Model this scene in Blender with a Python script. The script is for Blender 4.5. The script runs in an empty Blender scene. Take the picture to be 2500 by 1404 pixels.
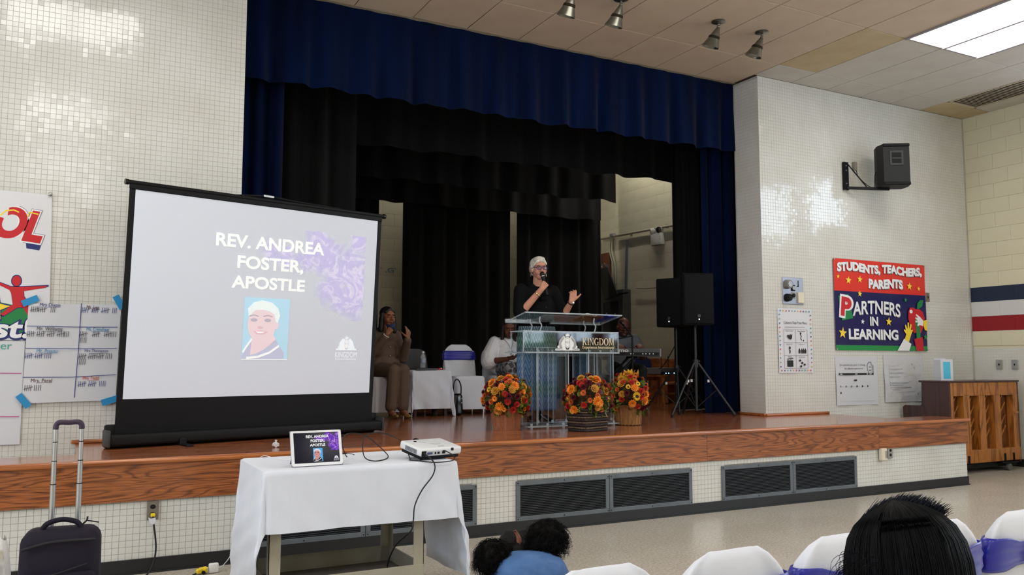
import bpy, bmesh, math, random
from mathutils import Vector, Matrix, Euler, Quaternion, noise as mnoise
random.seed(7)
PI = math.pi
S = bpy.context.scene
COL = S.collection
V = Vector
# ------------------------------------------------------------------ camera
cd = bpy.data.cameras.new('camera'); cam = bpy.data.objects.new('camera', cd); COL.objects.link(cam)
cd.sensor_width = 36.0; cd.sensor_fit = 'HORIZONTAL'; cd.lens = 36.0 * 2054.1 / 2500.0
cd.clip_start = 0.05; cd.clip_end = 100
cam.location = (0, -6.098, 1.375)
cam.rotation_euler = (PI/2 + math.radians(5.0536), math.radians(-0.046), -math.radians(27.9916))
S.camera = cam
# ------------------------------------------------------------------ world, exposure
wd = bpy.data.worlds.new('world'); S.world = wd; wd.use_nodes = True
wd.node_tree.nodes['Background'].inputs[0].default_value = (0.62, 0.72, 0.9, 1)
wd.node_tree.nodes['Background'].inputs[1].default_value = 0.3
try: wd.cycles.sampling_method = 'NONE'      # the hall is closed, no daylight but through the panes
except Exception: pass
S.view_settings.view_transform = 'Standard'; S.view_settings.look = 'None'
S.view_settings.gamma = 1.0; S.view_settings.use_curve_mapping = False
S.view_settings.exposure = -0.14
PANEL_STRENGTH = 11.0      # ceiling fluorescent panels
WINDOW_STRENGTH = 10.0      # daylight in the windows
ADDED_STRIP = 52.0          # unseen strips added to brighten the stage walls
try:
    S.cycles.max_bounces = 5; S.cycles.diffuse_bounces = 3; S.cycles.glossy_bounces = 3; S.cycles.transmission_bounces = 3; S.cycles.transparent_max_bounces = 14
    S.cycles.caustics_reflective = False; S.cycles.caustics_refractive = False; S.cycles.use_adaptive_sampling = True; S.cycles.adaptive_threshold = .05; S.cycles.use_light_tree = False
    S.cycles.sample_clamp_indirect = 6.0; S.cycles.use_denoising = True
except Exception: pass

# ------------------------------------------------------------------ materials
def lin(c):
    return tuple((x/12.92 if x <= 0.04045 else ((x+0.055)/1.055)**2.4) for x in c)
def rgb(r, g, b): return lin((r/255, g/255, b/255))
MATS = {}
def mat(name, col, rough=.5, metal=0., spec=.5, var=None, vscale=8., vstretch=(1,1,1), bump=0., bscale=60., bstretch=(1,1,1), coat=0., sheen=0., trans=0., alpha=1., emit=None, estr=0., ior=1.45, detail=4., dist=.002):
    if name in MATS: return MATS[name]
    m = bpy.data.materials.new(name); m.use_nodes = True; MATS[name] = m
    nt = m.node_tree; N = nt.nodes; L = nt.links; b = N['Principled BSDF']
    b.inputs['Base Color'].default_value = (*col, 1); b.inputs['Roughness'].default_value = rough
    b.inputs['Metallic'].default_value = metal; b.inputs['Specular IOR Level'].default_value = spec
    b.inputs['IOR'].default_value = ior
    b.inputs['Coat Weight'].default_value = coat; b.inputs['Sheen Weight'].default_value = sheen
    b.inputs['Transmission Weight'].default_value = trans; b.inputs['Alpha'].default_value = alpha
    if emit:
        b.inputs['Emission Color'].default_value = (*emit, 1); b.inputs['Emission Strength'].default_value = estr
        m.cycles.emission_sampling = 'FRONT_BACK' if estr > 6 else 'NONE'
    tc = None
    if var or bump:
        tc = N.new('ShaderNodeTexCoord')
    if var:
        mp = N.new('ShaderNodeMapping'); mp.inputs['Scale'].default_value = vstretch; L.new(tc.outputs['Object'], mp.inputs[0])
        n = N.new('ShaderNodeTexNoise'); n.inputs['Scale'].default_value = vscale; n.inputs['Detail'].default_value = detail
        L.new(mp.outputs[0], n.inputs['Vector'])
        r = N.new('ShaderNodeValToRGB'); r.color_ramp.elements[0].position = .3; r.color_ramp.elements[1].position = .7
        r.color_ramp.elements[0].color = (*col, 1); r.color_ramp.elements[1].color = (*var, 1)
        L.new(n.outputs[0], r.inputs[0]); L.new(r.outputs[0], b.inputs['Base Color'])
    if bump:
        mp = N.new('ShaderNodeMapping'); mp.inputs['Scale'].default_value = bstretch; L.new(tc.outputs['Object'], mp.inputs[0])
        n = N.new('ShaderNodeTexNoise'); n.inputs['Scale'].default_value = bscale; n.inputs['Detail'].default_value = 3
        L.new(mp.outputs[0], n.inputs['Vector'])
        bp = N.new('ShaderNodeBump'); bp.inputs['Strength'].default_value = bump; bp.inputs['Distance'].default_value = dist
        L.new(n.outputs[0], bp.inputs['Height']); L.new(bp.outputs[0], b.inputs['Normal'])
    return m
def flat(name, r, g, b, rough=.6, **k): return mat(name, rgb(r, g, b), rough, **k)

def wood(name, dark, light, stretch=(.5, 5, 5), bands=9., rough=.3, coat=.2, planks=None, fine=.25, off=(0,0,0), gw=.26):
    """cathedral grain: contour bands of a stretched noise, plus fine pores"""
    m = bpy.data.materials.new(name); m.use_nodes = True; MATS[name] = m
    nt = m.node_tree; N = nt.nodes; L = nt.links; b = N['Principled BSDF']
    b.inputs['Roughness'].default_value = rough; b.inputs['Coat Weight'].default_value = coat; b.inputs['Coat Roughness'].default_value = .12
    tc = N.new('ShaderNodeTexCoord'); mp = N.new('ShaderNodeMapping'); mp.inputs['Scale'].default_value = stretch; mp.inputs['Location'].default_value = off
    L.new(tc.outputs['Object'], mp.inputs[0])
    vec = mp.outputs[0]
    if planks:   # (board width along Y, length along X)
        sx = N.new('ShaderNodeSeparateXYZ'); L.new(tc.outputs['Object'], sx.inputs[0])
        dv = N.new('ShaderNodeMath'); dv.operation = 'DIVIDE'; dv.inputs[1].default_value = planks[0]; L.new(sx.outputs[1], dv.inputs[0])
        fl = N.new('ShaderNodeMath'); fl.operation = 'FLOOR'; L.new(dv.outputs[0], fl.inputs[0])
        fr = N.new('ShaderNodeMath'); fr.operation = 'FRACT'; L.new(dv.outputs[0], fr.inputs[0])
        wn = N.new('ShaderNodeTexWhiteNoise'); wn.noise_dimensions = '1D'; L.new(fl.outputs[0], wn.inputs['W'])
        ad = N.new('ShaderNodeMath'); ad.operation = 'MULTIPLY_ADD'; ad.inputs[1].default_value = 9.0; L.new(wn.outputs[0], ad.inputs[0]); L.new(sx.outputs[0], ad.inputs[2])
        d2 = N.new('ShaderNodeMath'); d2.operation = 'DIVIDE'; d2.inputs[1].default_value = planks[1]; L.new(ad.outputs[0], d2.inputs[0])
        f2 = N.new('ShaderNodeMath'); f2.operation = 'FLOOR'; L.new(d2.outputs[0], f2.inputs[0])
        fr2 = N.new('ShaderNodeMath'); fr2.operation = 'FRACT'; L.new(d2.outputs[0], fr2.inputs[0])
        cb = N.new('ShaderNodeCombineXYZ'); L.new(fl.outputs[0], cb.inputs[0]); L.new(f2.outputs[0], cb.inputs[1])
        w2 = N.new('ShaderNodeTexWhiteNoise'); w2.noise_dimensions = '3D'; L.new(cb.outputs[0], w2.inputs['Vector'])
        va = N.new('ShaderNodeVectorMath'); va.operation = 'MULTIPLY_ADD'; va.inputs[1].default_value = (7, 7, 7)
        L.new(w2.outputs['Color'], va.inputs[0]); L.new(vec, va.inputs[2]); vec = va.outputs[0]
    n = N.new('ShaderNodeTexNoise'); n.inputs['Scale'].default_value = 1.3; n.inputs['Detail'].default_value = 2.2; n.inputs['Distortion'].default_value = .35
    L.new(vec, n.inputs['Vector'])
    mu = N.new('ShaderNodeMath'); mu.operation = 'MULTIPLY'; mu.inputs[1].default_value = bands; L.new(n.outputs[0], mu.inputs[0])
    fr_ = N.new('ShaderNodeMath'); fr_.operation = 'PINGPONG'; fr_.inputs[1].default_value = .5; L.new(mu.outputs[0], fr_.inputs[0])
    r = N.new('ShaderNodeValToRGB'); r.color_ramp.elements[0].position = .02; r.color_ramp.elements[1].position = gw
    r.color_ramp.elements[0].color = (*dark, 1); r.color_ramp.elements[1].color = (*light, 1)
    L.new(fr_.outputs[0], r.inputs[0])
    # pores
    mp2 = N.new('ShaderNodeMapping'); mp2.inputs['Scale'].default_value = (stretch[0]*8, stretch[1]*22, stretch[2]*22); L.new(tc.outputs['Object'], mp2.inputs[0])
    n2 = N.new('ShaderNodeTexNoise'); n2.inputs['Scale'].default_value = 1.5; n2.inputs['Detail'].default_value = 4; L.new(mp2.outputs[0], n2.inputs['Vector'])
    mx = N.new('ShaderNodeMixRGB'); mx.blend_type = 'MULTIPLY'; mx.inputs[0].default_value = fine
    r2 = N.new('ShaderNodeValToRGB'); r2.color_ramp.elements[0].color = (.35, .3, .28, 1); r2.color_ramp.elements[0].position = .35; r2.color_ramp.elements[1].position = .6
    L.new(n2.outputs[0], r2.inputs[0]); L.new(r.outputs[0], mx.inputs[1]); L.new(r2.outputs[0], mx.inputs[2])
    out = mx.outputs[0]
    if planks:
        hv = N.new('ShaderNodeMixRGB'); hv.blend_type = 'MULTIPLY'; hv.inputs[0].default_value = 1
        rr = N.new('ShaderNodeMapRange'); rr.inputs['To Min'].default_value = .72; rr.inputs['To Max'].default_value = 1.1; L.new(w2.outputs['Value'], rr.inputs[0])
        L.new(out, hv.inputs[1]); L.new(rr.outputs[0], hv.inputs[2])
        ed = N.new('ShaderNodeMath'); ed.operation = 'LESS_THAN'; ed.inputs[1].default_value = .06; L.new(fr.outputs[0], ed.inputs[0])
        ed2 = N.new('ShaderNodeMath'); ed2.operation = 'LESS_THAN'; ed2.inputs[1].default_value = .006; L.new(fr2.outputs[0], ed2.inputs[0])
        mxx = N.new('ShaderNodeMath'); mxx.operation = 'MAXIMUM'; L.new(ed.outputs[0], mxx.inputs[0]); L.new(ed2.outputs[0], mxx.inputs[1])
        md = N.new('ShaderNodeMixRGB'); md.inputs[2].default_value = (.03, .015, .008, 1); L.new(mxx.outputs[0], md.inputs[0]); L.new(hv.outputs[0], md.inputs[1])
        out = md.outputs[0]
    L.new(out, b.inputs['Base Color'])
    return m

def sash_mat(name, c, rough=.28): return mat(name, c, rough, spec=.6, sheen=.3, bump=.25, bscale=40, bstretch=(1, 1, .2))

M_tile = mat('glazed_tile', rgb(219, 218, 212), .11, spec=.6, var=rgb(210, 208, 200), vscale=2.2)
M_grout = mat('tile_grout_pale', rgb(196, 192, 182), .85, var=rgb(180, 175, 164), vscale=9)
M_groutd = mat('tile_grout_grey', rgb(160, 155, 143), .85, var=rgb(138, 132, 120), vscale=9)
M_black_base = flat('black_vinyl_base', 30, 31, 33, .42, bump=.1, bscale=30)
M_fascia = wood('oak_fascia', rgb(112, 58, 26), rgb(170, 98, 50), stretch=(.42, 3.2, 3.2), bands=13, rough=.36, coat=.25)
M_stage = wood('stage_boards', rgb(146, 82, 50), rgb(184, 110, 70), stretch=(.6, 7, 5), bands=6, rough=.22, coat=.55, planks=(.057, 1.6), fine=.3)
M_ctile_tan = mat('ceiling_tile_tan', rgb(208, 190, 168), .95, var=rgb(200, 181, 158), vscale=3, bump=.15, bscale=160)
M_ctile_white = mat('ceiling_tile_white', rgb(205, 199, 190), .95, var=rgb(197, 190, 180), vscale=3, bump=.15, bscale=160)
M_ctile_yel = mat('ceiling_tile_yellowed', rgb(198, 182, 148), .95, var=rgb(188, 168, 132), vscale=4, bump=.15, bscale=160)
M_cgrid = flat('ceiling_joint', 92, 80, 66, .9)
M_white_paint = flat('white_paint', 212, 208, 200, .7)
M_cream = mat('cream_block_paint', rgb(224, 217, 190), .55, var=rgb(219, 211, 183), vscale=3, bump=.12, bscale=90)
M_block = mat('stage_block_paint', rgb(188, 182, 158), .6, var=rgb(176, 169, 144), vscale=2.2, bump=.2, bscale=70)
M_mortar = flat('block_mortar', 172, 165, 140, .9)
M_navy = mat('navy_stripe_paint', rgb(26, 38, 66), .5, bump=.1, bscale=90)
M_red = mat('red_stripe_paint', rgb(150, 24, 34), .5, bump=.1, bscale=90)
M_whs = mat('white_stripe_paint', rgb(214, 214, 212), .5, bump=.1, bscale=90)
M_blue_velvet = mat('blue_velvet', rgb(2, 20, 58), .9, spec=.08, var=rgb(1, 11, 38), vscale=2.0, sheen=.06, vstretch=(3, 3, .4))
M_black_cloth = mat('black_stage_cloth', rgb(20, 20, 21), .9, spec=.15, var=rgb(13, 13, 14), vscale=3, vstretch=(3, 3, .4), sheen=.08)
M_grey_metal = mat('grey_painted_metal', rgb(108, 114, 120), .45, metal=.3, var=rgb(94, 99, 104), vscale=6)
M_black = flat('black_plastic', 13, 13, 15, .55, spec=.25)
M_blackm = flat('black_matte', 10, 10, 11, .8)
M_blackg = flat('black_gloss', 8, 8, 9, .15)
M_chrome = mat('chrome', (.75, .75, .76), .18, metal=1.)
M_steel = mat('brushed_steel', rgb(176, 176, 174), .34, metal=.9)
M_white = flat('white_plastic', 226, 226, 224, .35)
M_cloth = mat('white_cloth', rgb(212, 215, 224), .75, sheen=.15, bump=.35, bscale=7, bstretch=(1.6, 1.6, .5), dist=.02)
M_cable = flat('black_cable', 12, 12, 13, .5)
M_paper = mat('white_paper', rgb(212, 213, 218), .6)

# ------------------------------------------------------------------ floor material (speckled vinyl)
def floor_mat():
    m = bpy.data.materials.new('speckled_vinyl_floor'); m.use_nodes = True
    nt = m.node_tree; N = nt.nodes; L = nt.links; b = N['Principled BSDF']
    tc = N.new('ShaderNodeTexCoord')
    n = N.new('ShaderNodeTexNoise'); n.inputs['Scale'].default_value = 55; n.inputs['Detail'].default_value = 6; n.inputs['Roughness'].default_value = .75
    L.new(tc.outputs['Object'], n.inputs['Vector'])
    r = N.new('ShaderNodeValToRGB'); r.color_ramp.elements[0].position = .36; r.color_ramp.elements[1].position = .62
    r.color_ramp.elements[0].color = (*rgb(164, 155, 140), 1); r.color_ramp.elements[1].color = (*rgb(204, 197, 184), 1)
    L.new(n.outputs[0], r.inputs[0])
    n2 = N.new('ShaderNodeTexNoise'); n2.inputs['Scale'].default_value = 1.4; n2.inputs['Detail'].default_value = 3; L.new(tc.outputs['Object'], n2.inputs['Vector'])
    mr = N.new('ShaderNodeMapRange'); mr.inputs['To Min'].default_value = .18; mr.inputs['To Max'].default_value = .4; L.new(n2.outputs[0], mr.inputs[0])
    b.inputs['Roughness'].default_value = .27
    br = N.new('ShaderNodeTexBrick'); br.offset = 0; br.inputs['Scale'].default_value = 1; br.inputs['Brick Width'].default_value = .305; br.inputs['Row Height'].default_value = .305
    br.inputs['Mortar Size'].default_value = .0012; br.inputs['Color1'].default_value = (1, 1, 1, 1); br.inputs['Color2'].default_value = (.93, .93, .92, 1); br.inputs['Mortar'].default_value = (.8, .78, .75, 1)
    L.new(tc.outputs['Object'], br.inputs['Vector'])
    mx = N.new('ShaderNodeMixRGB'); mx.blend_type = 'MULTIPLY'; mx.inputs[0].default_value = .8
    L.new(r.outputs[0], mx.inputs[1]); L.new(br.outputs[0], mx.inputs[2]); L.new(mx.outputs[0], b.inputs['Base Color'])
    return m
M_floor = floor_mat()

# ------------------------------------------------------------------ mesh helpers
def T(loc=(0,0,0), rot=(0,0,0), sc=(1,1,1)):
    return Matrix.LocRotScale(V(loc), Euler(rot), V(sc))
def bx(bm, c, s, rot=(0,0,0), bev=0., seg=1, M=None):
    """box: centre c, full size s"""
    n0 = len(bm.verts)
    r = bmesh.ops.create_cube(bm, size=1.0, matrix=T(c, rot, s))
    vs = r['verts']
    if bev:
        es = list({e for v in vs for e in v.link_edges})
        rr = bmesh.ops.bevel(bm, geom=es, offset=bev, segments=seg, affect='EDGES', profile=.5)
        vs = [v for v in rr['verts']]
    if M is not None: bmesh.ops.transform(bm, matrix=M, verts=list(set(vs)))
    return vs
def bb(bm, x0, x1, y0, y1, z0, z1, bev=0., seg=1):
    return bx(bm, ((x0+x1)/2, (y0+y1)/2, (z0+z1)/2), (abs(x1-x0), abs(y1-y0), abs(z1-z0)), bev=bev, seg=seg)
def quad(bm, pts):
    bm.faces.new([bm.verts.new(p) for p in pts])
def cyl(bm, p0, p1, r0, r1=None, n=16, cap=True):
    r1 = r0 if r1 is None else r1
    p0 = V(p0); p1 = V(p1); d = p1-p0
    q = V((0,0,1)).rotation_difference(d.normalized()) if d.length > 1e-9 else Quaternion()
    M = Matrix.Translation((p0+p1)/2) @ q.to_matrix().to_4x4()
    return bmesh.ops.create_cone(bm, cap_ends=cap, segments=n, radius1=max(r0,1e-5), radius2=max(r1,1e-5), depth=d.length, matrix=M)['verts']
def sph(bm, c, r, n=16, rot=(0,0,0)):
    if not hasattr(r, '__len__'): r = (r, r, r)
    return bmesh.ops.create_uvsphere(bm, u_segments=n, v_segments=max(6, n*2//3), radius=1, matrix=T(c, rot, r))['verts']
def smooth_path(pts, k=6):
    pts = [V(p) for p in pts]
    if len(pts) < 3: return pts
    out = []
    for i in range(len(pts)-1):
        p0 = pts[max(i-1,0)]; p1 = pts[i]; p2 = pts[i+1]; p3 = pts[min(i+2,len(pts)-1)]
        for j in range(k):
            t = j/k
            out.append(.5*((2*p1)+(p2-p0)*t+(2*p0-5*p1+4*p2-p3)*t*t+(3*p1-p0-3*p2+p3)*t**3))
    out.append(pts[-1]); return out
def tube(bm, pts, r, n=8, k=6, cap=True, closed=False):
    P = smooth_path(pts, k) if k > 1 else [V(p) for p in pts]
    rings = []; up = None
    m = len(P)
    for i, p in enumerate(P):
        d = (P[(i+1) % m]-P[i-1]) if closed else (P[min(i+1,m-1)]-P[max(i-1,0)])
        if d.length < 1e-9: d = V((0,0,1))
        d.normalize()
        if up is None:
            up = d.orthogonal().normalized()
        else:
            up = up - d*up.dot(d)
            if up.length < 1e-6: up = d.orthogonal()
            up.normalize()
        s = d.cross(up)
        rr = r(i/(m-1)) if callable(r) else r
        rings.append([bm.verts.new(p+(up*math.cos(a)+s*math.sin(a))*rr) for a in [2*PI*j/n for j in range(n)]])
    for i in range(m if closed else m-1):
        a = rings[i]; b = rings[(i+1) % m]
        for j in range(n):
            bm.faces.new((a[j], a[(j+1) % n], b[(j+1) % n], b[j]))
    if cap and not closed:
        bm.faces.new(rings[0][::-1]); bm.faces.new(rings[-1])
def lathe(bm, prof, n=24, M=None, cap=True):
    """prof: list of (radius, z)"""
    rings = []; vs = []
    for (r, z) in prof:
        ring = [bm.verts.new((max(r,1e-4)*math.cos(2*PI*j/n), max(r,1e-4)*math.sin(2*PI*j/n), z)) for j in range(n)]
        rings.append(ring); vs += ring
    for a, b in zip(rings, rings[1:]):
        for j in range(n): bm.faces.new((a[j], a[(j+1)%n], b[(j+1)%n], b[j]))
    if cap:
        bm.faces.new(rings[0][::-1]); bm.faces.new(rings[-1])
    if M is not None: bmesh.ops.transform(bm, matrix=M, verts=vs)
    return vs
def prism(bm, poly, h0, h1, M=None):
    """poly in XY, extruded along Z from h0 to h1"""
    a = [bm.verts.new((x, y, h0)) for x, y in poly]; b = [bm.verts.new((x, y, h1)) for x, y in poly]
    n = len(poly)
    try:
        bm.faces.new(a[::-1]); bm.faces.new(b)
    except ValueError: pass
    for i in range(n): bm.faces.new((a[i], a[(i+1)%n], b[(i+1)%n], b[i]))
    if M is not None: bmesh.ops.transform(bm, matrix=M, verts=a+b)
    return a+b
def sheet(bm, fn, nu, nv):
    """grid surface fn(u,v)->point"""
    g = [[bm.verts.new(fn(i/nu, j/nv)) for i in range(nu+1)] for j in range(nv+1)]
    for j in range(nv):
        for i in range(nu): bm.faces.new((g[j][i], g[j][i+1], g[j+1][i+1], g[j+1][i]))
    return g
def thicken(bm, t):
    bm.normal_update(); bmesh.ops.solidify(bm, geom=bm.faces[:], thickness=t)
def BM(): return bmesh.new()
def mesh_of(name, bm, m=None, smooth=False, tri=True):
    bmesh.ops.recalc_face_normals(bm, faces=bm.faces)
    me = bpy.data.meshes.new(name); bm.to_mesh(me); bm.free()
    if m: me.materials.append(m)
    if smooth:
        me.polygons.foreach_set('use_smooth', [True]*len(me.polygons))
    return me
def add_obj(name, me, parent=None, M=None):
    o = bpy.data.objects.new(name, me); COL.objects.link(o)
    if parent: o.parent = parent
    if M is not None: o.matrix_local = M
    return o
def autosmooth(me, ang=40):
    me.polygons.foreach_set('use_smooth', [True]*len(me.polygons))
    b = bmesh.new(); b.from_mesh(me)
    for e in b.edges:
        if len(e.link_faces) == 2:
            try: e.smooth = e.calc_face_angle() < math.radians(ang)
            except Exception: pass
    b.to_mesh(me); b.free()
def part(name, bm, m, parent=None, smooth=None, M=None, label=None):
    me = mesh_of(name, bm, m)
    if smooth is True: me.polygons.foreach_set('use_smooth', [True]*len(me.polygons))
    elif smooth: autosmooth(me, smooth)
    o = add_obj(name, me, parent, M)
    if label: o['label'] = label
    return o
def tag(o, label=None, cat=None, group=None, kind=None):
    if label: o['label'] = label
    if cat: o['category'] = cat
    if group: o['group'] = group
    if kind: o['kind'] = kind
    return o
def thing(name, label, cat, loc=(0,0,0), rotz=0., group=None, rot=None):
    o = bpy.data.objects.new(name, None); COL.objects.link(o); o.empty_display_size = .1
    o.location = loc; o.rotation_euler = rot if rot else (0, 0, rotz)
    return tag(o, label, cat, group)
def dup_tree(o, parent=None):
    c = o.copy(); COL.objects.link(c); c.parent = parent
    for ch in list(o.children): dup_tree(ch, c)
    return c
def text_mesh(body, size, align='CENTER', bold=0., shear=0., space=1., depth=0.001, res=6, line=1.0):
    cu = bpy.data.curves.new('text', 'FONT'); cu.body = body; cu.size = size; cu.align_x = align; cu.align_y = 'CENTER'
    cu.offset = bold; cu.shear = shear; cu.space_character = space; cu.extrude = depth; cu.resolution_u = res; cu.space_line = line
    o = bpy.data.objects.new('text', cu); COL.objects.link(o)
    dg = bpy.context.evaluated_depsgraph_get()
    me = bpy.data.meshes.new_from_object(o.evaluated_get(dg))
    bpy.data.objects.remove(o); bpy.data.curves.remove(cu)
    return me
def fit_text(name, body, w, h, m, parent, M, bold=0., shear=0., label=None, warp=None, space=1., depth=.001):
    """lettering scaled to exactly w x h, centred; local X right, Y up, Z out"""
    me = text_mesh(body, 1.0, bold=bold, shear=shear, space=space, depth=0.001)
    xs = [v.co.x for v in me.vertices]; ys = [v.co.y for v in me.vertices]
    cx = (min(xs)+max(xs))/2; cy = (min(ys)+max(ys))/2; sx = w/(max(xs)-min(xs)); sy = h/(max(ys)-min(ys))
    for v in me.vertices:
        x = (v.co.x-cx)*sx; y = (v.co.y-cy)*sy
        if warp: x, y = warp(x, y)
        v.co = (x, y, depth if v.co.z > 0 else 0)
    me.materials.clear(); me.materials.append(m)
    o = add_obj(name, me, parent, M)
    if label: o['label'] = label
    return o
def poly_mark(name, poly, m, parent, M, d=.001):
    bm = BM(); prism(bm, poly, 0, d); return part(name, bm, m, parent, M=M)
def star_poly(cx, cy, r, rot=0., k=.42):
    return [(cx+(r if i % 2 == 0 else r*k)*math.sin(rot+i*PI/5), cy+(r if i % 2 == 0 else r*k)*math.cos(rot+i*PI/5)) for i in range(10)]
def wallM(x, y, z, rz=0.): # local X right, Y up, Z towards -world Y
    return Matrix.Translation((x, y, z)) @ Matrix.Rotation(rz, 4, 'Z') @ Matrix.Rotation(PI/2, 4, 'X')
# ================================================================== THE SETTING
HS, D1, H, XL, XP, XC = .744, 1.296, 4.843, 1.295, 7.299, 11.239
XW, YB = -7.0, -13.0      # left wall, back wall of the hall
def struct(name, bm, m, parent=None, **k):
    o = part(name, bm, m, parent, **k)
    if not parent: o['kind'] = 'structure'
    return o
bm = BM(); bb(bm, XW, XC+.1, YB, 1.7, -.06, 0); floor = struct('floor', bm, M_floor)

# ---- glazed mosaic tiles: real recessed joints, each tile a hair out of plane
PITCH = .0407
def tile_shape():
    a, b, h = .0197, .0187, .0022
    v = [(-a,-a,0),(a,-a,0),(a,a,0),(-a,a,0),(-b,-b,h),(b,-b,h),(b,b,h),(-b,b,h)]
    f = [(4,5,6,7),(0,1,5,4),(1,2,6,5),(2,3,7,6),(3,0,4,7)]
    return v, f
TV, TF = tile_shape()
tile_me = bpy.data.meshes.new('tile'); tile_me.from_pydata(TV, [], TF); tile_me.materials.append(M_tile)
def tiles(parent, o, u, n, nu, nv, single=None, skip=None, tilt=.0075):
    """o: lower-left corner, u: right, n: out of the wall; up is Z. tiles for which single(i,j) holds become parts of their own"""
    o = V(o); u = V(u); n = V(n); w = V((0,0,1))
    verts = []; faces = []; k = 0
    sheet_t = {}
    for j in range(nv):
        for i in range(nu):
            c = o + u*(PITCH*(i+.5)) + w*(PITCH*(j+.5))
            if skip and skip(c): continue
            st = sheet_t.setdefault((i//8, j//8), (random.gauss(0,.006), random.gauss(0,.006)))
            a = random.gauss(0, tilt)+st[0]; b = random.gauss(0, tilt)+st[1]
            n2 = (n + u*a + w*b).normalized(); u2 = (u - n2*u.dot(n2)).normalized(); w2 = n2.cross(u2)
            if w2.z < 0: w2 = -w2
            if single and single(i, j, c):
                m = Matrix((u2, w2, n2)).transposed().to_4x4(); m.translation = c
                t = bpy.data.objects.new('tile', tile_me); COL.objects.link(t); t.parent = parent; t.matrix_local = m
                continue
            base = len(verts)
            for x, y, z in TV: verts.append(c + u2*x + w2*y + n2*z)
            for f in TF: faces.append(tuple(q+base for q in f))
    me = bpy.data.meshes.new('tiles'); me.from_pydata([tuple(v) for v in verts], [], faces); me.materials.append(M_tile)
    t = add_obj('tiles', me, parent); t['kind'] = 'stuff'
    return t
# ---- proscenium wall, left of the opening
bm = BM(); bb(bm, XW, XL, D1, D1+.3, 0, H); wl = struct('wall_front_left', bm, M_grout)
cnt = [0]
def pick_left(i, j, c):
    if -.56 < c.x < -.28 and c.z > 2.72 and cnt[0] < 300: cnt[0] += 1; return True
    return False
nl = int((XL+1.6)/PITCH)
tiles(wl, (XL-nl*PITCH, D1, .3), (1,0,0), (0,-1,0), nl, int((H-.3)/PITCH), single=pick_left)
bm = BM(); bb(bm, XW, XL-nl*PITCH-.002, D1-.003, D1, 0, H); part('tiled_face', bm, M_tile, wl)
# ---- right of the opening, with the reveal
bm = BM(); bb(bm, XP, XC, D1, D1+.42, 0, H); wr = struct('wall_front_right', bm, M_grout)
tiles(wr, (XP, D1, .2), (1,0,0), (0,-1,0), int((XC-XP)/PITCH), int((H-.2)/PITCH))
tiles(wr, (XP, D1+.40, HS), (0,-1,0), (-1,0,0), 10, int((H-HS)/PITCH))
# ---- side wall of the hall: painted blocks, stripes, white glazed dado
BH = .2032; Z0R = 1.603
bm = BM(); bb(bm, XC+.01, XC+.25, YB, D1+.4, 0, H+.2); wrt = struct('wall_right', bm, M_cream)
def block_mesh(name, L_, H_, m, depth=.012):
    bm = BM(); bx(bm, (0,0,0), (L_-.0018, depth, H_-.0018), bev=.0010); return mesh_of(name, bm, m)
bl_full = {}
def block(parent, M, L_, m):
    key = (round(L_,3), m.name)
    if key not in bl_full: bl_full[key] = block_mesh('block', L_, BH, m)
    o = bpy.data.objects.new('block', bl_full[key]); COL.objects.link(o); o.parent = parent; o.matrix_local = M; return o
k = 0
z = Z0R
while z < H:
    m = {1: M_cream, 2: M_red, 3: M_whs, 4: M_navy}.get(int(round((z-Z0R)/BH))+1, M_cream)
    y = D1; first = .2032 if int(round((z-Z0R)/BH)) % 2 else .4064
    while y > -.5:
        L_ = first; first = .4064
        block(wrt, Matrix.Translation((XC+.006, y-L_/2, z+BH/2)) @ Matrix.Rotation(PI/2, 4, 'Z'), L_, m); y -= L_
    z += BH
yend = -.55
bm = BM()
for (a, b, mm) in ():
    pass
bm = BM(); bb(bm, XC, XC+.012, YB, yend, Z0R+4*BH, H); part('painted_face', bm, M_cream, wrt)
bm = BM(); bb(bm, XC, XC+.012, YB, yend, Z0R, Z0R+BH); part('painted_face', bm, M_cream, wrt)
for i, m in ((1, M_red), (2, M_whs), (3, M_navy)):
    bm = BM(); bb(bm, XC, XC+.012, YB, yend, Z0R+i*BH, Z0R+(i+1)*BH); part('painted_stripe', bm, m, wrt)
tiles(wrt, (XC+.011, D1, .1), (0,-1,0), (-1,0,0), int(2.2/PITCH), int((Z0R-.1)/PITCH))
bm = BM(); bb(bm, XC, XC+.012, YB, D1-2.2, .1, Z0R); part('tiled_face', bm, M_tile, wrt)
bm = BM(); bb(bm, XC-.008, XC+.01, YB, D1, 0, .1); b_ = struct('baseboard_right', bm, M_black_base)
# ---- the rest of the hall, behind the camera
bm = BM(); bb(bm, XW-.2, XW, YB, D1, 0, H); wlf = struct('wall_left', bm, M_cream)
bm = BM(); bb(bm, XW-.2, XC+.25, YB-.2, YB, 0, H); wbk = struct('wall_back', bm, M_cream)
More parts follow.
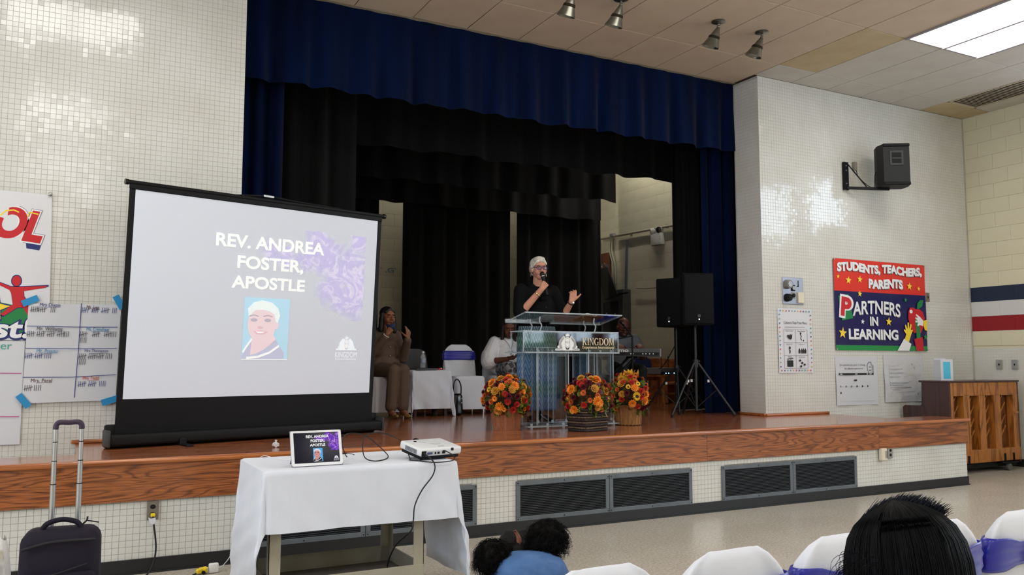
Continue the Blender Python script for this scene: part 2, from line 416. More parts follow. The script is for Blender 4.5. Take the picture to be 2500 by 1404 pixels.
# windows with daylight in the panes
M_pane = mat('daylight_pane', (.6, .7, .85), .2, emit=(.72, .84, 1.0), estr=WINDOW_STRENGTH)
def window(name, c, w, h, axis, n):
    """c: centre on the wall face, axis: direction along the wall, n: into the room"""
    c = V(c); a = V(axis); n = V(n); up = V((0,0,1))
    M = Matrix((a, n, up)).transposed().to_4x4(); M.translation = c
    bm = BM()
    for s in (-1, 1):
        bx(bm, (s*(w/2-.03), .02, 0), (.06, .06, h)); bx(bm, (0, .02, s*(h/2-.03)), (w, .06, .06))
    bx(bm, (0, .02, 0), (.04, .05, h))
    o = struct(name, bm, M_steel); o.matrix_world = M
    for s in (-1, 1):
        x0 = s*w/4-(w/2-.05)/2; x1 = x0+w/2-.05; z1 = (h-.1)/2; bm = BM(); quad(bm, [(x0, .011, -z1), (x1, .011, -z1), (x1, .011, z1), (x0, .011, z1)]); me = bpy.data.meshes.new('pane'); bm.to_mesh(me); bm.free(); me.materials.append(M_pane); pn_ = add_obj('pane', me, o)
    return o
window('window_1', (XC, -1.10, 4.06), .86, 1.0, (0,1,0), (-1,0,0))
window('window_2', (XC, -2.35, 4.06), .86, 1.0, (0,1,0), (-1,0,0))
for i, y in enumerate((-4.5, -6.5, -8.5, -10.5)):
    window('window_%d' % (3+i), (XC, y, 2.9), 1.5, 2.2, (0,1,0), (-1,0,0))
for i, y in enumerate((-2.0, -4.5, -7.0, -9.5)):
    window('window_%d' % (7+i), (XW, y, 2.5), 1.8, 2.4, (0,1,0), (1,0,0))

# ---- ceiling: 2 x 4 ft tiles, joints recessed; fluorescent panels let in
GX, GY = .61, 1.22; X0, Y0 = 6.03, -.327
bm = BM(); bb(bm, XW, XC+.2, YB, D1+.36, H+.010, H+.08); ceil = struct('ceiling', bm, M_cgrid)
fix_cols = [3, -4, -11, -18]; fix_rows = [-1, -4, -7, -10]   # grid column of the left edge / row index
fix = {(c+d, r) for c in fix_cols for d in (0, 1) for r in fix_rows}
cm = {}
def ceil_tile(x0, x1, y0, y1, m, single):
    w = x1-x0-.010; d = y1-y0-.010
    key = (round(w,3), round(d,3), m.name)
    if key not in cm:
        b = BM(); bx(b, (0,0,0), (w, d, .018), bev=.003); cm[key] = mesh_of('ceiling_tile', b, m)
    o = bpy.data.objects.new('ceiling_tile', cm[key]); COL.objects.link(o); o.parent = ceil
    o.location = ((x0+x1)/2, (y0+y1)/2, H+.009); return o
rest = BM()
for c in range(-22, 9):
    for r in range(-11, 2):
        x0 = X0+c*GX; x1 = min(x0+GX, XC); y0 = Y0+r*GY; y1 = y0+GY
        if r == 1: y1 = D1 if x0 >= XP-.1 else D1+.36
        if x0 < XW: continue
        if x1-x0 < .05 or (c, r) in fix: continue
        if c == 7 and r in (0, -1): continue           # return-air grille
        white = c >= 3 or (c == 2 and r == 1)
        m = M_ctile_white if white else M_ctile_tan
        if (c, r) == (2, 0) or (c >= 7 and r == 1): m = M_ctile_yel
        if r >= -3 and c >= -13:
            t = ceil_tile(x0, x1, y0, y1, m, True)
            if (c, r) == (-5, 1): t.rotation_euler = (0, .006, .008); t.location.z += .004
        else:
            bx(rest, ((x0+x1)/2, (y0+y1)/2, H+.009), (x1-x0-.007, y1-y0-.007, .018))
o = part('ceiling_tiles_far', rest, M_ctile_tan, ceil); o['kind'] = 'stuff'
def fixture(c, r, label, group=None):
    x0 = X0+c*GX; y0 = Y0+r*GY
    t = thing('ceiling_light', label, 'ceiling light', (x0+GX, y0+GY/2, H), group='fluorescent ceiling lights')
    bm = BM()
    for x in (-GX, 0, GX): bx(bm, (x, 0, .000), (.034, GY, .030))
    for y in (-1, 1): bx(bm, (0, y*(GY/2-.008), .006), (GX*2, .02, .02))
    part('frame', bm, flat('fixture_frame', 150, 146, 150, .6), t)
    for s in (-1, 1):
        a = (GX-.02)/2; b = (GY-.03)/2; c = s*GX/2; bm = BM(); quad(bm, [(c-a, -b, .008), (c-a, b, .008), (c+a, b, .008), (c+a, -b, .008)]); me = bpy.data.meshes.new('diffuser'); bm.to_mesh(me); bm.free(); me.materials.append(M_panel); add_obj('diffuser', me, t)
M_panel = mat('lit_diffuser', (.9, .9, .9), .6, emit=(1.0, .98, .94), estr=PANEL_STRENGTH)
for c in fix_cols:
    for r in fix_rows:
        near = (c, r) == (3, -1)
        fixture(c, r, 'twin fluorescent ceiling light shining white, beside the ceiling air grille' if near else 'twin fluorescent ceiling light further back in the hall')
# return-air grille
t = thing('ceiling_vent', 'beige perforated return air grille in the ceiling near the corner', 'vent', (X0+7.5*GX, Y0, H))
bm = BM()
for s in (-1, 1): bx(bm, (s*(GX/2-.02), 0, .004), (.03, GY*2-.02, .012)); bx(bm, (0, s*(GY-.02), .004), (GX-.02, .03, .012))
M_vent = flat('beige_grille', 196, 182, 160, .6); part('frame', bm, M_vent, t)
for i in range(58):
    if i == 0:
        bm = BM(); bx(bm, (0,0,0), (GX-.06, .022, .004), rot=(.5, 0, 0)); vm = mesh_of('slat', bm, M_vent)
    o = add_obj('slat', vm, t); o.location = (0, -GY+.05+i*.041, .006)
bm = BM(); bx(bm, (0, 0, .016), (GX-.02, GY*2-.02, .004)); part('backing', bm, flat('grille_dark', 150, 138, 118, .8), t)

# ================================================================== STAGE
SE0, SE1 = -.65, 9.07
bm = BM()
bb(bm, SE0-.02, SE1+.02, .0, .42, HS-.03, HS); bb(bm, .109, 8.32, .42, 1.8, HS-.03, HS); bb(bm, -.6, 8.8, 1.8, 6.9, HS-.03, HS)
stage = struct('stage_floor', bm, M_stage)
bm = BM(); bx(bm, ((SE0+SE1)/2, -.014, HS-.019), (SE1-SE0+.07, .062, .038), bev=.016, seg=4)
M_nose = wood('oak_nosing', rgb(140, 76, 36), rgb(182, 106, 54), stretch=(.3, 9, 9), bands=5, rough=.25, coat=.5)
struct('trim_1', bm, M_nose, smooth=50)
bm = BM(); bx(bm, (SE1+.014, .2, HS-.019), (.05, .45, .038), bev=.014, seg=3); struct('trim_2', bm, M_nose, smooth=50)
bm = BM(); bb(bm, SE0, SE1, .014, .36, 0, HS-.035); bb(bm, .109, 8.32, .36, D1+.3, 0, HS-.035)
knee = struct('wall_stage_front', bm, M_groutd)
cnt2 = [0]
def pick_knee(i, j, c):
    if -.4 < c.x < 1.05 and cnt2[0] < 300: cnt2[0] += 1; return True
    return False
def in_grille(c): return c.z < .4 and any(a+.03 < c.x < b-.03 for a, b in ((1.11, 2.93), (3.28, 5.10), (5.45, 7.265)))
tiles(knee, (SE0, .014, .092), (1,0,0), (0,-1,0), int((SE1-SE0)/PITCH)+1, 10, single=pick_knee, skip=in_grille)
tiles(knee, (SE1, .36, .092), (0,-1,0), (1,0,0), 8, 10)
for i, (a, b) in enumerate(((SE0, 2.62), (2.62, 5.27), (5.27, 7.60), (7.60, SE1+.005))):
    bm = BM(); bx(bm, ((b-a)/2, 0, 0), (b-a-.0015, .024, .245), bev=.0015)
    # every board has its own stretch of grain
    m = wood('oak_fascia_%d' % i, rgb(120, 64, 30), rgb(172, 100, 52), stretch=(.5, 5, 5), bands=(19, 16, 22, 6)[i], rough=.36, coat=.25, fine=.8, gw=.26, off=(i*3.7, 0, i*1.9))
    part('fascia_board', bm, m, knee, M=Matrix.Translation((a, -.002, HS-.155)))
bm = BM(); bx(bm, (SE1+.012, .18, HS-.155), (.02, .36, .245)); part('fascia_board', bm, M_fascia, knee)
bm = BM(); bb(bm, SE0, SE1+.006, -.004, .014, 0, .094); bb(bm, SE0, SE1+.01, -.014, 0, 0, .012); struct('baseboard_front', bm, M_black_base)
bm = BM(); bb(bm, SE1, SE1+.014, 0, .36, 0, .094); struct('baseboard_end', bm, M_black_base)
# hidden steps at both ends, behind the front wall
for nm, sx, xx in (('stage_steps', 1, 8.32), ('stage_steps', -1, .109)):
    bm = BM()
    for i in range(3):
        a = xx+sx*.26*i; b = a+sx*.26
        bb(bm, min(a,b), max(a,b), .37, D1-.01, 0, HS-.186*(i+1))
    struct(nm, bm, M_stage)
# oak strip where the stage meets the walls
bm = BM(); bx(bm, ((XP+8.32)/2, D1-.016, HS+.015), (8.32-XP+.02, .028, .03), bev=.008, seg=2); bx(bm, (XP-.014, D1+.2, HS+.015), (.028, .42, .03), bev=.008, seg=2); struct('trim_3', bm, M_nose, smooth=50)
bm = BM(); bx(bm, ((XL+.09)/2, D1-.016, HS+.015), (XL-.09+.02, .028, .03), bev=.008, seg=2); struct('trim_4', bm, M_nose, smooth=50)

# ---- air grilles in the stage front
def grille(x0, x1, label):
    t = thing('air_grille', label, 'grille', (x0, .010, .092), group='air grilles in the stage front')
    w = (x1-x0)/2; h = .318
    bm = BM(); bb(bm, .02, 2*w-.02, .0005, .003, .02, h-.02); part('dark_backing', bm, M_blackm, t)
    for s in (0, 1):
        bm = BM(); a = s*w+.002; b = (s+1)*w-.002
        bb(bm, a, b, -.014, 0, h-.036, h, bev=.002); bb(bm, a, b, -.014, 0, 0, .036, bev=.002)
        bb(bm, a, a+.036, -.014, 0, .03, h-.03, bev=.002); bb(bm, b-.036, b, -.014, 0, .03, h-.03, bev=.002)
        f = part('frame', bm, M_grey_metal, t)
        for px in (a+.014, (a+b)/2, b-.014):
            for pz in (.016, h-.016):
                bm = BM(); cyl(bm, (px, -.0165, pz), (px, -.012, pz), .005, n=8); part('screw', bm, M_blackm, f)
        global slat_me
        if slat_me is None:
            bm = BM(); bx(bm, (0,0,0), (.845, .0105, .003), rot=(-.55, 0, 0)); slat_me = mesh_of('slat', bm, mat('grey_slat_metal', rgb(52, 56, 60), .6))
        n = 18
        for i in range(n):
            o = add_obj('slat', slat_me, t); o.location = ((a+b)/2, -.0055, .042+i*(h-.084)/(n-1))
slat_me = None
grille(1.11, 2.93, 'grey metal louvred air grille in the stage front behind the cart')
grille(3.28, 5.10, 'grey metal louvred air grille in the stage front below the lectern, beside the girl')
grille(5.45, 7.265, 'grey metal louvred air grille in the stage front furthest from the cart')

# ---- inside of the stage house: painted block
bm = BM(); bb(bm, -.8, 9.0, 6.906, 7.1, 0, 5.95); wsb = struct('wall_stage_back', bm, M_mortar)
bm = BM(); bb(bm, 8.806, 9.0, D1+.45, 7.0, 0, 5.95); wsr = struct('wall_stage_right', bm, M_mortar)
bm = BM(); bb(bm, -.8, -.6, D1+.3, 7.0, 0, 5.95); struct('wall_stage_left', bm, M_block)
bm = BM(); bb(bm, -.8, 9.0, D1+.3, 7.1, 5.9, 6.0); struct('ceiling_stage', bm, M_blackm)
bm = BM(); bb(bm, -.8, 9.0, D1+.37, D1+.45, H+.02, 5.95); struct('wall_stage_header', bm, M_mortar)
for j in range(25):
    z = HS+BH*(j+.5); off = .2032 if j % 2 else 0
    x = 3.9+off
    if j < 19:
        while x < 7.3:
            block(wsb, Matrix.Translation((x+.2032, 6.9, z)), .4064, M_block); x += .4064
    y = 4.0+off
    while y+.4064 < 6.95:
        block(wsr, Matrix.Translation((8.8, y+.2032, z)) @ Matrix.Rotation(PI/2, 4, 'Z'), .4064, M_block); y += .4064
    if y < 6.9: L_ = 6.898-y; block(wsr, Matrix.Translation((8.8, y+L_/2, z)) @ Matrix.Rotation(PI/2, 4, 'Z'), L_, M_block)
for (a, b, c, d, w) in ((-.6, 3.9, 6.9, 6.906, wsb), (7.55, 8.8, 6.9, 6.906, wsb)):
    bm = BM(); bb(bm, a, b, c-.004, d, HS, 5.9); part('painted_face', bm, M_block, w)
bm = BM(); bb(bm, 8.8, 8.806, D1+.45, 4.0, HS, 5.9); part('painted_face', bm, M_block, wsr)
bm = BM(); bb(bm, 3.9, 7.55, 6.897, 6.906, HS+19*BH, 5.9); part('painted_face', bm, M_block, wsb)

# ================================================================== CURTAINS
def curtain(name, label, x0, x1, y, z0, z1, m, folds=7., amp=.05, seed=0, sag=.0, flare=.3, tops=.35, cat='curtain', group=None, nv=22):
    """hanging cloth with soft irregular folds, folds deepen towards the hem"""
    rnd = random.Random(seed); L_ = x1-x0; n = max(24, int(L_*60))
    ph = [rnd.uniform(0, 6.28) for _ in range(6)]
    bm = BM()
    def wav(s):
        return (math.sin(s*folds*6.283/1.0+ph[0]+.9*math.sin(s*2.1+ph[1])) + .45*math.sin(s*folds*11.3+ph[2]) + .35*math.sin(s*folds*3.1+ph[3]))
    def fn(u, v):
        s = u*L_
        a = amp*(tops+(1-tops)*(1-v)**.7)
        hem = sag*(.5*wav(s*.7+3)+.5*math.sin(s*4+ph[4])) * (1-v)
        return (x0+s+.25*a*math.cos(s*folds*6.283+ph[0]), y+a*wav(s)*.62, z0+(z1-z0)*v+hem)
    sheet(bm, fn, n, nv)
    thicken(bm, .004)
    o = part(name, bm, m, None, smooth=60)
    return tag(o, label, cat, group)
curtain('stage_valance', 'deep blue velvet valance across the top of the stage opening', 1.22, 7.42, 1.74, 4.00, H+.05, M_blue_velvet, folds=2.7, amp=.06, seed=3, sag=.011, tops=.10)
curtain('stage_curtain', 'dark blue velvet curtain gathered at the left side of the stage', 1.12, 1.80, 2.06, HS, H+.1, M_blue_velvet, folds=5.5, amp=.055, seed=4, tops=.8)
curtain('stage_curtain', 'dark blue velvet curtain gathered beside the loudspeakers', 7.05, 7.98, 2.06, HS+.005, H+.1, M_blue_velvet, folds=5.0, amp=.06, seed=9, tops=.8)
curtain('stage_leg_curtain', 'narrow black curtain behind the left blue curtain', 1.3, 2.75, 2.72, HS+.01, 5.2, M_black_cloth, folds=3.2, amp=.05, seed=12, tops=.8)
curtain('stage_leg_curtain', 'narrow black curtain behind the tripod loudspeakers', 7.10, 7.98, 2.72, HS+.01, 5.2, M_black_cloth, folds=4.0, amp=.055, seed=15, tops=.8)
curtain('border_curtain', 'black pleated border curtain hanging right behind the blue valance', .9, 7.56, 3.2, 3.91, 5.4, M_black_cloth, folds=1.9, amp=.05, seed=21, sag=.02)
curtain('border_curtain', 'second black border curtain, lower in view behind the first', .9, 7.58, 4.7, 3.88, 5.4, M_black_cloth, folds=1.8, amp=.05, seed=22, sag=.02)
curtain('border_curtain', 'rearmost black border curtain above the bare block wall', .9, 8.22, 6.05, 3.835, 5.4, M_black_cloth, folds=1.8, amp=.045, seed=23, sag=.012)
curtain('backdrop_curtain', 'black backdrop curtain behind the projection screen', .3, 4.27, 6.35, HS+.01, 5.4, M_black_cloth, folds=2.6, amp=.06, seed=31, tops=.8)
curtain('backdrop_curtain', 'black backdrop curtain behind the empty white chair', 4.66, 6.60, 6.35, HS+.01, 5.4, M_black_cloth, folds=2.8, amp=.05, seed=32, tops=.8)
curtain('backdrop_curtain', 'black backdrop curtain behind the speaking woman', 6.72, 8.42, 6.35, HS+.01, 5.4, M_black_cloth, folds=2.8, amp=.05, seed=33, tops=.8)

# ================================================================== CEILING SPOTLIGHTS
M_spot = mat('spot_aluminium', rgb(150, 148, 138), .32, metal=.85, var=rgb(112, 110, 100), vscale=5)
M_spotd = mat('spot_dark_band', rgb(70, 66, 56), .4, metal=.8)
def spot(x, y, yaw, label):
    t = thing('spotlight', label, 'spotlight', (x, y, H), yaw, group='cone spotlights on the ceiling'); t.scale = (.92, .92, .78)
    bm = BM(); lathe(bm, [(.03, 0), (.075, -.002), (.078, -.01), (.06, -.02), (.02, -.03)], 28); part('ceiling_plate', bm, M_spot, t, smooth=40)
    bm = BM(); cyl(bm, (0,0,-.02), (0,0,-.06), .012, n=12); sph(bm, (0,0,-.07), .02, 12); part('swivel', bm, M_spot, t, smooth=True)
    R_ = Matrix.Translation((0,0,-.075)) @ Matrix.Rotation(.42, 4, 'Y')
    bm = BM(); lathe(bm, [(.014, 0), (.022, -.02), (.055, -.12), (.058, -.122)], 28, R_); lathe(bm, [(.061, -.152), (.098, -.262), (.094, -.262), (.05, -.12)], 28, R_, cap=False); sh = part('shade', bm, M_spot, t, smooth=35)
    bm = BM(); lathe(bm, [(.0585, -.12), (.063, -.125), (.0605, -.13), (.065, -.136), (.0625, -.142), (.067, -.148), (.062, -.154)], 28, R_, cap=False); part('ribbed_band', bm, M_spotd, sh, smooth=30)
    bm = BM(); lathe(bm, [(.02, -.16), (.06, -.2), (.075, -.235), (.06, -.245), (.01, -.25)], 20, R_); part('bulb', bm, flat('bulb_glass', 190, 186, 175, .3), t, smooth=True)
for x, y, yaw, lb in ((4.04, .30, -1.35, 'cone spotlight cut off by the top edge, nearest the cart side'), (4.577, .29, -1.3, 'second cone spotlight along the ceiling row, beside the open joint'), (5.767, .263, -1.2, 'third cone spotlight along the ceiling row'), (6.361, .261, -1.0, 'last cone spotlight in the row, next to the wall corner')):
    spot(x, y, yaw, lb)
# ================================================================== PRINT HELPERS: slide, crest
def rough_poly(pts, k=5, j=.02, seed=1):
    r = random.Random(seed); out = []
    for i, (x, y) in enumerate(pts):
        x2, y2 = pts[(i+1) % len(pts)]
        for q in range(k):
            t = q/k; a = 0 if q == 0 else j
            out.append((x+(x2-x)*t+r.uniform(-a, a), y+(y2-y)*t+r.uniform(-a, a)))
    return out
def ell_poly(cx, cy, rx, ry, n=24, a0=0, a1=2*PI):
    full = abs(a1-a0-2*PI) < 1e-6
    return [(cx+rx*math.cos(a0+(a1-a0)*i/(n if full else n-1)), cy+ry*math.sin(a0+(a1-a0)*i/(n if full else n-1))) for i in range(n)]
def thick_line(pts, w):
    """ribbon polygon along pts"""
    L_, R_ = [], []
    for i, p in enumerate(pts):
        a = V(pts[max(i-1, 0)]); b = V(pts[min(i+1, len(pts)-1)]); d = (b-a).normalized(); n = V((-d.y, d.x))*w/2
        L_.append((p[0]+n.x, p[1]+n.y)); R_.append((p[0]-n.x, p[1]-n.y))
    return L_+R_[::-1]
def crest(parent, M, w, m, mtxt, d=.002, fill=True):
    """crowned shield with flanking scrolls, width w, centred at its foot"""
    s = w
    bm = BM()
    prism(bm, [(-.5*s, 0), (.5*s, 0), (.42*s, .03*s), (-.42*s, .03*s)], 0, d)
    o = part('crest_base', bm, m, parent, M=M)
    bm = BM(); out = [(-.11*s, .40*s), (0, .44*s), (.11*s, .40*s), (.11*s, .2*s), (.07*s, .12*s), (0, .07*s), (-.07*s, .12*s), (-.11*s, .2*s)]
    prism(bm, out, 0, d*1.6); part('crest_shield', bm, m, parent, M=M)
    if fill:
        bm = BM(); prism(bm, thick_line([(x*.82, .25*s+(y-.25*s)*.82) for x, y in out+out[:1]], .012*s), d*1.6, d*2); part('shield_line', bm, mtxt, parent, M=M)
    for sx in (-1, 1):
        bm = BM(); prism(bm, [(sx*x*s, y*s) for x, y in ((.09, .38), (.17, .44), (.25, .36), (.31, .24), (.30, .13), (.38, .05), (.05, .02), (.09, .14))], 0, d*.8); part('crest_foliage', bm, m, parent, M=M)
    bm = BM()
    r = random.Random(5)
    for sx in (-1, 1):
        for i in range(16):
            t = i/15; a = 1.5-1.35*t
            x = sx*(.15+.14*math.sin(t*2.6))*s; y = (.42-.36*t)*s
            prism(bm, ell_poly(x, y, (.045+.02*r.random())*s, (.035+.02*r.random())*s, 9), 0, d)
        for i in range(7):
            prism(bm, ell_poly(sx*(.26+.03*i)*s, (.08-.007*i)*s, .035*s, .026*s, 8), 0, d)
        prism(bm, ell_poly(sx*.36*s, .12*s, .03*s, .04*s, 8), 0, d)
    part('crest_scrolls', bm, m, parent, M=M)['kind'] = 'stuff'
    bm = BM(); c = [(-.07*s, .46*s), (.07*s, .46*s), (.09*s, .55*s), (.05*s, .50*s), (.035*s, .57*s), (.015*s, .51*s), (0, .59*s), (-.015*s, .51*s), (-.035*s, .57*s), (-.05*s, .50*s), (-.09*s, .55*s)]
    prism(bm, c, 0, d*1.4); part('crest_crown', bm, m, parent, M=M)
    fit_text('lettering', 'KEI', .15*s, .07*s, mtxt, parent, M @ Matrix.Translation((0, .27*s, d*1.6)), depth=d*.5)
def smoke_mat(name, c1, c2, W_, H_, emis, scale):
    """soft wisps: blobs broken up by noise, with bright veins; clear elsewhere"""
    m = bpy.data.materials.new(name); m.use_nodes = True
    nt = m.node_tree; N = nt.nodes; L = nt.links; b = N['Principled BSDF']; b.inputs['Roughness'].default_value = .8; b.inputs['Specular IOR Level'].default_value = .1
    tc = N.new('ShaderNodeTexCoord'); P_ = tc.outputs['Object']
    def MN(op, *a):
        n = N.new('ShaderNodeMath'); n.operation = op
        for k, q in enumerate(a):
            if isinstance(q, (int, float)): n.inputs[k].default_value = q
            else: L.new(q, n.inputs[k])
        return n.outputs[0]
    acc = None
    for x, y, r in ((.80, .80, .15), (.91, .71, .17), (.93, .53, .15), (.70, .77, .09), (.60, .80, .07), (.52, .83, .06), (.75, .93, .08), (.97, .93, .08), (.85, .63, .13)):
        d = N.new('ShaderNodeVectorMath'); d.operation = 'DISTANCE'; L.new(P_, d.inputs[0]); d.inputs[1].default_value = (x*W_, y*H_, 0)
        q = MN('SUBTRACT', 1.0, MN('DIVIDE', d.outputs['Value'], r*W_*.85)); acc = q if acc is None else MN('MAXIMUM', acc, q)
    n = N.new('ShaderNodeTexNoise'); n.inputs['Scale'].default_value = 4.5*scale; n.inputs['Detail'].default_value = 5; n.inputs['Distortion'].default_value = 1.2; L.new(P_, n.inputs['Vector'])
    mask = MN('MULTIPLY', MN('ADD', acc, MN('MULTIPLY', MN('SUBTRACT', n.outputs[0], .5), 1.7)), 1.5)
    mask.node.use_clamp = True
    n2 = N.new('ShaderNodeTexNoise'); n2.inputs['Scale'].default_value = 3.5*scale; n2.inputs['Detail'].default_value = 4; n2.inputs['Distortion'].default_value = 1.5; L.new(P_, n2.inputs['Vector'])
    pq = MN('PINGPONG', MN('MULTIPLY', n2.outputs[0], 5.), .5)
    v = MN('SUBTRACT', 1.0, MN('MULTIPLY', pq, 4.5)); v.node.use_clamp = True
    mx = N.new('ShaderNodeMixRGB'); mx.inputs[1].default_value = (*c1, 1); mx.inputs[2].default_value = (*c2, 1); L.new(MN('MULTIPLY', v, .8), mx.inputs[0])
    L.new(MN('MULTIPLY', mask, .8 if emis >= 1 else .52), b.inputs['Alpha']); L.new(mx.outputs[0], b.inputs['Emission Color'])
    if emis >= 1: b.inputs['Base Color'].default_value = (0, 0, 0, 1)
    else: L.new(mx.outputs[0], b.inputs['Base Color'])
    b.inputs['Emission Strength'].default_value = emis; m.cycles.emission_sampling = 'NONE'
    return m
def rect_(x, y, w, h): return [(x, y), (x+w, y), (x+w, y+h), (x, y+h)]
def slide(parent, M, W_, H_, pal, sm, d, emit=0.):
    """the projected slide; normalised coordinates, origin lower left"""
    def mm(nm, c): return mat(nm+('_lit' if emit else '_projected_glow'), (0, 0, 0) if emit else c, .8 if not emit else .3, spec=.2, emit=c, estr=emit or .22)  # the projected version glows faintly in place of the projector beam
    P = lambda pts: [(x*W_, y*H_) for x, y in pts]
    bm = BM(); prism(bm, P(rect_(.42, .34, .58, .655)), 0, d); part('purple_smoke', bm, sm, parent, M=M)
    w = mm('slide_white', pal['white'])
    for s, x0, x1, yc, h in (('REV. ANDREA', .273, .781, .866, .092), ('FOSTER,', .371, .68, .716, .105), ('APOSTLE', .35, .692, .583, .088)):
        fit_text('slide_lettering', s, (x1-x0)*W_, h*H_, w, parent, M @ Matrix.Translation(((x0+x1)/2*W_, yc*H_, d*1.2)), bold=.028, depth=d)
    # portrait
    R0 = M @ Matrix.Translation((.412*W_, .04*H_, d*1.2)); pw = .212*W_; ph = .44*H_
    Q = lambda pts: [(x*pw, y*ph) for x, y in pts]
    def fig(nm, pts, c, z):
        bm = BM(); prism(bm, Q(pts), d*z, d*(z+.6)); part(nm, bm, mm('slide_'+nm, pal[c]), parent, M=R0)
    fig('portrait_backdrop', [(0, .34), (0, 1), (1, 1), (1, .0), (0, .0)], 'sky', 0)
    fig('portrait_jacket', [(0, .01), (.03, .12), (.18, .33), (.3, .25), (.5, .28), (.7, .36), (.8, .24), (.92, .12), (.92, .01)], 'jacket', 1)
    fig('portrait_neck', [(.18, .08), (.2, .4), (.66, .42), (.72, .33), (.5, .18), (.3, .1)], 'skin', 2)
    fig('portrait_face', ell_poly(.40, .58, .31, .31, 26), 'skin', 3)
    fig('portrait_ear', ell_poly(.72, .57, .05, .07, 12), 'skin', 2)
    fig('portrait_hair', [(.1, .70), (.08, .82), (.2, .92), (.38, .96), (.6, .93), (.74, .84), (.79, .72), (.74, .6), (.70, .62), (.66, .74), (.55, .79), (.4, .81), (.24, .80), (.14, .72)], 'hair', 4)
    for x in (.22, .52):
        fig('portrait_eye', ell_poly(x, .64, .075, .028, 12), 'feature', 4)
        fig('portrait_brow', thick_line([(x-.1, .70), (x, .722), (x+.1, .70)], .018), 'feature', 4)
    fig('portrait_nose', [(.30, .52), (.36, .55), (.44, .52), (.4, .50), (.33, .50)], 'blush', 4)
    fig('portrait_mouth', [(.22, .46), (.37, .475), (.54, .46), (.45, .41), (.3, .41)], 'lip', 4)
    fig('portrait_teeth', [(.27, .456), (.47, .456), (.42, .432), (.31, .432)], 'white', 5)
    fig('portrait_trim', thick_line([(.02, .12), (.1, .22), (.2, .34)], .035), 'white', 3)
    fig('portrait_trim', thick_line([(.1, .03), (.35, .05), (.6, .12), (.8, .23)], .035), 'white', 3)
    fig('portrait_border', [(0, 0), (1, 0), (1, .012), (0, .012)], 'white', 3)
    # crest and its lettering
    C = M @ Matrix.Translation((.922*W_, .115*H_, d*1.2))
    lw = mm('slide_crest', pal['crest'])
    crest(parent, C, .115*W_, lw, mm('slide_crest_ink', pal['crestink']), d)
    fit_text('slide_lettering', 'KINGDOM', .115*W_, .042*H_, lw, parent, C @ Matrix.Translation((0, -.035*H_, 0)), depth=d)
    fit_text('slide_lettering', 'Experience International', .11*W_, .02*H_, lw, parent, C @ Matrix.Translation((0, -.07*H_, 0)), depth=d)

# ================================================================== PROJECTION SCREEN
scr = thing('projection_screen', 'large portable pull-up projection screen showing a slide, on the stage', 'projection screen', (.399, .747, HS), .241)
lean = .066; LM = Matrix.Translation((0, 0, .355)) @ Matrix.Rotation(lean, 4, 'X')   # local: X right, Y up once rotated
LMp = LM @ Matrix.Rotation(PI/2, 4, 'X')     # X right, Y up the fabric, Z to the viewer
SW, SH = 2.109, 1.552
M_scr = mat('screen_fabric_glow', rgb(204, 208, 216), .75, spec=.2, emit=rgb(206, 212, 226), estr=.22)  # faint emission in the fabric stands in for the projector's light
bm = BM(); bx(bm, (SW/2, SH/2-.14, -.006), (SW+.085, SH+.34, .004)); part('black_border', bm, M_black, scr, M=LMp)
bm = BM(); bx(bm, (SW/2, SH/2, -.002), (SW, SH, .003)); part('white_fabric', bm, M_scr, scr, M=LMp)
bm = BM(); cyl(bm, (-.06, SH+.05, -.004), (SW+.06, SH+.05, -.004), .017, n=16); bx(bm, (SW/2, SH+.025, -.004), (SW+.09, .05, .022), bev=.006); part('top_bar', bm, M_black, scr, M=LMp, smooth=40)
for x in (-.066, SW+.066):
    bm = BM(); cyl(bm, (x-.012, SH+.05, -.004), (x+.012, SH+.05, -.004), .022, n=16); part('end_cap', bm, M_blackg, scr, M=LMp, smooth=40)
# lifting arms behind the fabric
bm = BM(); tube(bm, [(.55, -.2, -.05), (1.75, .7, -.05)], .012, k=1); part('scissor_arm', bm, M_black, scr, M=LMp)
bm = BM(); tube(bm, [(1.75, .7, -.05), (1.04, SH+.07, -.04)], .012, k=1); part('scissor_arm', bm, M_black, scr, M=LMp)
bm = BM(); tube(bm, [(.65, SH+.045, -.03), (1.02, SH+.085, -.03), (1.35, SH+.075, -.03), (SW+.0, SH+.055, -.03)], .009); part('top_stay', bm, M_black, scr, M=LMp)
bm = BM(); bx(bm, (1.06, SH+.088, -.03), (.09, .022, .03), bev=.004); part('stay_clamp', bm, M_steel, scr, M=LMp)
bm = BM(); bx(bm, (SW/2, -.012, .062), (SW+.20, .13, .085), bev=.02, seg=3); part('housing', bm, M_black, scr, smooth=40)
bm = BM(); bx(bm, (SW/2, .062, .085), (SW+.20, .05, .17), bev=.015, seg=2); part('housing_back', bm, M_black, scr, smooth=40)
for x in (-.105, SW+.105):
    bm = BM(); bx(bm, (x, -.01, .075), (.02, .15, .125), bev=.012, seg=2); part('housing_end', bm, flat('dark_grey_plastic', 52, 51, 50, .5), scr, smooth=40)
for x in (.42, SW-.42):
    bm = BM(); bx(bm, (x, -.06, .008), (.05, .36, .016), bev=.004); bx(bm, (x, -.085, .03), (.05, .03, .05), bev=.006); part('foot', bm, M_black, scr)
PAL_S = dict(white=rgb(252, 255, 255), sky=rgb(186, 224, 244), jacket=rgb(196, 200, 224), skin=rgb(238, 216, 222), hair=rgb(238, 250, 250), feature=rgb(190, 184, 200), blush=rgb(228, 196, 204), lip=rgb(232, 190, 202), crest=rgb(246, 250, 254), crestink=rgb(196, 200, 212))
sm_s = smoke_mat('purple_smoke_projected_glow', rgb(214, 206, 242), rgb(246, 240, 252), 1.885, 1.155, .24, 1.)  # wisps emit a little, standing in for projected light
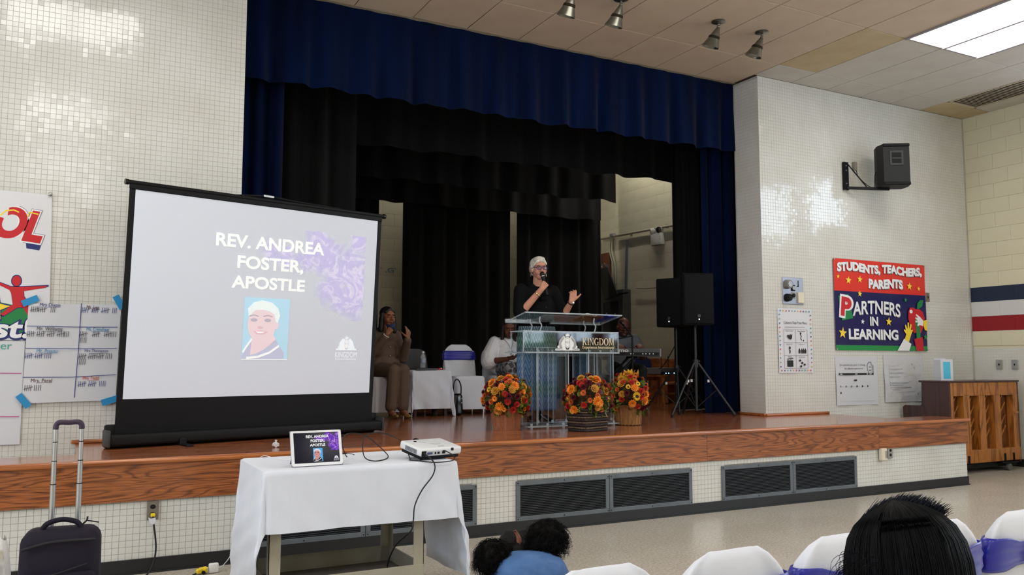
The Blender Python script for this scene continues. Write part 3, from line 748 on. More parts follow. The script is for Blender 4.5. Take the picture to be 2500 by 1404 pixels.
slide(scr, LMp @ Matrix.Translation((.112, .245, .0005)), 1.885, 1.155, PAL_S, sm_s, .0008)

# ================================================================== LEFT WALL: banner, charts
YW = D1-.0035
M_banner = mat('white_vinyl_banner', rgb(222, 222, 226), .28, spec=.5)
def ink(nm, r, g, b): return mat('ink_'+nm, rgb(r, g, b), .5)
I_red, I_navy, I_white, I_green, I_yel = ink('red', 200, 30, 40), ink('navy', 38, 44, 110), ink('white', 236, 236, 238), ink('green', 26, 128, 66), ink('yellow', 246, 214, 60)
t = thing('school_banner', 'white vinyl school banner with red lettering and a green hill, cut by the picture edge', 'banner', (-.13, YW-.004, 2.68))
bm = BM()
sheet(bm, lambda u, v: (-1.02*(1-u)-.0+.028*(1-v)*u, -.006-.005*(1+math.sin(u*9+2*v)*v), -1.145*(1-v)-.016*u*v), 30, 24)
thicken(bm, .0015); part('sheet', bm, M_banner, t, smooth=50)
BW = Matrix.Rotation(PI/2, 4, 'X')
def bpart(nm, poly, m, z=.018): bm = BM(); prism(bm, poly, z, z+.0012); return part(nm, bm, m, t, M=BW)
def itw(x, y): return (x+y*.16, y)
def outlined(body, w, h, x, y, rot, base, rings, sx=.012, sy=-.03):
    """lettering with outline rings of growing offset, all at one scale; rings = [(extra, material, z, dx, dy)]"""
    me0 = text_mesh(body, 1.0, bold=base); xs = [v.co.x for v in me0.vertices]; ys = [v.co.y for v in me0.vertices]
    cx = (min(xs)+max(xs))/2; cy = (min(ys)+max(ys))/2; kx = w/(max(xs)-min(xs)); ky = h/(max(ys)-min(ys))
    for ex, m, z, dx, dy in rings:
        me = text_mesh(body, 1.0, bold=base+ex)
        for v in me.vertices: a, b = itw((v.co.x-cx)*kx, (v.co.y-cy)*ky); v.co = (a, b, .0008 if v.co.z > 0 else 0)
        me.materials.clear(); me.materials.append(m)
        add_obj('lettering' if ex == 0 else 'lettering_outline', me, t, BW @ Matrix.Translation((x+dx, y+dy, z)) @ Matrix.Rotation(rot, 4, 'Z'))
outlined('OL', .34, .25, -.20, -.262, -.12, .05, [(.055, I_navy, .0120, -.012, -.034), (.045, I_navy, .0124, 0, 0), (.036, I_white, .0132, 0, 0), (0, I_red, .0142, 0, 0)])
bpart('letter_highlight', thick_line([(-.335, -.205), (-.30, -.165), (-.25, -.155), (-.215, -.17)], .010), I_yel, .0152)
bpart('letter_highlight', thick_line([(-.155, -.20), (-.145, -.165), (-.085, -.175)], .010), I_yel, .0152)
bpart('hill', [(-1.02, -1.13), (-1.02, -.88), (-.7, -.84), (-.36, -.85), (-.22, -.88), (.0, -.96), (.025, -1.13)], I_green, .0118)
fig_o = [(-.47, -.65), (-.29, -.72), (-.235, -.72), (-.02, -.70), (-.02, -.715), (-.195, -.755), (-.19, -.80), (-.14, -.88), (-.11, -.985), (-.15, -.975), (-.19, -.90), (-.235, -.90), (-.33, -.975), (-.36, -.965), (-.27, -.87), (-.285, -.78), (-.30, -.75), (-.47, -.665)]
fig_o = [(-.207+(x+.252)*.86, -.695+(y+.665)*.86) for x, y in fig_o]
def grow(p, k): c = V((sum(a for a, b in p)/len(p), sum(b for a, b in p)/len(p))); return [(c.x+(x-c.x)*k, c.y+(y-c.y)*k) for x, y in p]
bpart('figure_outline', grow(fig_o, 1.08), I_navy, .0126); bpart('figure', fig_o, I_red, .0136)
bpart('figure_head_outline', ell_poly(-.207, -.695, .036, .047), I_navy, .0126); bpart('figure_head', ell_poly(-.207, -.695, .029, .039), I_red, .0136)
bpart('star_outline', star_poly(-.34, -.90, .12, .2), I_navy, .0126); bpart('star', star_poly(-.34, -.90, .10, .2), I_yel, .0136)
outlined('st!', .235, .15, -.215, -1.055, 0, .03, [(.05, I_navy, .0126, .006, -.006), (.04, I_navy, .0130, 0, 0), (0, I_white, .0140, 0, 0)])
bm = BM(); sph(bm, (-.012, -.02, -.012), (.016, .010, .016), 14); part('grommet', bm, M_steel, t, smooth=True)

M_marker = {'navy': ink('marker_navy', 44, 56, 128), 'dark': ink('marker_dark', 46, 40, 60), 'teal': ink('marker_teal', 60, 140, 190), 'brown': ink('marker_brown', 96, 56, 52), 'orange': ink('marker_orange', 206, 84, 56), 'pink': ink('marker_pink', 200, 70, 140), 'green': ink('marker_green', 70, 160, 140)}
M_tape = mat('blue_tape', rgb(40, 140, 196), .6)
ch = thing('chart_paper', 'taped flip chart sheet with tally marks under eight names', 'chart', (-.25, YW-.0135, 1.815))
CW, CH_ = .64, .755
bm = BM(); sheet(bm, lambda u, v: (CW*u-.012*(1-v), -.006-.003*(1+math.sin(v*7+u*2))-.0015*(1+math.sin(u*11)), -CH_*(1-v)+.012*u), 24, 24); thicken(bm, .0006); part('sheet', bm, M_paper, ch, smooth=50)
CM = Matrix.Translation((0, -.0165, 0)) @ Matrix.Rotation(PI/2, 4, 'X')
def cx_(px): return (px-68)*.002835
def cy_(py, px): return (747-py)*.00312 + (px-68)*.00003
def mark(nm, pts, w, m): bm = BM(); prism(bm, thick_line(pts, w), 0, .0008); return part(nm, bm, m, ch, M=CM)
for pts in ([(194, 744), (192, 860), (187, 978)], ):
    mark('ruled_line', [(cx_(x), cy_(y, x)) for x, y in pts], .005, M_marker['navy'])
for y0, y1 in ((802, 803), (856, 857), (926, 923)):
    mark('ruled_line', [(cx_(66 if y0 < 900 else 63), cy_(y0, 66)), (cx_(180), cy_(y0+1.5, 180)), (cx_(287), cy_(y1, 287))], .0045, M_marker['navy'])
for nm, x0, x1, y, c in (('Mrs Dixon', 94, 143, 749, 'navy'), ('Ms. Leo', 207, 238, 753, 'brown'), ('Mr. Williams', 90, 151, 808, 'dark'), ('Ms. Crenshaw', 209, 265, 808, 'teal'), ('Mr. Presno', 92, 142, 862, 'teal'), ('Mrs Thompson', 207, 265, 863, 'navy'), ('Mrs. Peral', 82, 132, 934, 'brown'), ('Mrs Todd', 205, 245, 930, 'orange')):
    fit_text('handwriting', nm, (x1-x0)*.002835, .026, M_marker[c], ch, CM @ Matrix.Translation((cx_((x0+x1)/2), cy_(y, x0), 0)), shear=.1)
    mark('underline', [(cx_(x0+12), cy_(y+6, x0)), (cx_(x1), cy_(y+5.5, x1))], .0022, M_marker[c])
rt = random.Random(11)
for xs, y, c in (([76, 93, 122], 761, 'dark'), ([197, 222, 247, 273], 761, 'navy'), ([70, 93, 117, 141, 157], 821, 'dark'), ([195, 226, 256, 274], 821, 'dark'), ([196], 836, 'dark'), ([68, 91, 113], 874, 'navy'), ([195, 219, 239, 261], 876, 'dark'), ([196], 890, 'dark'), ([70, 92], 952, 'dark'), ([197, 222, 248], 945, 'navy')):
    for gi, x in enumerate(xs):
        n = 4 if gi < len(xs)-1 or len(xs) == 1 else rt.choice((3, 4))
        bm = BM()
        for i in range(n):
            xx = x+i*4.6; prism(bm, thick_line([(cx_(xx)+rt.uniform(-.002, .002), cy_(y-7, xx)), (cx_(xx-1), cy_(y+7, xx))], .0032), 0, .0008)
        if n == 4 and gi < len(xs)-1: prism(bm, thick_line([(cx_(x-4), cy_(y+3, x)), (cx_(x+18), cy_(y-3, x))], .003), .0008, .0014)
        part('tally_group', bm, M_marker[c], ch, M=CM)
for x, y, a in ((.01, .02, .45), (.625, .03, -1.05), (.0, -.735, -.9), (.585, -.745, .3)):
    bm = BM(); bx(bm, (x, y, .004), (.115, .05, .0008), rot=(0, 0, a)); part('tape', bm, M_tape, ch, M=CM)
bm = BM(); sheet(bm, lambda u, v: (-.75*(1-u), -.005-.003*(1+math.sin(v*6+u*3)), -.772*(1-v)), 16, 16); thicken(bm, .0006)
p3 = thing('chart_paper', 'lower flip chart sheet with a pink ruled line, cut by the picture edge', 'chart', (-.262, YW-.002, 1.528))
part('sheet', bm, M_paper, p3, smooth=50)
for zr in (-.242, -.565):
    bm = BM(); prism(bm, thick_line([(-.75, zr+.003), (-.3, zr+.006), (-.012, zr)], .006), 0, .0008); part('ruled_line', bm, M_marker['pink'], p3, M=Matrix.Translation((0, -.0128, 0)) @ Matrix.Rotation(PI/2, 4, 'X'))
fit_text('handwriting', 'rter', .135, .045, M_marker['green'], p3, Matrix.Translation((-.15, -.0125, -.04)) @ Matrix.Rotation(PI/2, 4, 'X'))
fit_text('handwriting', 's', .03, .034, M_marker['green'], p3, Matrix.Translation((-.172, -.0125, -.285)) @ Matrix.Rotation(PI/2, 4, 'X'))

# ================================================================== OUTLETS, CORDS on the stage front
M_olive = flat('brown_metal_plate', 118, 108, 98, .45)
def outlet(x, y, z, label, m=M_olive, n=(0, -1, 0), face=M_blackm):
    rz = math.atan2(n[0], -n[1])
    t = thing('power_outlet', label, 'outlet', (x, y, z), rz)
    bm = BM(); bx(bm, (0, -.005, 0), (.072, .010, .118), bev=.003); part('plate', bm, m, t)
    for s in (1, -1):
        bm = BM(); sph(bm, (0, -.010, s*.024), (.018, .004, .015), 14); part('socket', bm, face, t, smooth=True)
    return t
outlet(.562, -.0, .400, 'brown steel double outlet with a yellow plug, under the oak stage edge')
cord = thing('extension_cord', 'black extension cord plugged into the brown outlet, hanging to the floor', 'cord', (.562, -.012, .374))
bm = BM(); bx(bm, (0, -.018, 0), (.028, .03, .022), bev=.004); part('plug', bm, flat('yellow_plastic', 232, 200, 40, .4), cord)
bm = BM(); prism(bm, [(-.03, -.01), (-.012, -.02), (.014, -.014), (.018, -.045), (.002, -.058), (-.02, -.045)], .040, .042, M=Matrix.Rotation(PI/2, 4, 'X')); part('paper_tag', bm, M_paper, cord)
bm = BM(); tube(bm, [(0, -.03, -.008), (.006, -.034, -.06), (.018, -.035, -.14), (.024, -.035, -.22), (.012, -.04, -.30), (-.02, -.06, -.362), (-.05, -.16, -.368), (.02, -.3, -.368), (.16, -.32, -.368), (.24, -.21, -.367), (.285, -.19, -.358)], .0055); part('cable', bm, M_cable, cord, smooth=True)
ad = thing('cord_end', 'yellow three-way cord end lying on the floor beside the black base', 'cord end', (.858, -.20, 0), .15)
M_yellow = flat('yellow_plastic', 232, 200, 40, .4)
bm = BM(); bx(bm, (0, 0, .024), (.05, .038, .034), bev=.006); bx(bm, (-.028, -.005, .022), (.03, .03, .03), bev=.006); bx(bm, (.01, -.018, .03), (.026, .03, .036), rot=(.3, 0, .4), bev=.005); part('body', bm, M_yellow, ad, smooth=40)
bm = BM(); cyl(bm, (-.005, -.03, .018), (-.005, -.045, .016), .011, n=14); part('socket', bm, M_black, ad)
chg = thing('power_adapter', 'white square power adapter with a thin white cable on the floor', 'charger', (.925, -.205, 0), .1)
bm = BM(); bx(bm, (0, 0, .033), (.062, .03, .062), bev=.009, seg=3); part('body', bm, M_white, chg, smooth=40)
bm = BM(); tube(bm, [(.03, .0, .03), (.07, .02, .04), (.13, .06, .10), (.165, .09, .22), (.155, .10, .40), (.11, -.2, .62), (.08, -.66, .80), (.10, -.84, .816), (.16, -1.06, .814), (.215, -1.24, .814)], .0022, k=8); part('cable', bm, M_white, chg, smooth=True)

# small clear packet on the stage lip
pk = thing('plastic_packet', 'small crumpled clear plastic packet on the stage lip behind the tablet', 'packet', (1.414, .28, HS))
bm = BM(); r_ = random.Random(3)
vs = bmesh.ops.create_icosphere(bm, subdivisions=2, radius=.022, matrix=T((0, 0, .02), sc=(1.1, .8, .9)))['verts']
for v in vs: v.co += V((r_.uniform(-.006, .006), r_.uniform(-.006, .006), r_.uniform(-.004, .006))); v.co.z = max(v.co.z, .0005)
part('wrap', bm, mat('clear_film', (.9, .9, .9), .12, alpha=.45), pk)
bm = BM(); cyl(bm, (0, 0, .034), (.002, .003, .055), .005, .010, n=7); part('twist', bm, MATS['clear_film'], pk)

# ================================================================== CART WITH CLOTH
M_cart = mat('beige_cart_metal', rgb(168, 164, 146), .45, metal=.1, var=rgb(156, 150, 132), vscale=5)
M_shelf = mat('grey_brown_shelf', rgb(112, 104, 96), .5, var=rgb(100, 92, 84), vscale=4)
ct = thing('utility_cart', 'beige metal utility cart with a lower shelf, under the white cloth', 'cart', (0, 0, 0))
cx0, cx1, cy0, cy1, czt = .99, 1.86, -1.53, -.97, .80
bm = BM(); bb(bm, cx0-.02, 2.0, cy0-.02, cy1+.02, czt-.035, czt-.004, bev=.006); part('top', bm, M_cart, ct)
for x in (cx0, cx1):
    for y in (cy0, cy1):
        sx = 1 if x == cx0 else -1; sy = 1 if y == cy0 else -1
        bm = BM(); bb(bm, x, x+sx*.062, y, y+sy*.004, .07, czt-.03); bb(bm, x, x+sx*.004, y, y+sy*.05, .07, czt-.03)
        part('leg', bm, M_cart, ct)
        bm = BM(); cyl(bm, (x+sx*.02, y+sy*.02-.012, .035), (x+sx*.02, y+sy*.02+.012, .035), .034, n=18); part('caster', bm, M_black, ct, smooth=40)
bm = BM(); bb(bm, cx0+.004, cx1-.004, cy0+.004, cy1-.004, .125, .14); sh = part('lower_shelf', bm, M_shelf, ct)
for a in ((cx0, cx1, cy0-.004, cy0+.004), (cx0, cx1, cy1-.004, cy1+.004), (cx0-.002, cx0+.006, cy0, cy1), (cx1-.006, cx1+.002, cy0, cy1)):
    bm = BM(); bb(bm, a[0], a[1], a[2], a[3], .10, .232, bev=.003); part('shelf_lip', bm, M_cart, sh)
def drape(x0, x1, y0, y1, z, dl, dr, df, dk, name, mat_, seed=0, flare=.10, rip=.02, step=.03, zmin=.006, fold=9., crease=.008, rflare=0.):
    """cloth laid over a rectangle: flat on top, sides hang, corners fall in folds"""
    rnd = random.Random(seed); ph = [rnd.uniform(0, 6) for _ in range(8)]
    W_ = dl+(x1-x0)+dr; Hh = df+(y1-y0)+dk; nx = int(W_/step); ny = int(Hh/step)
    bm = BM()
    def fn(u, v):
        a = x0-dl+W_*u; b = y0-df+Hh*v
        cx = min(max(a, x0), x1); cy = min(max(b, y0), y1)
        d = V((a-cx, b-cy)); L_ = d.length
        if L_ < 1e-6:
            return (a, b, z+.0012*math.sin(a*23+ph[6])*math.sin(b*19+ph[7]))
        n = d/L_; corner = (abs(a-cx) > 1e-6 and abs(b-cy) > 1e-6)
        s = (a+b*.7)*1.0; ang = math.atan2(n.y, n.x)
        w = math.sin(s*fold+ph[0])*.6+math.sin(s*fold*2.3+ph[1])*.3
        if corner: w = .6*math.sin(ang*4+ph[2])
        fall = max(0, L_-.012)
        k = min(1, fall/.3)
        out = .012*min(1, L_/.012)+(flare+(rflare*max(0, n.x)))*fall*(1+.4*math.sin(ang*2+ph[3])) + rip*w*k + crease*math.sin(a*31+b*17+ph[4])*math.sin(L_*13+ph[5])*k
        drop = fall*.985
        return (cx+n.x*out, cy+n.y*out, max(zmin, z-drop - (.004 if L_ > .01 else 0)))
    sheet(bm, fn, nx, ny)
    thicken(bm, .0015)
    return part(name, bm, mat_, None, smooth=70)
cl = drape(.955, 2.03, -1.575, -.93, .808, .74, .70, .33, .30, 'tablecloth', M_cloth, seed=5, flare=.085, rip=.016, step=.022, fold=7., rflare=.10)
tag(cl, 'white tablecloth draped over the cart, longer at both ends', 'tablecloth')

# tablet
tb = thing('tablet', 'white framed tablet standing on the cart showing the black slide', 'tablet', (1.248, -1.50, .811), .02)
TL = Matrix.Rotation(-.30, 4, 'X') @ Matrix.Rotation(PI/2, 4, 'X')
bm = BM(); bx(bm, (0, .098, -.004), (.286, .196, .008), bev=.0035, seg=2); part('case', bm, flat('tablet_case', 150, 150, 156, .4), tb, M=TL)
bm = BM()
rp = []
for (sx, sy) in ((1, 1), (-1, 1), (-1, -1), (1, -1)):
    for q in range(5):
        a = math.atan2(sy, sx)-PI/4+q*PI/8; rp.append((sx*(.141-.012)+.012*math.cos(a), .098+sy*(.096-.012)+.012*math.sin(a)))
prism(bm, rp, 0, .002); part('bezel', bm, flat('white_bezel', 226, 226, 228, .25), tb, M=TL)
bm = BM(); bx(bm, (0, .100, .0022), (.250, .166, .0006)); part('display', bm, mat('display_black', (.002, .002, .004), .12, spec=.15, emit=(.004, .004, .012), estr=1.), tb, M=TL)
bm = BM(); cyl(bm, (-.0, .190, .0018), (-.0, .190, .0024), .0015, n=8); part('camera_dot', bm, M_blackm, tb, M=TL)
PAL_T = dict(white=(1, 1, 1), sky=rgb(84, 176, 234), jacket=rgb(22, 22, 44), skin=rgb(214, 150, 140), hair=rgb(226, 222, 232), feature=rgb(60, 30, 36), blush=rgb(176, 96, 96), lip=rgb(196, 70, 90), crest=rgb(226, 226, 236), crestink=rgb(20, 20, 40))
sm_t = smoke_mat('purple_smoke_lit', rgb(120, 60, 200), rgb(226, 180, 246), .250, .166, 1.0, 7.)
slide(tb, TL @ Matrix.Translation((-.125, .017, .0027)), .250, .166, PAL_T, sm_t, .0002, emit=1.0)
bm = BM(); tube(bm, [(.143, .06, -.006), (.19, .058, -.008), (.215, .05, -.012)], .002); bx(bm, (.155, .06, -.006), (.03, .008, .008), bev=.002); part('video_adapter', bm, M_cable, tb, M=TL, smooth=True)
# kickstand
bm = BM(); bx(bm, (0, .0, 0), (.24, .004, .13), rot=(.62, 0, 0)); part('stand_flap', bm, flat('tablet_case_dark', 60, 60, 66, .5), tb, M=Matrix.Translation((0, .085, .056)))

# projector
pj_ = thing('projector', 'white flat video projector at the corner of the cart, tilted up', 'projector', (1.945, -1.40, .812), .22)
PM = Matrix.Rotation(.16, 4, 'X')
def pbox(nm, c, s, m, bev=0., par=None, rot=(0, 0, 0), seg=2): bm = BM(); bx(bm, c, s, rot=rot, bev=bev, seg=seg); return part(nm, bm, m, par or pj_, M=None if par else PM, smooth=40 if bev else None)
body = pbox('body', (0, 0, .060), (.292, .225, .046), flat('projector_white', 222, 223, 224, .32), .012, seg=3)
pbox('bottom_tray', (0, .002, .030), (.272, .205, .026), M_black, .006)
pbox('side_vent', (-.1465, -.01, .058), (.002, .12, .026), flat('vent_grey', 150, 152, 158, .6))
for i in range(9): pbox('vent_slit', (-.148, -.062+i*.013, .058), (.002, .004, .022), flat('vent_dark', 96, 98, 104, .7))
pbox('port_panel', (-.045, -.113, .056), (.15, .002, .026), flat('port_grey', 196, 196, 198, .5))
for x, w, m in ((-.085, .036, flat('vga_blue', 70, 74, 120, .5)), (-.046, .010, M_blackm), (-.024, .014, M_blackm), (.012, .02, M_blackm)): pbox('port', (x, -.1148, .056), (w, .003, .012), m)
pbox('power_inlet', (-.125, -.113, .056), (.032, .004, .030), M_blackm, .003)
pbox('remote_sensor', (.075, -.108, .070), (.022, .014, .018), M_blackg, .005)
bm = BM(); cyl(bm, (-.075, .06, .082), (-.075, .06, .0845), .010, n=20); part('focus_window', bm, M_blackg, pj_, M=PM)
for x, y in ((-.04, .03), (-.032, .02), (-.05, .045)): pbox('button', (x, y, .0835), (.012, .005, .002), flat('button_grey', 168, 170, 174, .5))
for i in range(5): pbox('print_line', (.02, -.005-i*.008, .0832), (.09-.012*i, .0025, .0008), flat('print_grey', 176, 178, 182, .6))
pbox('lamp_cover_grain', (.085, .07, .0832), (.085, .055, .0008), flat('cover_grey', 204, 206, 208, .5))
fit_text('lettering', 'EPSON', .04, .008, flat('print_dark', 120, 122, 128, .6), pj_, PM @ Matrix.Translation((.02, -.075, .083)))
bm = BM(); cyl(bm, (-.03, .112, .06), (-.03, .122, .06), .028, n=24); part('lens', bm, M_blackg, pj_, M=PM, smooth=40)
bm = BM(); cyl(bm, (0, .09, .0), (0, .085, .045), .012, n=12); part('front_foot', bm, M_black, pj_)
for x in (-.12, .12):
    bm = BM(); cyl(bm, (x, -.09, 0), (x, -.085, .012), .011, n=12); part('rear_foot', bm, M_black, pj_)
# cables on and off the cart
def cable(name, label, pts, r=.0035, m=M_cable, k=8, cat='cable'):
    bm = BM(); tube(bm, pts, r, n=7, k=k); return tag(part(name, bm, m, None, smooth=True), label, cat)
cable('video_cable', 'looped black video cable between the tablet and the projector', [(1.44, -1.40, .84), (1.46, -1.30, .845), (1.47, -1.2, .90), (1.53, -1.12, .945), (1.63, -1.15, .93), (1.73, -1.2, .84), (1.70, -1.35, .815), (1.58, -1.46, .815), (1.54, -1.40, .84), (1.60, -1.22, .93), (1.72, -1.15, .945), (1.82, -1.25, .90), (1.825, -1.38, .815), (1.78, -1.50, .815), (1.80, -1.555, .815), (1.90, -1.60, .805), (2.005, -1.60, .81), (2.03, -1.555, .83), (1.995, -1.525, .856), (1.975, -1.517, .858)], .0032)
cable('power_cable', 'black power cable hanging from the projector down the front of the cloth', [(1.842, -1.530, .852), (1.850, -1.585, .845), (1.885, -1.615, .80), (1.87, -1.632, .74), (1.80, -1.64, .66), (1.755, -1.650, .58), (1.745, -1.655, .50), (1.735, -1.64, .44), (1.70, -1.50, .34), (1.69, -1.40, .20), (1.695, -1.55, .145), (1.705, -1.585, .08), (1.72, -1.60, .006), (1.6, -1.7, .006)], .004)

# ================================================================== SUITCASE, BAG
M_pur = mat('dark_purple_nylon', rgb(27, 21, 36), .7, spec=.25, var=rgb(21, 16, 29), vscale=6, bump=.2, bscale=24, dist=.006)
M_purd = flat('black_nylon', 18, 16, 22, .7)
su = thing('rolling_suitcase', 'dark purple cabin suitcase with its silver handle pulled out', 'suitcase', (.03, -1.55, 0), -.10)
bm = BM(); vs = bx(bm, (0, 0, .325), (.345, .22, .55), bev=.055, seg=4)
for v in bm.verts:
    zf = (v.co.z-.325)/.275; xf = v.co.x/.1725
    v.co.x *= 1-.07*max(0, zf)**2; v.co.y *= 1-.12*max(0, zf)**2
    if v.co.y < 0: v.co.y -= .018*(1-xf*xf)*(1-zf*zf)
part('body', bm, M_pur, su, smooth=60)
bm = BM(); bx(bm, (0, -.118, .24), (.30, .035, .36), bev=.016, seg=3); part('front_pocket', bm, M_pur, su, smooth=60)
bm = BM(); tube(bm, [(-.15, -.128, .53), (-.05, -.125, .555), (.05, -.123, .56), (.15, -.126, .56)], .007, n=6); part('zip_flap', bm, M_purd, su, smooth=True)
bm = BM(); tube(bm, [(-.10, -.138, .40), (0, -.14, .42), (.12, -.138, .455)], .004, n=6); part('pocket_zip', bm, M_purd, su, smooth=True)
bm = BM(); bx(bm, (-.10, -.1375, .365), (.014, .002, .03)); part('fabric_tag', bm, flat('tag_grey', 110, 106, 116, .6), su)
bm = BM(); tube(bm, [(-.085, -.02, .592), (-.06, -.02, .625), (0, -.02, .64), (.06, -.02, .625), (.085, -.02, .592)], .012, n=10); part('carry_handle', bm, M_pur, su, smooth=True)
bm = BM(); tube(bm, [(.07, -.01, .60), (.10, -.01, .625), (.105, -.01, .645)], .004); tube(bm, [(.10, -.01, .628), (.155, -.01, .615)], .003); part('strap_end', bm, M_purd, su, smooth=True)
for x in (-.056, .056):
    for i, (z0, z1, r) in enumerate(((.57, .79, .0125), (.79, .90, .0112), (.90, .99, .010), (.99, 1.055, .009))):
        bm = BM(); cyl(bm, (x, .085, z0), (x, .085, z1), r, n=16); rod = part('handle_rod', bm, M_steel, su, smooth=40)
        if i < 3:
            bm = BM(); cyl(bm, (x, .085, z1-.002), (x, .085, z1+.002), r+.0006, n=16); part('rod_collar', bm, M_black, su)
bm = BM(); tube(bm, [(-.056, .085, 1.05), (-.054, .085, 1.07), (-.04, .085, 1.083), (0, .085, 1.082), (.04, .085, 1.083), (.054, .085, 1.07), (.056, .085, 1.05)], .0125, n=12); part('grip', bm, flat('purple_grip', 52, 36, 58, .5), su, smooth=True)
for x in (-.14, .14):
    bm = BM(); cyl(bm, (x-.012, .08, .03), (x+.012, .08, .03), .03, n=16); part('wheel', bm, M_black, su)
    bm = BM(); bx(bm, (x, -.08, .028), (.03, .03, .056), bev=.004); part('foot', bm, M_black, su)
bg = thing('shopping_bag', 'white plastic shopping bag printed with food pictures beside the suitcase', 'bag', (-.335, -1.10, 0), -.15)
bm = BM()
def bagf(u, v):
    a = u*2*PI; z = v*.50; k = 1-.25*v*v; sx = .16*k; sy = .09*(1-.75*v*v)
    c = math.copysign(abs(math.cos(a))**.6, math.cos(a)); s = math.copysign(abs(math.sin(a))**.6, math.sin(a))
    return (sx*c+.006*math.sin(a*7+v*9), sy*s+.008*math.sin(a*5+v*7), z+.012*math.sin(a*6)*v*v)
sheet(bm, bagf, 48, 16); part('bag_body', bm, mat('bag_film', rgb(214, 212, 208), .35, bump=.4, bscale=14, dist=.01), bg, smooth=True)
for nm, x, z, w, h, c in (('print_panel', .07, .33, .08, .10, (120, 128, 104)), ('print_banner', .08, .25, .10, .05, (214, 84, 44)), ('print_panel', .06, .425, .06, .05, (226, 190, 90))):
    bm = BM(); bx(bm, (x, -.093*(1-.75*(z/.5)**2)-.012, z), (w, .030, h)); part(nm, bm, ink('bag_%d' % c[0], *c), bg)
bm = BM(); prism(bm, ell_poly(.07, .33, .032, .038), .079, .0805, M=Matrix.Rotation(PI/2, 4, 'X')); part('print_plate', bm, I_white, bg)
bm = BM(); prism(bm, ell_poly(.07, .33, .02, .024), .0805, .082, M=Matrix.Rotation(PI/2, 4, 'X')); part('print_food', bm, I_red, bg)
# ================================================================== RIGHT WALL
YR = D1-.0035
RW = lambda x, z, o=0.: Matrix.Translation((x, YR-o, z)) @ Matrix.Rotation(PI/2, 4, 'X')
def sheet_poster(name, label, x, z, w, h, m, wave=.004, cat='poster'):
    t = thing(name, label, cat, (x, YR-.001, z))
    bm = BM(); sheet(bm, lambda u, v: (w*u, -.003-wave*(1+math.sin(u*7+v*5)), h*v), 18, 18); thicken(bm, .0006)
    part('sheet', bm, m, t, smooth=50); return t
PF = Matrix.Translation((0, -.0125, 0)) @ Matrix.Rotation(PI/2, 4, 'X')
def pm(t, nm, poly, m, z=0., PM_=PF): bm = BM(); prism(bm, poly, z, z+.0008); return part(nm, bm, m, t, M=PM_)
def rect(x, y, w, h): return [(x, y), (x+w, y), (x+w, y+h), (x, y+h)]
# --- control plate
cp = thing('control_panel', 'small steel plate with knobs and a switch above the prize menu', 'control panel', (7.785, YR, 2.235))
bm = BM(); bx(bm, (0, -.006, 0), (.345, .010, .325), bev=.003); part('plate', bm, mat('zinc_plate', rgb(178, 186, 204), .3, metal=.7), cp)
for x, z, r, d in ((-.11, .075, .058, .06), (-.11, -.085, .05, .055)):
    bm = BM(); cyl(bm, (x, -.01, z), (x, -.01-d, z), r, r*.86, n=24); k_ = part('knob', bm, M_black if z < 0 else flat('knob_grey', 120, 118, 110, .4), cp, smooth=40)
    bm = BM(); cyl(bm, (x, -.01-d, z), (x, -.016-d, z), r*.6, n=20); part('knob_cap', bm, M_steel if z > 0 else M_blackg, k_, smooth=40)
for x, z in ((-.005, .035), (-.005, -.055)):
    bm = BM(); bx(bm, (x, -.013, z), (.07, .008, .075), bev=.003); q = part('dial_plate', bm, M_blackm if z > 0 else flat('dial_grey', 150, 148, 144, .5), cp)
    bm = BM(); cyl(bm, (x, -.016, z), (x, -.03, z), .024, n=18); part('dial', bm, M_steel if z > 0 else M_black, q)
bm = BM(); bx(bm, (.11, -.02, -.08), (.10, .03, .13), bev=.005); part('switch_box', bm, flat('cream_switch', 222, 214, 190, .4), cp)
bm = BM(); bx(bm, (.085, -.012, .09), (.012, .003, .08)); bx(bm, (.075, -.012, .06), (.03, .003, .012)); part('scribble', bm, M_blackm, cp)
# --- prize menu
M_pap2 = mat('poster_paper', rgb(216, 216, 220), .55)
I_blk = ink('black', 24, 24, 28); I_gry = ink('grey', 120, 120, 126); I_lgry = ink('pale_grey', 176, 176, 182)
mn = sheet_poster('prize_menu', 'white prize menu with a dotted border and six picture boxes', 7.52, 1.245, .565, .775, M_pap2)
fit_text('title', 'Cafeteria Dojo Prize Menu', .38, .042, I_gry, mn, PF @ Matrix.Translation((.285, .60, 0)))
pm(mn, 'subtitle', rect(.11, .548, .33, .008), I_lgry)
gx0, gx1, gy = .085, .475, (.055, .21, .365, .52)
for y in gy: pm(mn, 'grid_line', rect(gx0, y, gx1-gx0, .003), I_gry)
for x in (gx0, .28, gx1): pm(mn, 'grid_line', rect(x, gy[0], .003, gy[3]-gy[0]), I_gry)
for s, x, y in (('Dance Party', .18, .503), ('Extra Recess', .38, .503), ('Movie', .18, .193)): fit_text('box_title', s, .12 if len(s) > 6 else .06, .016, I_gry, mn, PF @ Matrix.Translation((x, y, 0)))
for x, y in ((.18, .348), (.38, .348), (.38, .193)): pm(mn, 'box_title', rect(x-.05, y-.005, .10, .008), I_lgry)
rr = random.Random(2)
pm(mn, 'picture', [(.14, .44), (.17, .41), (.20, .40), (.22, .42), (.225, .47), (.205, .45), (.19, .47), (.18, .45), (.15, .46)], I_blk)
pm(mn, 'picture', thick_line([(.36, .47), (.375, .44), (.365, .415), (.38, .395)], .012), I_blk); pm(mn, 'picture', ell_poly(.365, .478, .013, .013, 12), I_blk); pm(mn, 'picture', ell_poly(.41, .39, .01, .01, 12), I_blk)
pm(mn, 'picture', ell_poly(.18, .30, .014, .018, 12), I_blk); pm(mn, 'picture', thick_line([(.175, .28), (.185, .26), (.178, .235)], .014), I_blk)
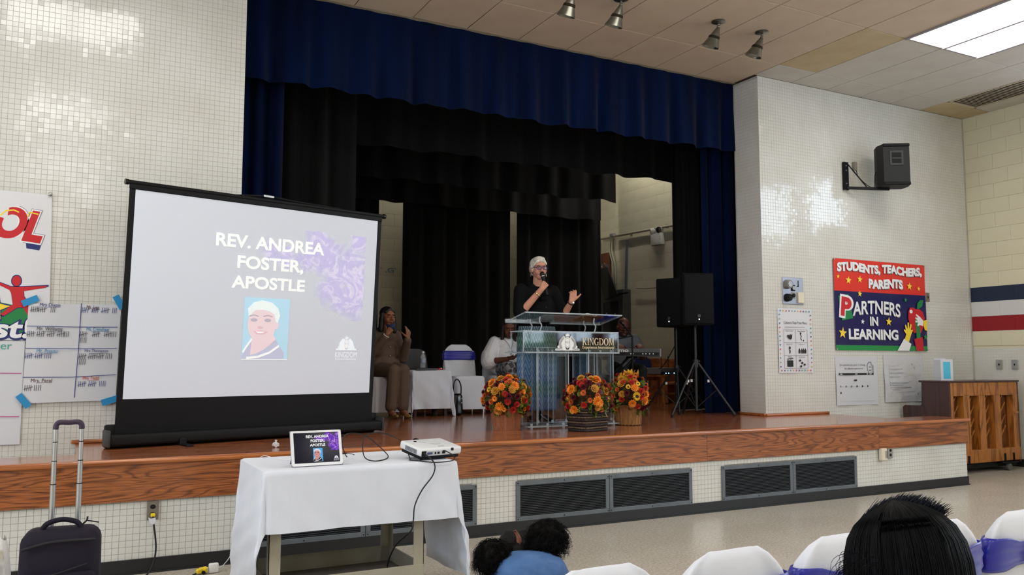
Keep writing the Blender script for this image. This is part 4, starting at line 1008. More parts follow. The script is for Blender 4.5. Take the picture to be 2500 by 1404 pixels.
for x in (.33, .37, .40, .43): pm(mn, 'picture', [(x, .235), (x+.02, .235), (x+.024, .27), (x+.01, .30), (x-.004, .27)], I_blk)
pm(mn, 'picture', rect(.13, .075, .10, .075), I_blk); pm(mn, 'picture', [(.13, .155), (.23, .165), (.23, .182), (.13, .172)], I_blk)
for i in range(4): pm(mn, 'picture_stripe', [(.14+i*.025, .158), (.15+i*.025, .159), (.145+i*.025, .17), (.135+i*.025, .169)], I_white, .0009)
for x, y in ((.345, .15), (.38, .12), (.42, .10), (.36, .08)): pm(mn, 'picture', ell_poly(x, y, .016, .013, 12), I_blk)
cols = [ink('dot_%d' % i, *c) for i, c in enumerate(((206, 90, 80), (80, 150, 170), (90, 90, 150), (220, 170, 90), (120, 170, 130)))]
k = 0
for i in range(11):
    for y in (.03, .745): pm(mn, 'border_dot', ell_poly(.04+i*.048, y, .010, .010, 8), cols[k % 5]); k += 1
for i in range(13):
    for x in (.025, .54): pm(mn, 'border_dot', ell_poly(x, .075+i*.052, .010, .010, 8), cols[k % 5]); k += 1
# --- big banner
bn = thing('banner', 'red and navy banner about partners in learning on the tiled wall', 'banner', (8.487, YR-.001, 1.525))
BWd, BHt = 1.75, 1.155
def bfn(u, v): return (BWd*u+.0*v, -.008-.004*(1+math.sin(u*5+1)*math.sin(v*3.1))-.002*(1+math.sin(u*17+v*9)), BHt*v*(1-.085*u*0)-.0)
M_b_navy = mat('banner_navy', rgb(26, 28, 84), .25, spec=.5); M_b_red = mat('banner_red', rgb(222, 52, 44), .25, spec=.5); M_b_grn = mat('banner_green', rgb(30, 140, 70), .25, spec=.5)
for nm, v0, v1, m in (('green_band', 0, .055, M_b_grn), ('navy_field', .055, .645, M_b_navy), ('red_field', .645, 1.0, M_b_red)):
    bm = BM(); sheet(bm, lambda u, v: bfn(u, v0+(v1-v0)*v), 30, 12); thicken(bm, .001); part(nm, bm, m, bn, smooth=50)
B2 = Matrix.Translation((0, -.0225, 0)) @ Matrix.Rotation(PI/2, 4, 'X')
def bt(s, x, y, w, h, m=I_white, bold=.05, sh=False, warp=None, z=0.):
    if sh: fit_text('lettering_shadow', s, w, h, I_gry, bn, B2 @ Matrix.Translation((x+.008, y-.008, z)), bold=bold, warp=warp)
    fit_text('lettering', s, w, h, m, bn, B2 @ Matrix.Translation((x, y, z+.0012)), bold=bold, warp=warp)
jig = lambda x, y: (x+.06*y*math.sin(x*13), y+.012*math.sin(x*9))
bt('STUDENTS, TEACHERS,', .865, 1.045, 1.62, .135, bold=.055, sh=True, warp=jig)
bt('PARENTS', .955, .865, .66, .125, bold=.055, sh=True, warp=jig)
pm(bn, 'letter_panel', [(.06, .68), (.245, .705), (.315, .405), (.115, .37)], I_green, 0, B2)
fit_text('lettering_outline', 'P', .25, .30, I_white, bn, B2 @ Matrix.Translation((.20, .545, .0012)) @ Matrix.Rotation(-.12, 4, 'Z'), bold=.09)
fit_text('lettering', 'P', .185, .245, I_red, bn, B2 @ Matrix.Translation((.195, .545, .0026)) @ Matrix.Rotation(-.12, 4, 'Z'), bold=.05)
bt('ARTNERS', .765, .535, .90, .175, bold=.02, sh=True, warp=lambda x, y: (x+.05*y, y-.17*x*x+.02))
bt('IN', .70, .375, .15, .115, bold=.03, sh=True)
bt('LEARNING', .69, .205, .93, .135, bold=.035, sh=True)
for x, y, r, m in ((.07, .925, .03, I_yel), (.255, .885, .055, I_yel), (.465, .905, .05, I_yel), (1.42, .855, .055, I_yel), (1.605, .83, .035, I_yel), (.455, .72, .042, I_yel), (1.33, .67, .035, I_green), (.49, .365, .035, I_white), (.985, .375, .06, I_yel), (.12, .215, .075, I_yel), (1.705, .185, .05, I_green)): pm(bn, 'star', star_poly(x, y, r, .1), m, .0, B2)
ap = [(1.38, .52), (1.41, .57), (1.47, .575), (1.53, .555), (1.60, .555), (1.67, .52), (1.70, .44), (1.68, .33), (1.61, .235), (1.54, .245), (1.47, .235), (1.40, .33), (1.37, .43)]
pm(bn, 'apple', ap, I_red, 0, B2)
pm(bn, 'apple_leaf', [(1.55, .56), (1.56, .63), (1.62, .68), (1.69, .68), (1.66, .60), (1.60, .565)], I_green, .0008, B2)
pm(bn, 'apple_shine', ell_poly(1.43, .52, .03, .025, 12), I_white, .0012, B2)
def hand_print(x, y, s, rot, m, sm):
    poly = [(-.05, 0), (.05, 0), (.07, .10), (.12, .17), (.10, .19), (.055, .14), (.05, .15), (.06, .26), (.03, .26), (.02, .16), (.01, .28), (-.02, .28), (-.015, .16), (-.05, .25), (-.075, .24), (-.045, .14), (-.10, .19), (-.12, .175), (-.07, .09)]
    M = B2 @ Matrix.Translation((x, y, .0016)) @ Matrix.Rotation(rot, 4, 'Z') @ Matrix.Scale(s, 4)
    bm = BM(); prism(bm, poly, 0, .0008); part('hand_print', bm, m, bn, M=M)
    bm = BM(); prism(bm, [(-.075, -.30), (.085, -.30), (.075, .01), (-.065, .01)], -.0004, .0008); part('sleeve_print', bm, sm, bn, M=M)
def clipy(poly): return [(min(x, BWd-.004), max(y, .002)) for x, y in poly]
pm(bn, 'sleeve_print', [(1.13, .0), (1.36, .0), (1.41, .09), (1.27, .16)], I_white, .0012, B2)
pm(bn, 'hand_print', [(1.28, .15), (1.36, .11), (1.41, .21), (1.45, .27), (1.43, .285), (1.405, .265), (1.43, .35), (1.405, .355), (1.38, .285), (1.375, .375), (1.35, .37), (1.345, .285), (1.315, .345), (1.295, .335), (1.31, .27), (1.275, .285), (1.27, .265), (1.315, .22)], I_yel, .0016, B2)
pm(bn, 'sleeve_print', [(1.51, .0), (1.66, .0), (1.64, .19), (1.47, .155)], I_red, .0012, B2)
pm(bn, 'hand_print', [(1.52, .165), (1.60, .175), (1.60, .27), (1.57, .39), (1.53, .44), (1.50, .40), (1.515, .30)], I_green, .0014, B2)
pm(bn, 'sleeve_print', [(1.69, .28), (1.745, .27), (1.745, .42), (1.66, .40)], I_yel, .0012, B2)
pm(bn, 'hand_print', [(1.66, .33), (1.66, .41), (1.60, .455), (1.53, .49), (1.52, .475), (1.565, .44), (1.51, .445), (1.505, .43), (1.56, .405), (1.505, .40), (1.51, .38), (1.565, .375), (1.54, .34), (1.555, .33), (1.60, .345)], I_white, .002, B2)
for x in (.012, BWd-.012):
    for y in (.012, BHt-.012):
        bm = BM(); cyl(bm, (x, -.016, y), (x, -.026, y), .010, n=14); part('grommet', bm, M_steel, bn)
# --- lower posters
p1 = sheet_poster('notice_poster', 'laminated notice with a black bar about earning points, below the banner', 8.475, .838, .76, .61, mat('lamin', rgb(208, 209, 214), .22), .005)
fit_text('notice_text', 'Earn points for your grade by following', .46, .032, I_gry, p1, PF @ Matrix.Translation((.30, .50, 0)))
fit_text('notice_text', 'the cafeteria expectations!', .34, .032, I_gry, p1, PF @ Matrix.Translation((.32, .455, 0)))
pm(p1, 'black_bar', rect(.05, .375, .63, .025), I_blk)
for x, w in ((.07, .04), (.34, .04), (.55, .03), (.60, .05)): pm(p1, 'bar_text', rect(x, .384, w, .008), I_white, .0008)
pm(p1, 'button', rect(.32, .30, .05, .02), I_blk)
for i in range(6): pm(p1, 'icon', ell_poly(.075+i*.098, .235, .011, .013, 10), I_blk if i in (3, 4, 5) else I_gry); pm(p1, 'icon_text', rect(.095+i*.098, .232, .03, .005), I_lgry)
pm(p1, 'icon', ell_poly(.075, .155, .012, .015, 10), I_blk)
pm(p1, 'rule', rect(.05, .05, .63, .002), I_lgry)
def thumb_face(t, x, y, s, frown=False):
    pm(t, 'cartoon_thumb', thick_line([(x-s*.4, y-s*.2), (x-s*.45, y+s*.3), (x-s*.2, y+s*.6), (x+s*.1, y+s*.62), (x+s*.2, y+s*.3), (x+s*.4, y+s*.3), (x+s*.4, y-s*.5), (x-s*.2, y-s*.55), (x-s*.4, y-s*.2)], s*.07), I_gry)
    for d in (-.12, .06): pm(t, 'cartoon_eye', ell_poly(x+d*s, y+.12*s, .035*s, .06*s, 8), I_blk)
    pm(t, 'cartoon_mouth', thick_line([(x-.2*s, y-.15*s), (x-.05*s, y-.15*s+(.1 if frown else -.1)*s), (x+.12*s, y-.15*s)], s*.05), I_blk)
    for i in range(3): pm(t, 'cartoon_finger', thick_line([(x+.15*s, y+(.12-.2*i)*s), (x+.38*s, y+(.12-.2*i)*s)], s*.05), I_gry)
thumb_face(p1, .625, .46, .13)
p2 = sheet_poster('notice_poster', 'crinkled laminated notice listing consequences, beside the piano', 9.36, .86, .77, .60, mat('lamin_crinkled', rgb(206, 206, 208), .2, bump=.6, bscale=10, dist=.02), .007)
for i, s in enumerate(('Consequences for not', 'following cafeteria', 'expectations:')): fit_text('notice_text', s, .32 if i == 0 else (.26 if i == 1 else .20), .030, I_lgry, p2, PF @ Matrix.Translation((.26 if i == 0 else (.235 if i == 1 else .205), .425-.05*i, 0)))
for i, w in enumerate((.32, .22, .38, .14)):
    pm(p2, 'bullet_text', rect(.14, .245-.03*i, w, .010), I_lgry)
    if i < 3: pm(p2, 'bullet', ell_poly(.115, .25-.03*i, .006, .006, 8), I_blk)
for a in (rect(.09, .13, .50, .002), rect(.09, .47, .50, .002), rect(.09, .13, .002, .34), rect(.59, .13, .002, .34)): pm(p2, 'frame_line', a, I_lgry)
thumb_face(p2, .53, .40, .15, True)
pm(p2, 'cartoon_bulb', thick_line(ell_poly(.655, .17, .035, .045, 14)+[(.69, .17)], .008), I_gry); pm(p2, 'cartoon_bulb_base', rect(.64, .09, .03, .035), I_gry)
# --- small plates
def plate(x, y, z, label, m, w=.07, h=.115, rz=0., toggles=1):
    t = thing('switch_plate', label, 'switch plate', (x, y, z), rz)
    bm = BM(); bx(bm, (0, -.005, 0), (w, .008, h), bev=.002); part('plate', bm, m, t)
    for i in range(toggles):
        bm = BM(); bx(bm, (0, -.011, (.0 if toggles == 1 else (.02-.04*i))), (.012, .014, .026), bev=.002); part('toggle', bm, M_black, t)
    return t
plate(10.295, YR, 2.25, 'grey wall plate beside the big banner', M_olive, .07, .12)
plate(XC-.001, .932, 1.345, 'steel wall plate with a red-tipped switch, nearer the corner', M_steel, .085, .125, -PI/2)
plate(XC-.001, .72, 1.345, 'steel wall plate with a black switch, nearer the picture edge', M_steel, .085, .125, -PI/2)
o = outlet(7.775, -.0, .421, 'grey steel double outlet under the stage edge near the piano', M_steel)
bx_ = thing('junction_box', 'cream plastic junction box under the stage edge, beside the grey outlet', 'junction box', (7.645, 0, .41))
bm = BM(); bx(bm, (0, -.02, 0), (.085, .045, .125), bev=.006); part('body', bm, flat('cream_plastic', 218, 210, 186, .45), bx_)
bm = BM(); bx(bm, (.02, -.0435, 0), (.03, .003, .075), bev=.001); part('socket_strip', bm, flat('strip_grey', 150, 146, 130, .5), bx_)
# --- wall loudspeaker on its bracket
ws = thing('wall_loudspeaker', 'black loudspeaker on a swing arm bracket high on the tiled wall', 'loudspeaker', (8.755, D1-.01, 3.75))
bm = BM(); bx(bm, (0, -.03, 0), (.075, .012, .36), bev=.002); bx(bm, (-.034, -.014, 0), (.006, .03, .36)); bx(bm, (.034, -.014, 0), (.006, .03, .36)); part('bracket_plate', bm, M_black, ws)
for z in (.13, .07, -.10):
    bm = BM(); cyl(bm, (-.01, -.036, z), (-.01, -.042, z), .010, n=12); part('bolt', bm, M_steel, ws)
bm = BM(); tube(bm, [(0, -.03, -.155), (.42, -.33, -.185)], .022, n=4, k=1); part('swing_arm', bm, M_black, ws)
bm = BM(); tube(bm, [(.02, -.03, .165), (.20, -.17, -.15)], .008, n=8, k=1); part('brace', bm, M_black, ws)
bm = BM(); tube(bm, [(.17, -.01, .15), (.19, -.03, .08), (.16, -.08, .0), (.20, -.17, -.12), (.27, -.22, -.16), (.29, -.22, -.06), (.31, -.22, .03), (.36, -.26, .06)], .005, n=7); part('cable', bm, M_cable, ws, smooth=True)
CB = Matrix.Translation((.45, -.36, -.16)) @ Matrix.Rotation(-.55, 4, 'Z')
bm = BM(); prism(bm, [(-.16, -.15), (.16, -.15), (.19, .0), (.16, .16), (-.16, .16), (-.19, 0)], 0, .52); sp = part('cabinet', bm, mat('black_cabinet', rgb(20, 20, 22), .65, bump=.2, bscale=120), ws, M=CB)
bm = BM()
for z in (.015, .505): bx(bm, (.0, -.152, z), (.33, .02, .04), bev=.012, seg=2)
part('corner_bumper', bm, M_black, ws, M=CB)
bm = BM(); bx(bm, (.0, -.152, .34), (.17, .008, .19), bev=.003); hn = part('horn_frame', bm, flat('horn_grey', 44, 44, 46, .5), ws, M=CB)
bm = BM(); bx(bm, (0, -.157, .34), (.115, .004, .135)); part('horn_mouth', bm, M_blackm, hn)
bm = BM(); bx(bm, (0, -.160, .335), (.115, .003, .014)); part('horn_vane', bm, MATS['horn_grey'], hn)
jb = thing('junction_box', 'small grey cable box on the wall behind the swing arm', 'junction box', (8.93, YR, 3.90))
bm = BM(); bx(bm, (0, -.022, 0), (.05, .044, .11), bev=.004); part('body', bm, flat('grey_box', 140, 136, 126, .5), jb)

# ================================================================== PIANO (its back to the hall)
M_pwood = wood('piano_back_wood', rgb(128, 74, 26), rgb(176, 110, 44), stretch=(4, 4, .5), bands=6, rough=.4, coat=.15)
M_pdark = wood('piano_case_wood', rgb(44, 20, 16), rgb(66, 32, 26), stretch=(4, 4, .5), bands=5, rough=.3, coat=.3)
M_pboard = wood('piano_soundboard', rgb(90, 48, 16), rgb(120, 68, 26), stretch=(4, 4, .5), bands=6, rough=.5, coat=.0)
pn = thing('upright_piano', 'upright piano with its open wooden back to the hall, beside the stage', 'piano', (9.62, .57, 0), -.01)
PWd = 1.385; PHt = 1.145
def pp(nm, a, m, bev=.004, par=None): bm = BM(); bb(bm, *a, bev=bev); return part(nm, bm, m, par or pn)
for x in (0, PWd-.03):
    bm = BM(); prism(bm, [(.0, .10), (.63, .10), (.63, .60), (.655, .62), (.66, .80), (.63, .825), (.40, .825), (.385, .85), (.375, PHt-.02), (.0, PHt-.02)], 0, .03, M=Matrix(((0, 0, 1, x), (1, 0, 0, 0), (0, 1, 0, 0), (0, 0, 0, 1)))); part('side_panel', bm, M_pdark, pn)
pp('lid', (-.012, PWd+.012, -.012, .41, PHt-.022, PHt), M_pdark)
pp('front_panel', (.03, PWd-.03, .33, .36, .82, PHt-.02), M_pdark)
pp('keybed', (.03, PWd-.03, .36, .64, .60, .66), M_pdark)
pp('key_lid', (.03, PWd-.03, .36, .63, .72, .82), M_pdark)
pp('soundboard', (.03, PWd-.03, .10, .12, .2, 1.0), M_pboard)
pp('top_beam', (.012, PWd-.012, .0, .10, .955, PHt-.022), M_pwood)
pp('bottom_beam', (.012, PWd-.012, -.006, .10, .125, .285), M_pwood)
for x in (.012, .275, .58, .885, PWd-.012-.10):
    w = .075 if x < .02 else (.115 if x > 1.2 else .12)
    pp('back_post', (x, x+w, .0, .10, .27, .97), M_pwood)
for x0 in (.085, .40, .70, 1.005):
    for z in (.30, .44, .60, .76):
        bm = BM(); tube(bm, [(x0, .085, z), (x0+.21, .085, z+.26)], .012, n=4, k=1); part('soundboard_rib', bm, M_pwood, pn)
for x in (.10, .30, 1.02, 1.20):
    pp('bracket', (x, x+.03, -.016, .0, .12, .22), M_black, .002)
for x in (.18, 1.10):
    pp('truck_plate', (x-.14, x+.18, -.03, .1, .095, .115), M_black, .003)
    bm = BM(); cyl(bm, (x+.02, -.015, .045), (x+.02, .015, .045), .045, n=18); part('caster', bm, flat('caster_grey', 96, 96, 92, .5), pn, smooth=40)
bm = BM(); cyl(bm, (PWd-.13, -.02, .73), (PWd-.06, -.02, .73), .013, n=12); part('handle_knob', bm, M_pwood, pn)
pp('plinth', (0.0, PWd, .06, .36, .05, .12), M_blackm)
tb_ = thing('tissue_box', 'open white cardboard box with blue panels standing on the piano', 'box', (9.93, .80, PHt), -.25)
for a, m in (((-.09, .09, -.002, .002, 0, .27), M_paper), ((.088, .092, 0, .12, 0, .25), M_paper), ((-.092, -.088, 0, .12, 0, .26), M_paper), ((-.09, .09, .118, .122, 0, .28), M_paper)):
    bm = BM(); bb(bm, *a); part('card_panel', bm, m, tb_)
M_cyan = flat('cyan_print', 84, 190, 222, .5)
bm = BM(); bb(bm, -.055, .05, -.004, -.002, .02, .235); part('blue_print', bm, M_cyan, tb_)
bm = BM(); bb(bm, .092, .094, .02, .10, .02, .22); part('blue_print', bm, M_cyan, tb_)

# ================================================================== COVERED CHAIRS
M_cover = mat('white_chair_cover', rgb(214, 216, 224), .7, sheen=.3, bump=.2, bscale=7, dist=.012)
M_sash = sash_mat('royal_blue_satin', rgb(28, 32, 152))
def soft_box_sheet(bm, fn_ring, n_ring, n_h):
    rings = []
    for j in range(n_h+1): rings.append([bm.verts.new(fn_ring(i/n_ring, j/n_h)) for i in range(n_ring)])
    for a, b in zip(rings, rings[1:]):
        for i in range(n_ring): bm.faces.new((a[i], a[(i+1)%n_ring], b[(i+1)%n_ring], b[i]))
    return rings
def se(c, p): return math.copysign(abs(c)**p, c)
def covered_chair(label, loc, rotz, group, buckle=False, seed=0, legs=True):
    """banquet folding chair in a slip cover; local: sitter faces -Y, back at +Y"""
    r = random.Random(seed); ph = r.uniform(0, 6)
    t = thing('covered_chair', label, 'chair', loc, rotz, group); t.scale = (.935, 1, 1)
    def back(u, v):
        a = u*2*PI; z = .05+.80*v
        w = .225*(1+.02*math.sin(v*5)); d = .030
        if z > .68: k = (z-.68)/.17; w *= math.sqrt(max(0.0, 1-(k**2.4)*.80)); d *= math.sqrt(max(.02, 1-k**3))
        if z < .45: w += .03*(.45-z); d += .12*(.45-z)
        yc = .20+.11*max(0, z-.42)
        rip = .006*math.sin(a*6+z*14+ph)*(1 if z < .8 else .4)
        return ((w+rip)*se(math.cos(a), .45), yc+(d+rip)*se(math.sin(a), .7), z)
    bm = BM(); rg = soft_box_sheet(bm, back, 44, 34); bm.faces.new(rg[-1]); bm.faces.new(rg[0][::-1])
    part('back_cover', bm, M_cover, t, smooth=True)
    def seat(u, v):
        a = u*2*PI; z = .06+.405*v; fl = 1+.10*(1-v)
        w = .215*fl; d = .215*fl; k = max(0, v-.9)/.1
        w *= 1-.06*k*k; d *= 1-.06*k*k
        rip = .007*math.sin(a*9+ph)*(1-v)
        return ((w+rip)*se(math.cos(a), .35), -.02+(d+rip)*se(math.sin(a), .35), z-.008*k+.0*v)
    bm = BM(); rg = soft_box_sheet(bm, seat, 48, 14)
    c = bm.verts.new((0, -.02, .468))
    for i in range(48): bm.faces.new((rg[-1][i], rg[-1][(i+1) % 48], c))
    part('seat_cover', bm, M_cover, t, smooth=50)
    def sash(u, v):
        a = u*2*PI; z = .655+.115*v; yc = .20+.11*max(0, z-.42); fold = .003*math.sin(v*19+u*6)
        pinch = 1-.35*math.exp(-((math.sin(a)-1)/.25)**2)*math.exp(-(math.cos(a)/.25)**2) if buckle else 1
        zz = .7125+(z-.7125)*pinch
        k = max(0, (zz-.68)/.17); q = math.sqrt(max(0, 1-(k**2.4)*.80))
        return ((.236+fold)*q*se(math.cos(a), .45), yc+(.043+fold)*se(math.sin(a), .7), zz)
    bm = BM(); rg = soft_box_sheet(bm, sash, 52, 8); thicken(bm, .002); part('sash', bm, M_sash, t, smooth=True)
    if buckle:
        bm = BM(); tube(bm, [(.034*math.cos(q*PI/10), .262+.022, .7125+.042*math.sin(q*PI/10)) for q in range(20)], .0065, n=8, k=1, closed=True); bk = part('ring_buckle', bm, mat('pearl_white', rgb(222, 220, 216), .25), t, smooth=True)
        for q in range(20):
            if q == 0:
                b2 = BM(); sph(b2, (0, 0, 0), .006, 8); pear = mesh_of('bead', b2, MATS['pearl_white'], smooth=True)
            o = add_obj('bead', pear, bk); o.location = (.034*math.cos(q*PI/10), .292, .7125+.042*math.sin(q*PI/10))
    if legs:
        for x in (-.19, .19):
            for y in (-.19, .22):
                bm = BM(); cyl(bm, (x, y, 0), (x, y, .12), .011, n=10); part('leg', bm, M_chrome, t, smooth=40)
    return t
# the row in front of the camera, facing the stage
for i, (x, rz, lb) in enumerate(((1.24, PI+.02, 'white covered chair at the near end of the front row, behind the girl'), (1.69, PI, 'second white covered chair of the front row, showing only its rounded top'), (2.14, PI-.02, 'third white covered chair of the front row, beside the black haired woman'), (2.59, PI, 'fourth white covered chair of the front row, mostly hidden by black hair'), (3.04, PI+.02, 'fifth white covered chair of the front row, at the right picture edge'))):
    covered_chair(lb, (x, -4.0, 0), rz, 'front row of covered chairs', True, i)
# on the stage
covered_chair('empty white covered chair with a blue sash on the stage', (4.41, 3.45, HS), -.10, 'covered chairs on the stage', seed=7)
covered_chair('white covered chair under the seated woman in brown', (3.30, 3.32, HS), .05, 'covered chairs on the stage', seed=8)
covered_chair('white covered chair under the seated woman in white', (4.98, 3.50, HS), -.12, 'covered chairs on the stage', seed=9)
# small table
st = drape(3.56, 4.02, 3.02, 3.44, HS+.535, .50, .50, .46, .46, 'tablecloth', M_cloth, seed=21, flare=.06, rip=.02, step=.026, zmin=HS+.004, fold=11.)
tag(st, 'white tablecloth hanging over the small side table on the stage', 'tablecloth')
tt = thing('side_table', 'small dark side table under a white cloth on the stage', 'table', (3.79, 3.23, HS))
bm = BM(); bb(bm, -.22, .22, -.20, .20, .50, .53); part('top', bm, M_pdark, tt)
for x in (-.19, .19):
    for y in (-.17, .17): bm = BM(); bb(bm, x-.018, x+.018, y-.018, y+.018, 0, .50); part('leg', bm, M_pdark, tt)
wb = thing('water_bottle', 'clear plastic water bottle on the side table', 'bottle', (3.735, 3.16, HS+.537))
bm = BM(); lathe(bm, [(.028, 0), (.032, .006), (.031, .03), (.0325, .04), (.0305, .055), (.0325, .07), (.031, .10), (.032, .14), (.026, .165), (.014, .185), (.0135, .20)], 20); part('body', bm, mat('clear_bottle', (.7, .74, .78), .08, alpha=.28), wb, smooth=40)
bm = BM(); lathe(bm, [(.015, .198), (.015, .214), (.012, .216)], 16); part('cap', bm, M_white, wb, smooth=40)
bm = BM(); lathe(bm, [(.0328, .085), (.0328, .135)], 20, cap=False); part('label', bm, flat('bottle_label', 150, 160, 176, .4), wb, smooth=True)
lp = thing('laptop', 'closed dark laptop lying on the side table', 'laptop', (3.72, 3.09, HS+.537), .06)
bm = BM(); bx(bm, (0, 0, .010), (.27, .19, .018), bev=.004); part('body', bm, flat('laptop_grey', 70, 72, 76, .35), lp)
bm = BM(); bx(bm, (-.06, -.03, .022), (.10, .07, .004), bev=.002); part('phone', bm, M_blackg, lp)
sn = thing('snack_packet', 'small red and white packet on the side table', 'packet', (3.93, 3.12, HS+.537))
bm = BM(); bx(bm, (0, 0, .010), (.06, .04, .018), bev=.006, seg=2, rot=(0, 0, .3)); part('wrapper', bm, I_red, sn)
bm = BM(); bx(bm, (.02, .0, .016), (.02, .03, .012), bev=.004); part('wrapper_end', bm, M_paper, sn)
# dark plastic chair behind the small table
M_dkch = flat('dark_navy_plastic', 24, 28, 38, .45)
dc = thing('plastic_chair', 'dark navy plastic school chair behind the side table', 'chair', (3.99, 3.98, HS), 0)
def shell(u, v):
    w = .19+.02*math.sin(v*3); x = (u-.5)*2*w
    if v > .45:
        k = (v-.45)/.55; z = .44+.36*k; y = .16+.07*k+.03*(1-(2*u-1)**2)-.02
        if k > .8: z -= .035*((2*u-1)**4)
    else: k = v/.45; z = .43-.02*math.sin(k*3.1); y = -.20+.36*k
    return (x, y, z)
bm = BM(); sheet(bm, shell, 16, 26); thicken(bm, .008); part('shell', bm, M_dkch, dc, smooth=60)
for x in (-.17, .17):
    for y0, y1 in ((-.15, -.19), (.12, .20)): bm = BM(); tube(bm, [(x, y0, .42), (x*1.12, y1, 0)], .011, n=8, k=1); part('leg', bm, M_chrome, dc, smooth=40)
# handbag
hb = thing('handbag', 'glossy black handbag with an arched handle between table and chair', 'handbag', (4.13, 3.05, HS), .1)
bm = BM(); bx(bm, (0, 0, .13), (.14, .09, .26), bev=.035, seg=3)
for v in bm.verts: v.co.x *= 1-.25*max(0, v.co.z-.1)/.16
part('body', bm, M_blackg, hb, smooth=60)
bm = BM(); tube(bm, [(-.05, 0, .24), (-.05, 0, .36), (-.02, 0, .42), (.02, 0, .41), (.05, 0, .34), (.05, 0, .24)], .008); part('handle', bm, M_blackg, hb, smooth=True)
for z in (.20, .15): bm = BM(); sph(bm, (.03, -.047, z), .008, 10); part('stud', bm, M_steel, hb, smooth=True)
# ================================================================== ACRYLIC LECTERN
def acrylic(name, tint=(.95, .97, .98), gl=.9):
    m = bpy.data.materials.new(name); m.use_nodes = True; nt = m.node_tree; N = nt.nodes; L = nt.links
    N.remove(N['Principled BSDF']); out = N['Material Output']
    tr = N.new('ShaderNodeBsdfTransparent'); tr.inputs[0].default_value = (*tint, 1)
    gs = N.new('ShaderNodeBsdfGlossy'); gs.inputs['Roughness'].default_value = .04; gs.inputs[0].default_value = (1, 1, 1, 1)
    fr = N.new('ShaderNodeFresnel'); fr.inputs[0].default_value = 1.49
    mu = N.new('ShaderNodeMath'); mu.operation = 'MULTIPLY'; mu.inputs[1].default_value = gl; L.new(fr.outputs[0], mu.inputs[0])
    mx = N.new('ShaderNodeMixShader'); L.new(mu.outputs[0], mx.inputs[0]); L.new(tr.outputs[0], mx.inputs[1]); L.new(gs.outputs[0], mx.inputs[2])
    L.new(mx.outputs[0], out.inputs[0]); return m
M_acr = acrylic('clear_acrylic', gl=.32); M_acre = mat('polished_acrylic_edge', rgb(206, 214, 218), .25, alpha=.38)
M_smoke = acrylic('smoked_acrylic', (.50, .47, .44), .3)
le = thing('lectern', 'clear acrylic lectern with a gold lettered front panel and white crest', 'lectern', (4.40, 1.10, HS), .03)
def slab(nm, c, s, m=None, edges='', parent=None, M=None, e=.003):
    """acrylic slab with polished edges as sub-parts"""
    bm = BM(); bx(bm, c, s); o = part(nm, bm, m or M_acr, parent or le, M=M)
    ax = sorted(range(3), key=lambda i: s[i]); th = ax[0]; a, b = ax[1], ax[2]
    bm = BM()
    for (p, q) in ((a, b), (b, a)):
        for sg in (-1, 1):
            cc = list(c); ss = [0, 0, 0]; cc[p] += sg*(s[p]/2); ss[p] = e; ss[q] = s[q]; ss[th] = s[th]+.001
            bx(bm, cc, ss)
    ed = part('polished_edge', bm, M_acre, o); ed['kind'] = 'stuff'
    return o
# base on little standoffs
slab('base_plate', (0, 0, .022), (1.06, .44, .014))
for x in (-.48, -.30, -.12, .16, .34, .48):
    bm = BM(); cyl(bm, (x, -.19, 0), (x, -.19, .05), .014, n=12); part('standoff', bm, M_acre, le, smooth=40)
# two columns of upright slabs
for x0, w in ((-.40, .36), (.20, .30)):
    slab('column_panel', (x0, -.02, .40), (.010, .28, .74)); slab('column_panel', (x0+w, -.02, .40), (.010, .28, .74))
    slab('column_panel', (x0+w/2, -.14, .40), (w-.03, .010, .74)); slab('column_panel', (x0+w*.38, .10, .40), (.010, .12, .74)); slab('column_panel', (x0+w*.70, .10, .40), (.010, .12, .74))
    for dx in (.02, w/2, w-.02):
        bm = BM(); cyl(bm, (x0+dx, -.15, .715), (x0+dx, -.15, .75), .012, n=10); part('standoff', bm, M_acre, le, smooth=40)
        bm = BM(); cyl(bm, (x0+dx, -.15, .05), (x0+dx, -.15, .075), .013, n=10); part('standoff', bm, M_acre, le, smooth=40)
slab('shelf', (0, 0, .722), (1.10, .40, .012))
# front sign box
slab('sign_panel', (.0, -.17, .82), (1.12, .008, .205))
slab('sign_back', (.29, -.10, .825), (.50, .006, .19), M_smoke)
slab('sign_top', (0, -.05, .925), (1.12, .25, .010))
for x in (-.555, .555): slab('sign_side', (x, -.05, .82), (.008, .24, .20))
SGN = Matrix.Translation((0, -.1755, 0)) @ Matrix.Rotation(PI/2, 4, 'X')
M_gold = mat('cream_gold_print', rgb(236, 214, 170), .5); M_whp = mat('white_print', rgb(236, 236, 232), .5)
def ring_arc(cx, cy, ro, ri, a0, a1, dx=0., n=26):
    A = [math.radians(a0+(a1-a0)*k/n) for k in range(n+1)]
    o_ = [(cx+ro[0]*math.cos(a), cy+ro[1]*math.sin(a)) for a in A]; i_ = [(cx+dx+ri[0]*math.cos(a), cy+ri[1]*math.sin(a)) for a in A]
    return [[o_[k], o_[k+1], i_[k+1], i_[k]] for k in range(n)]
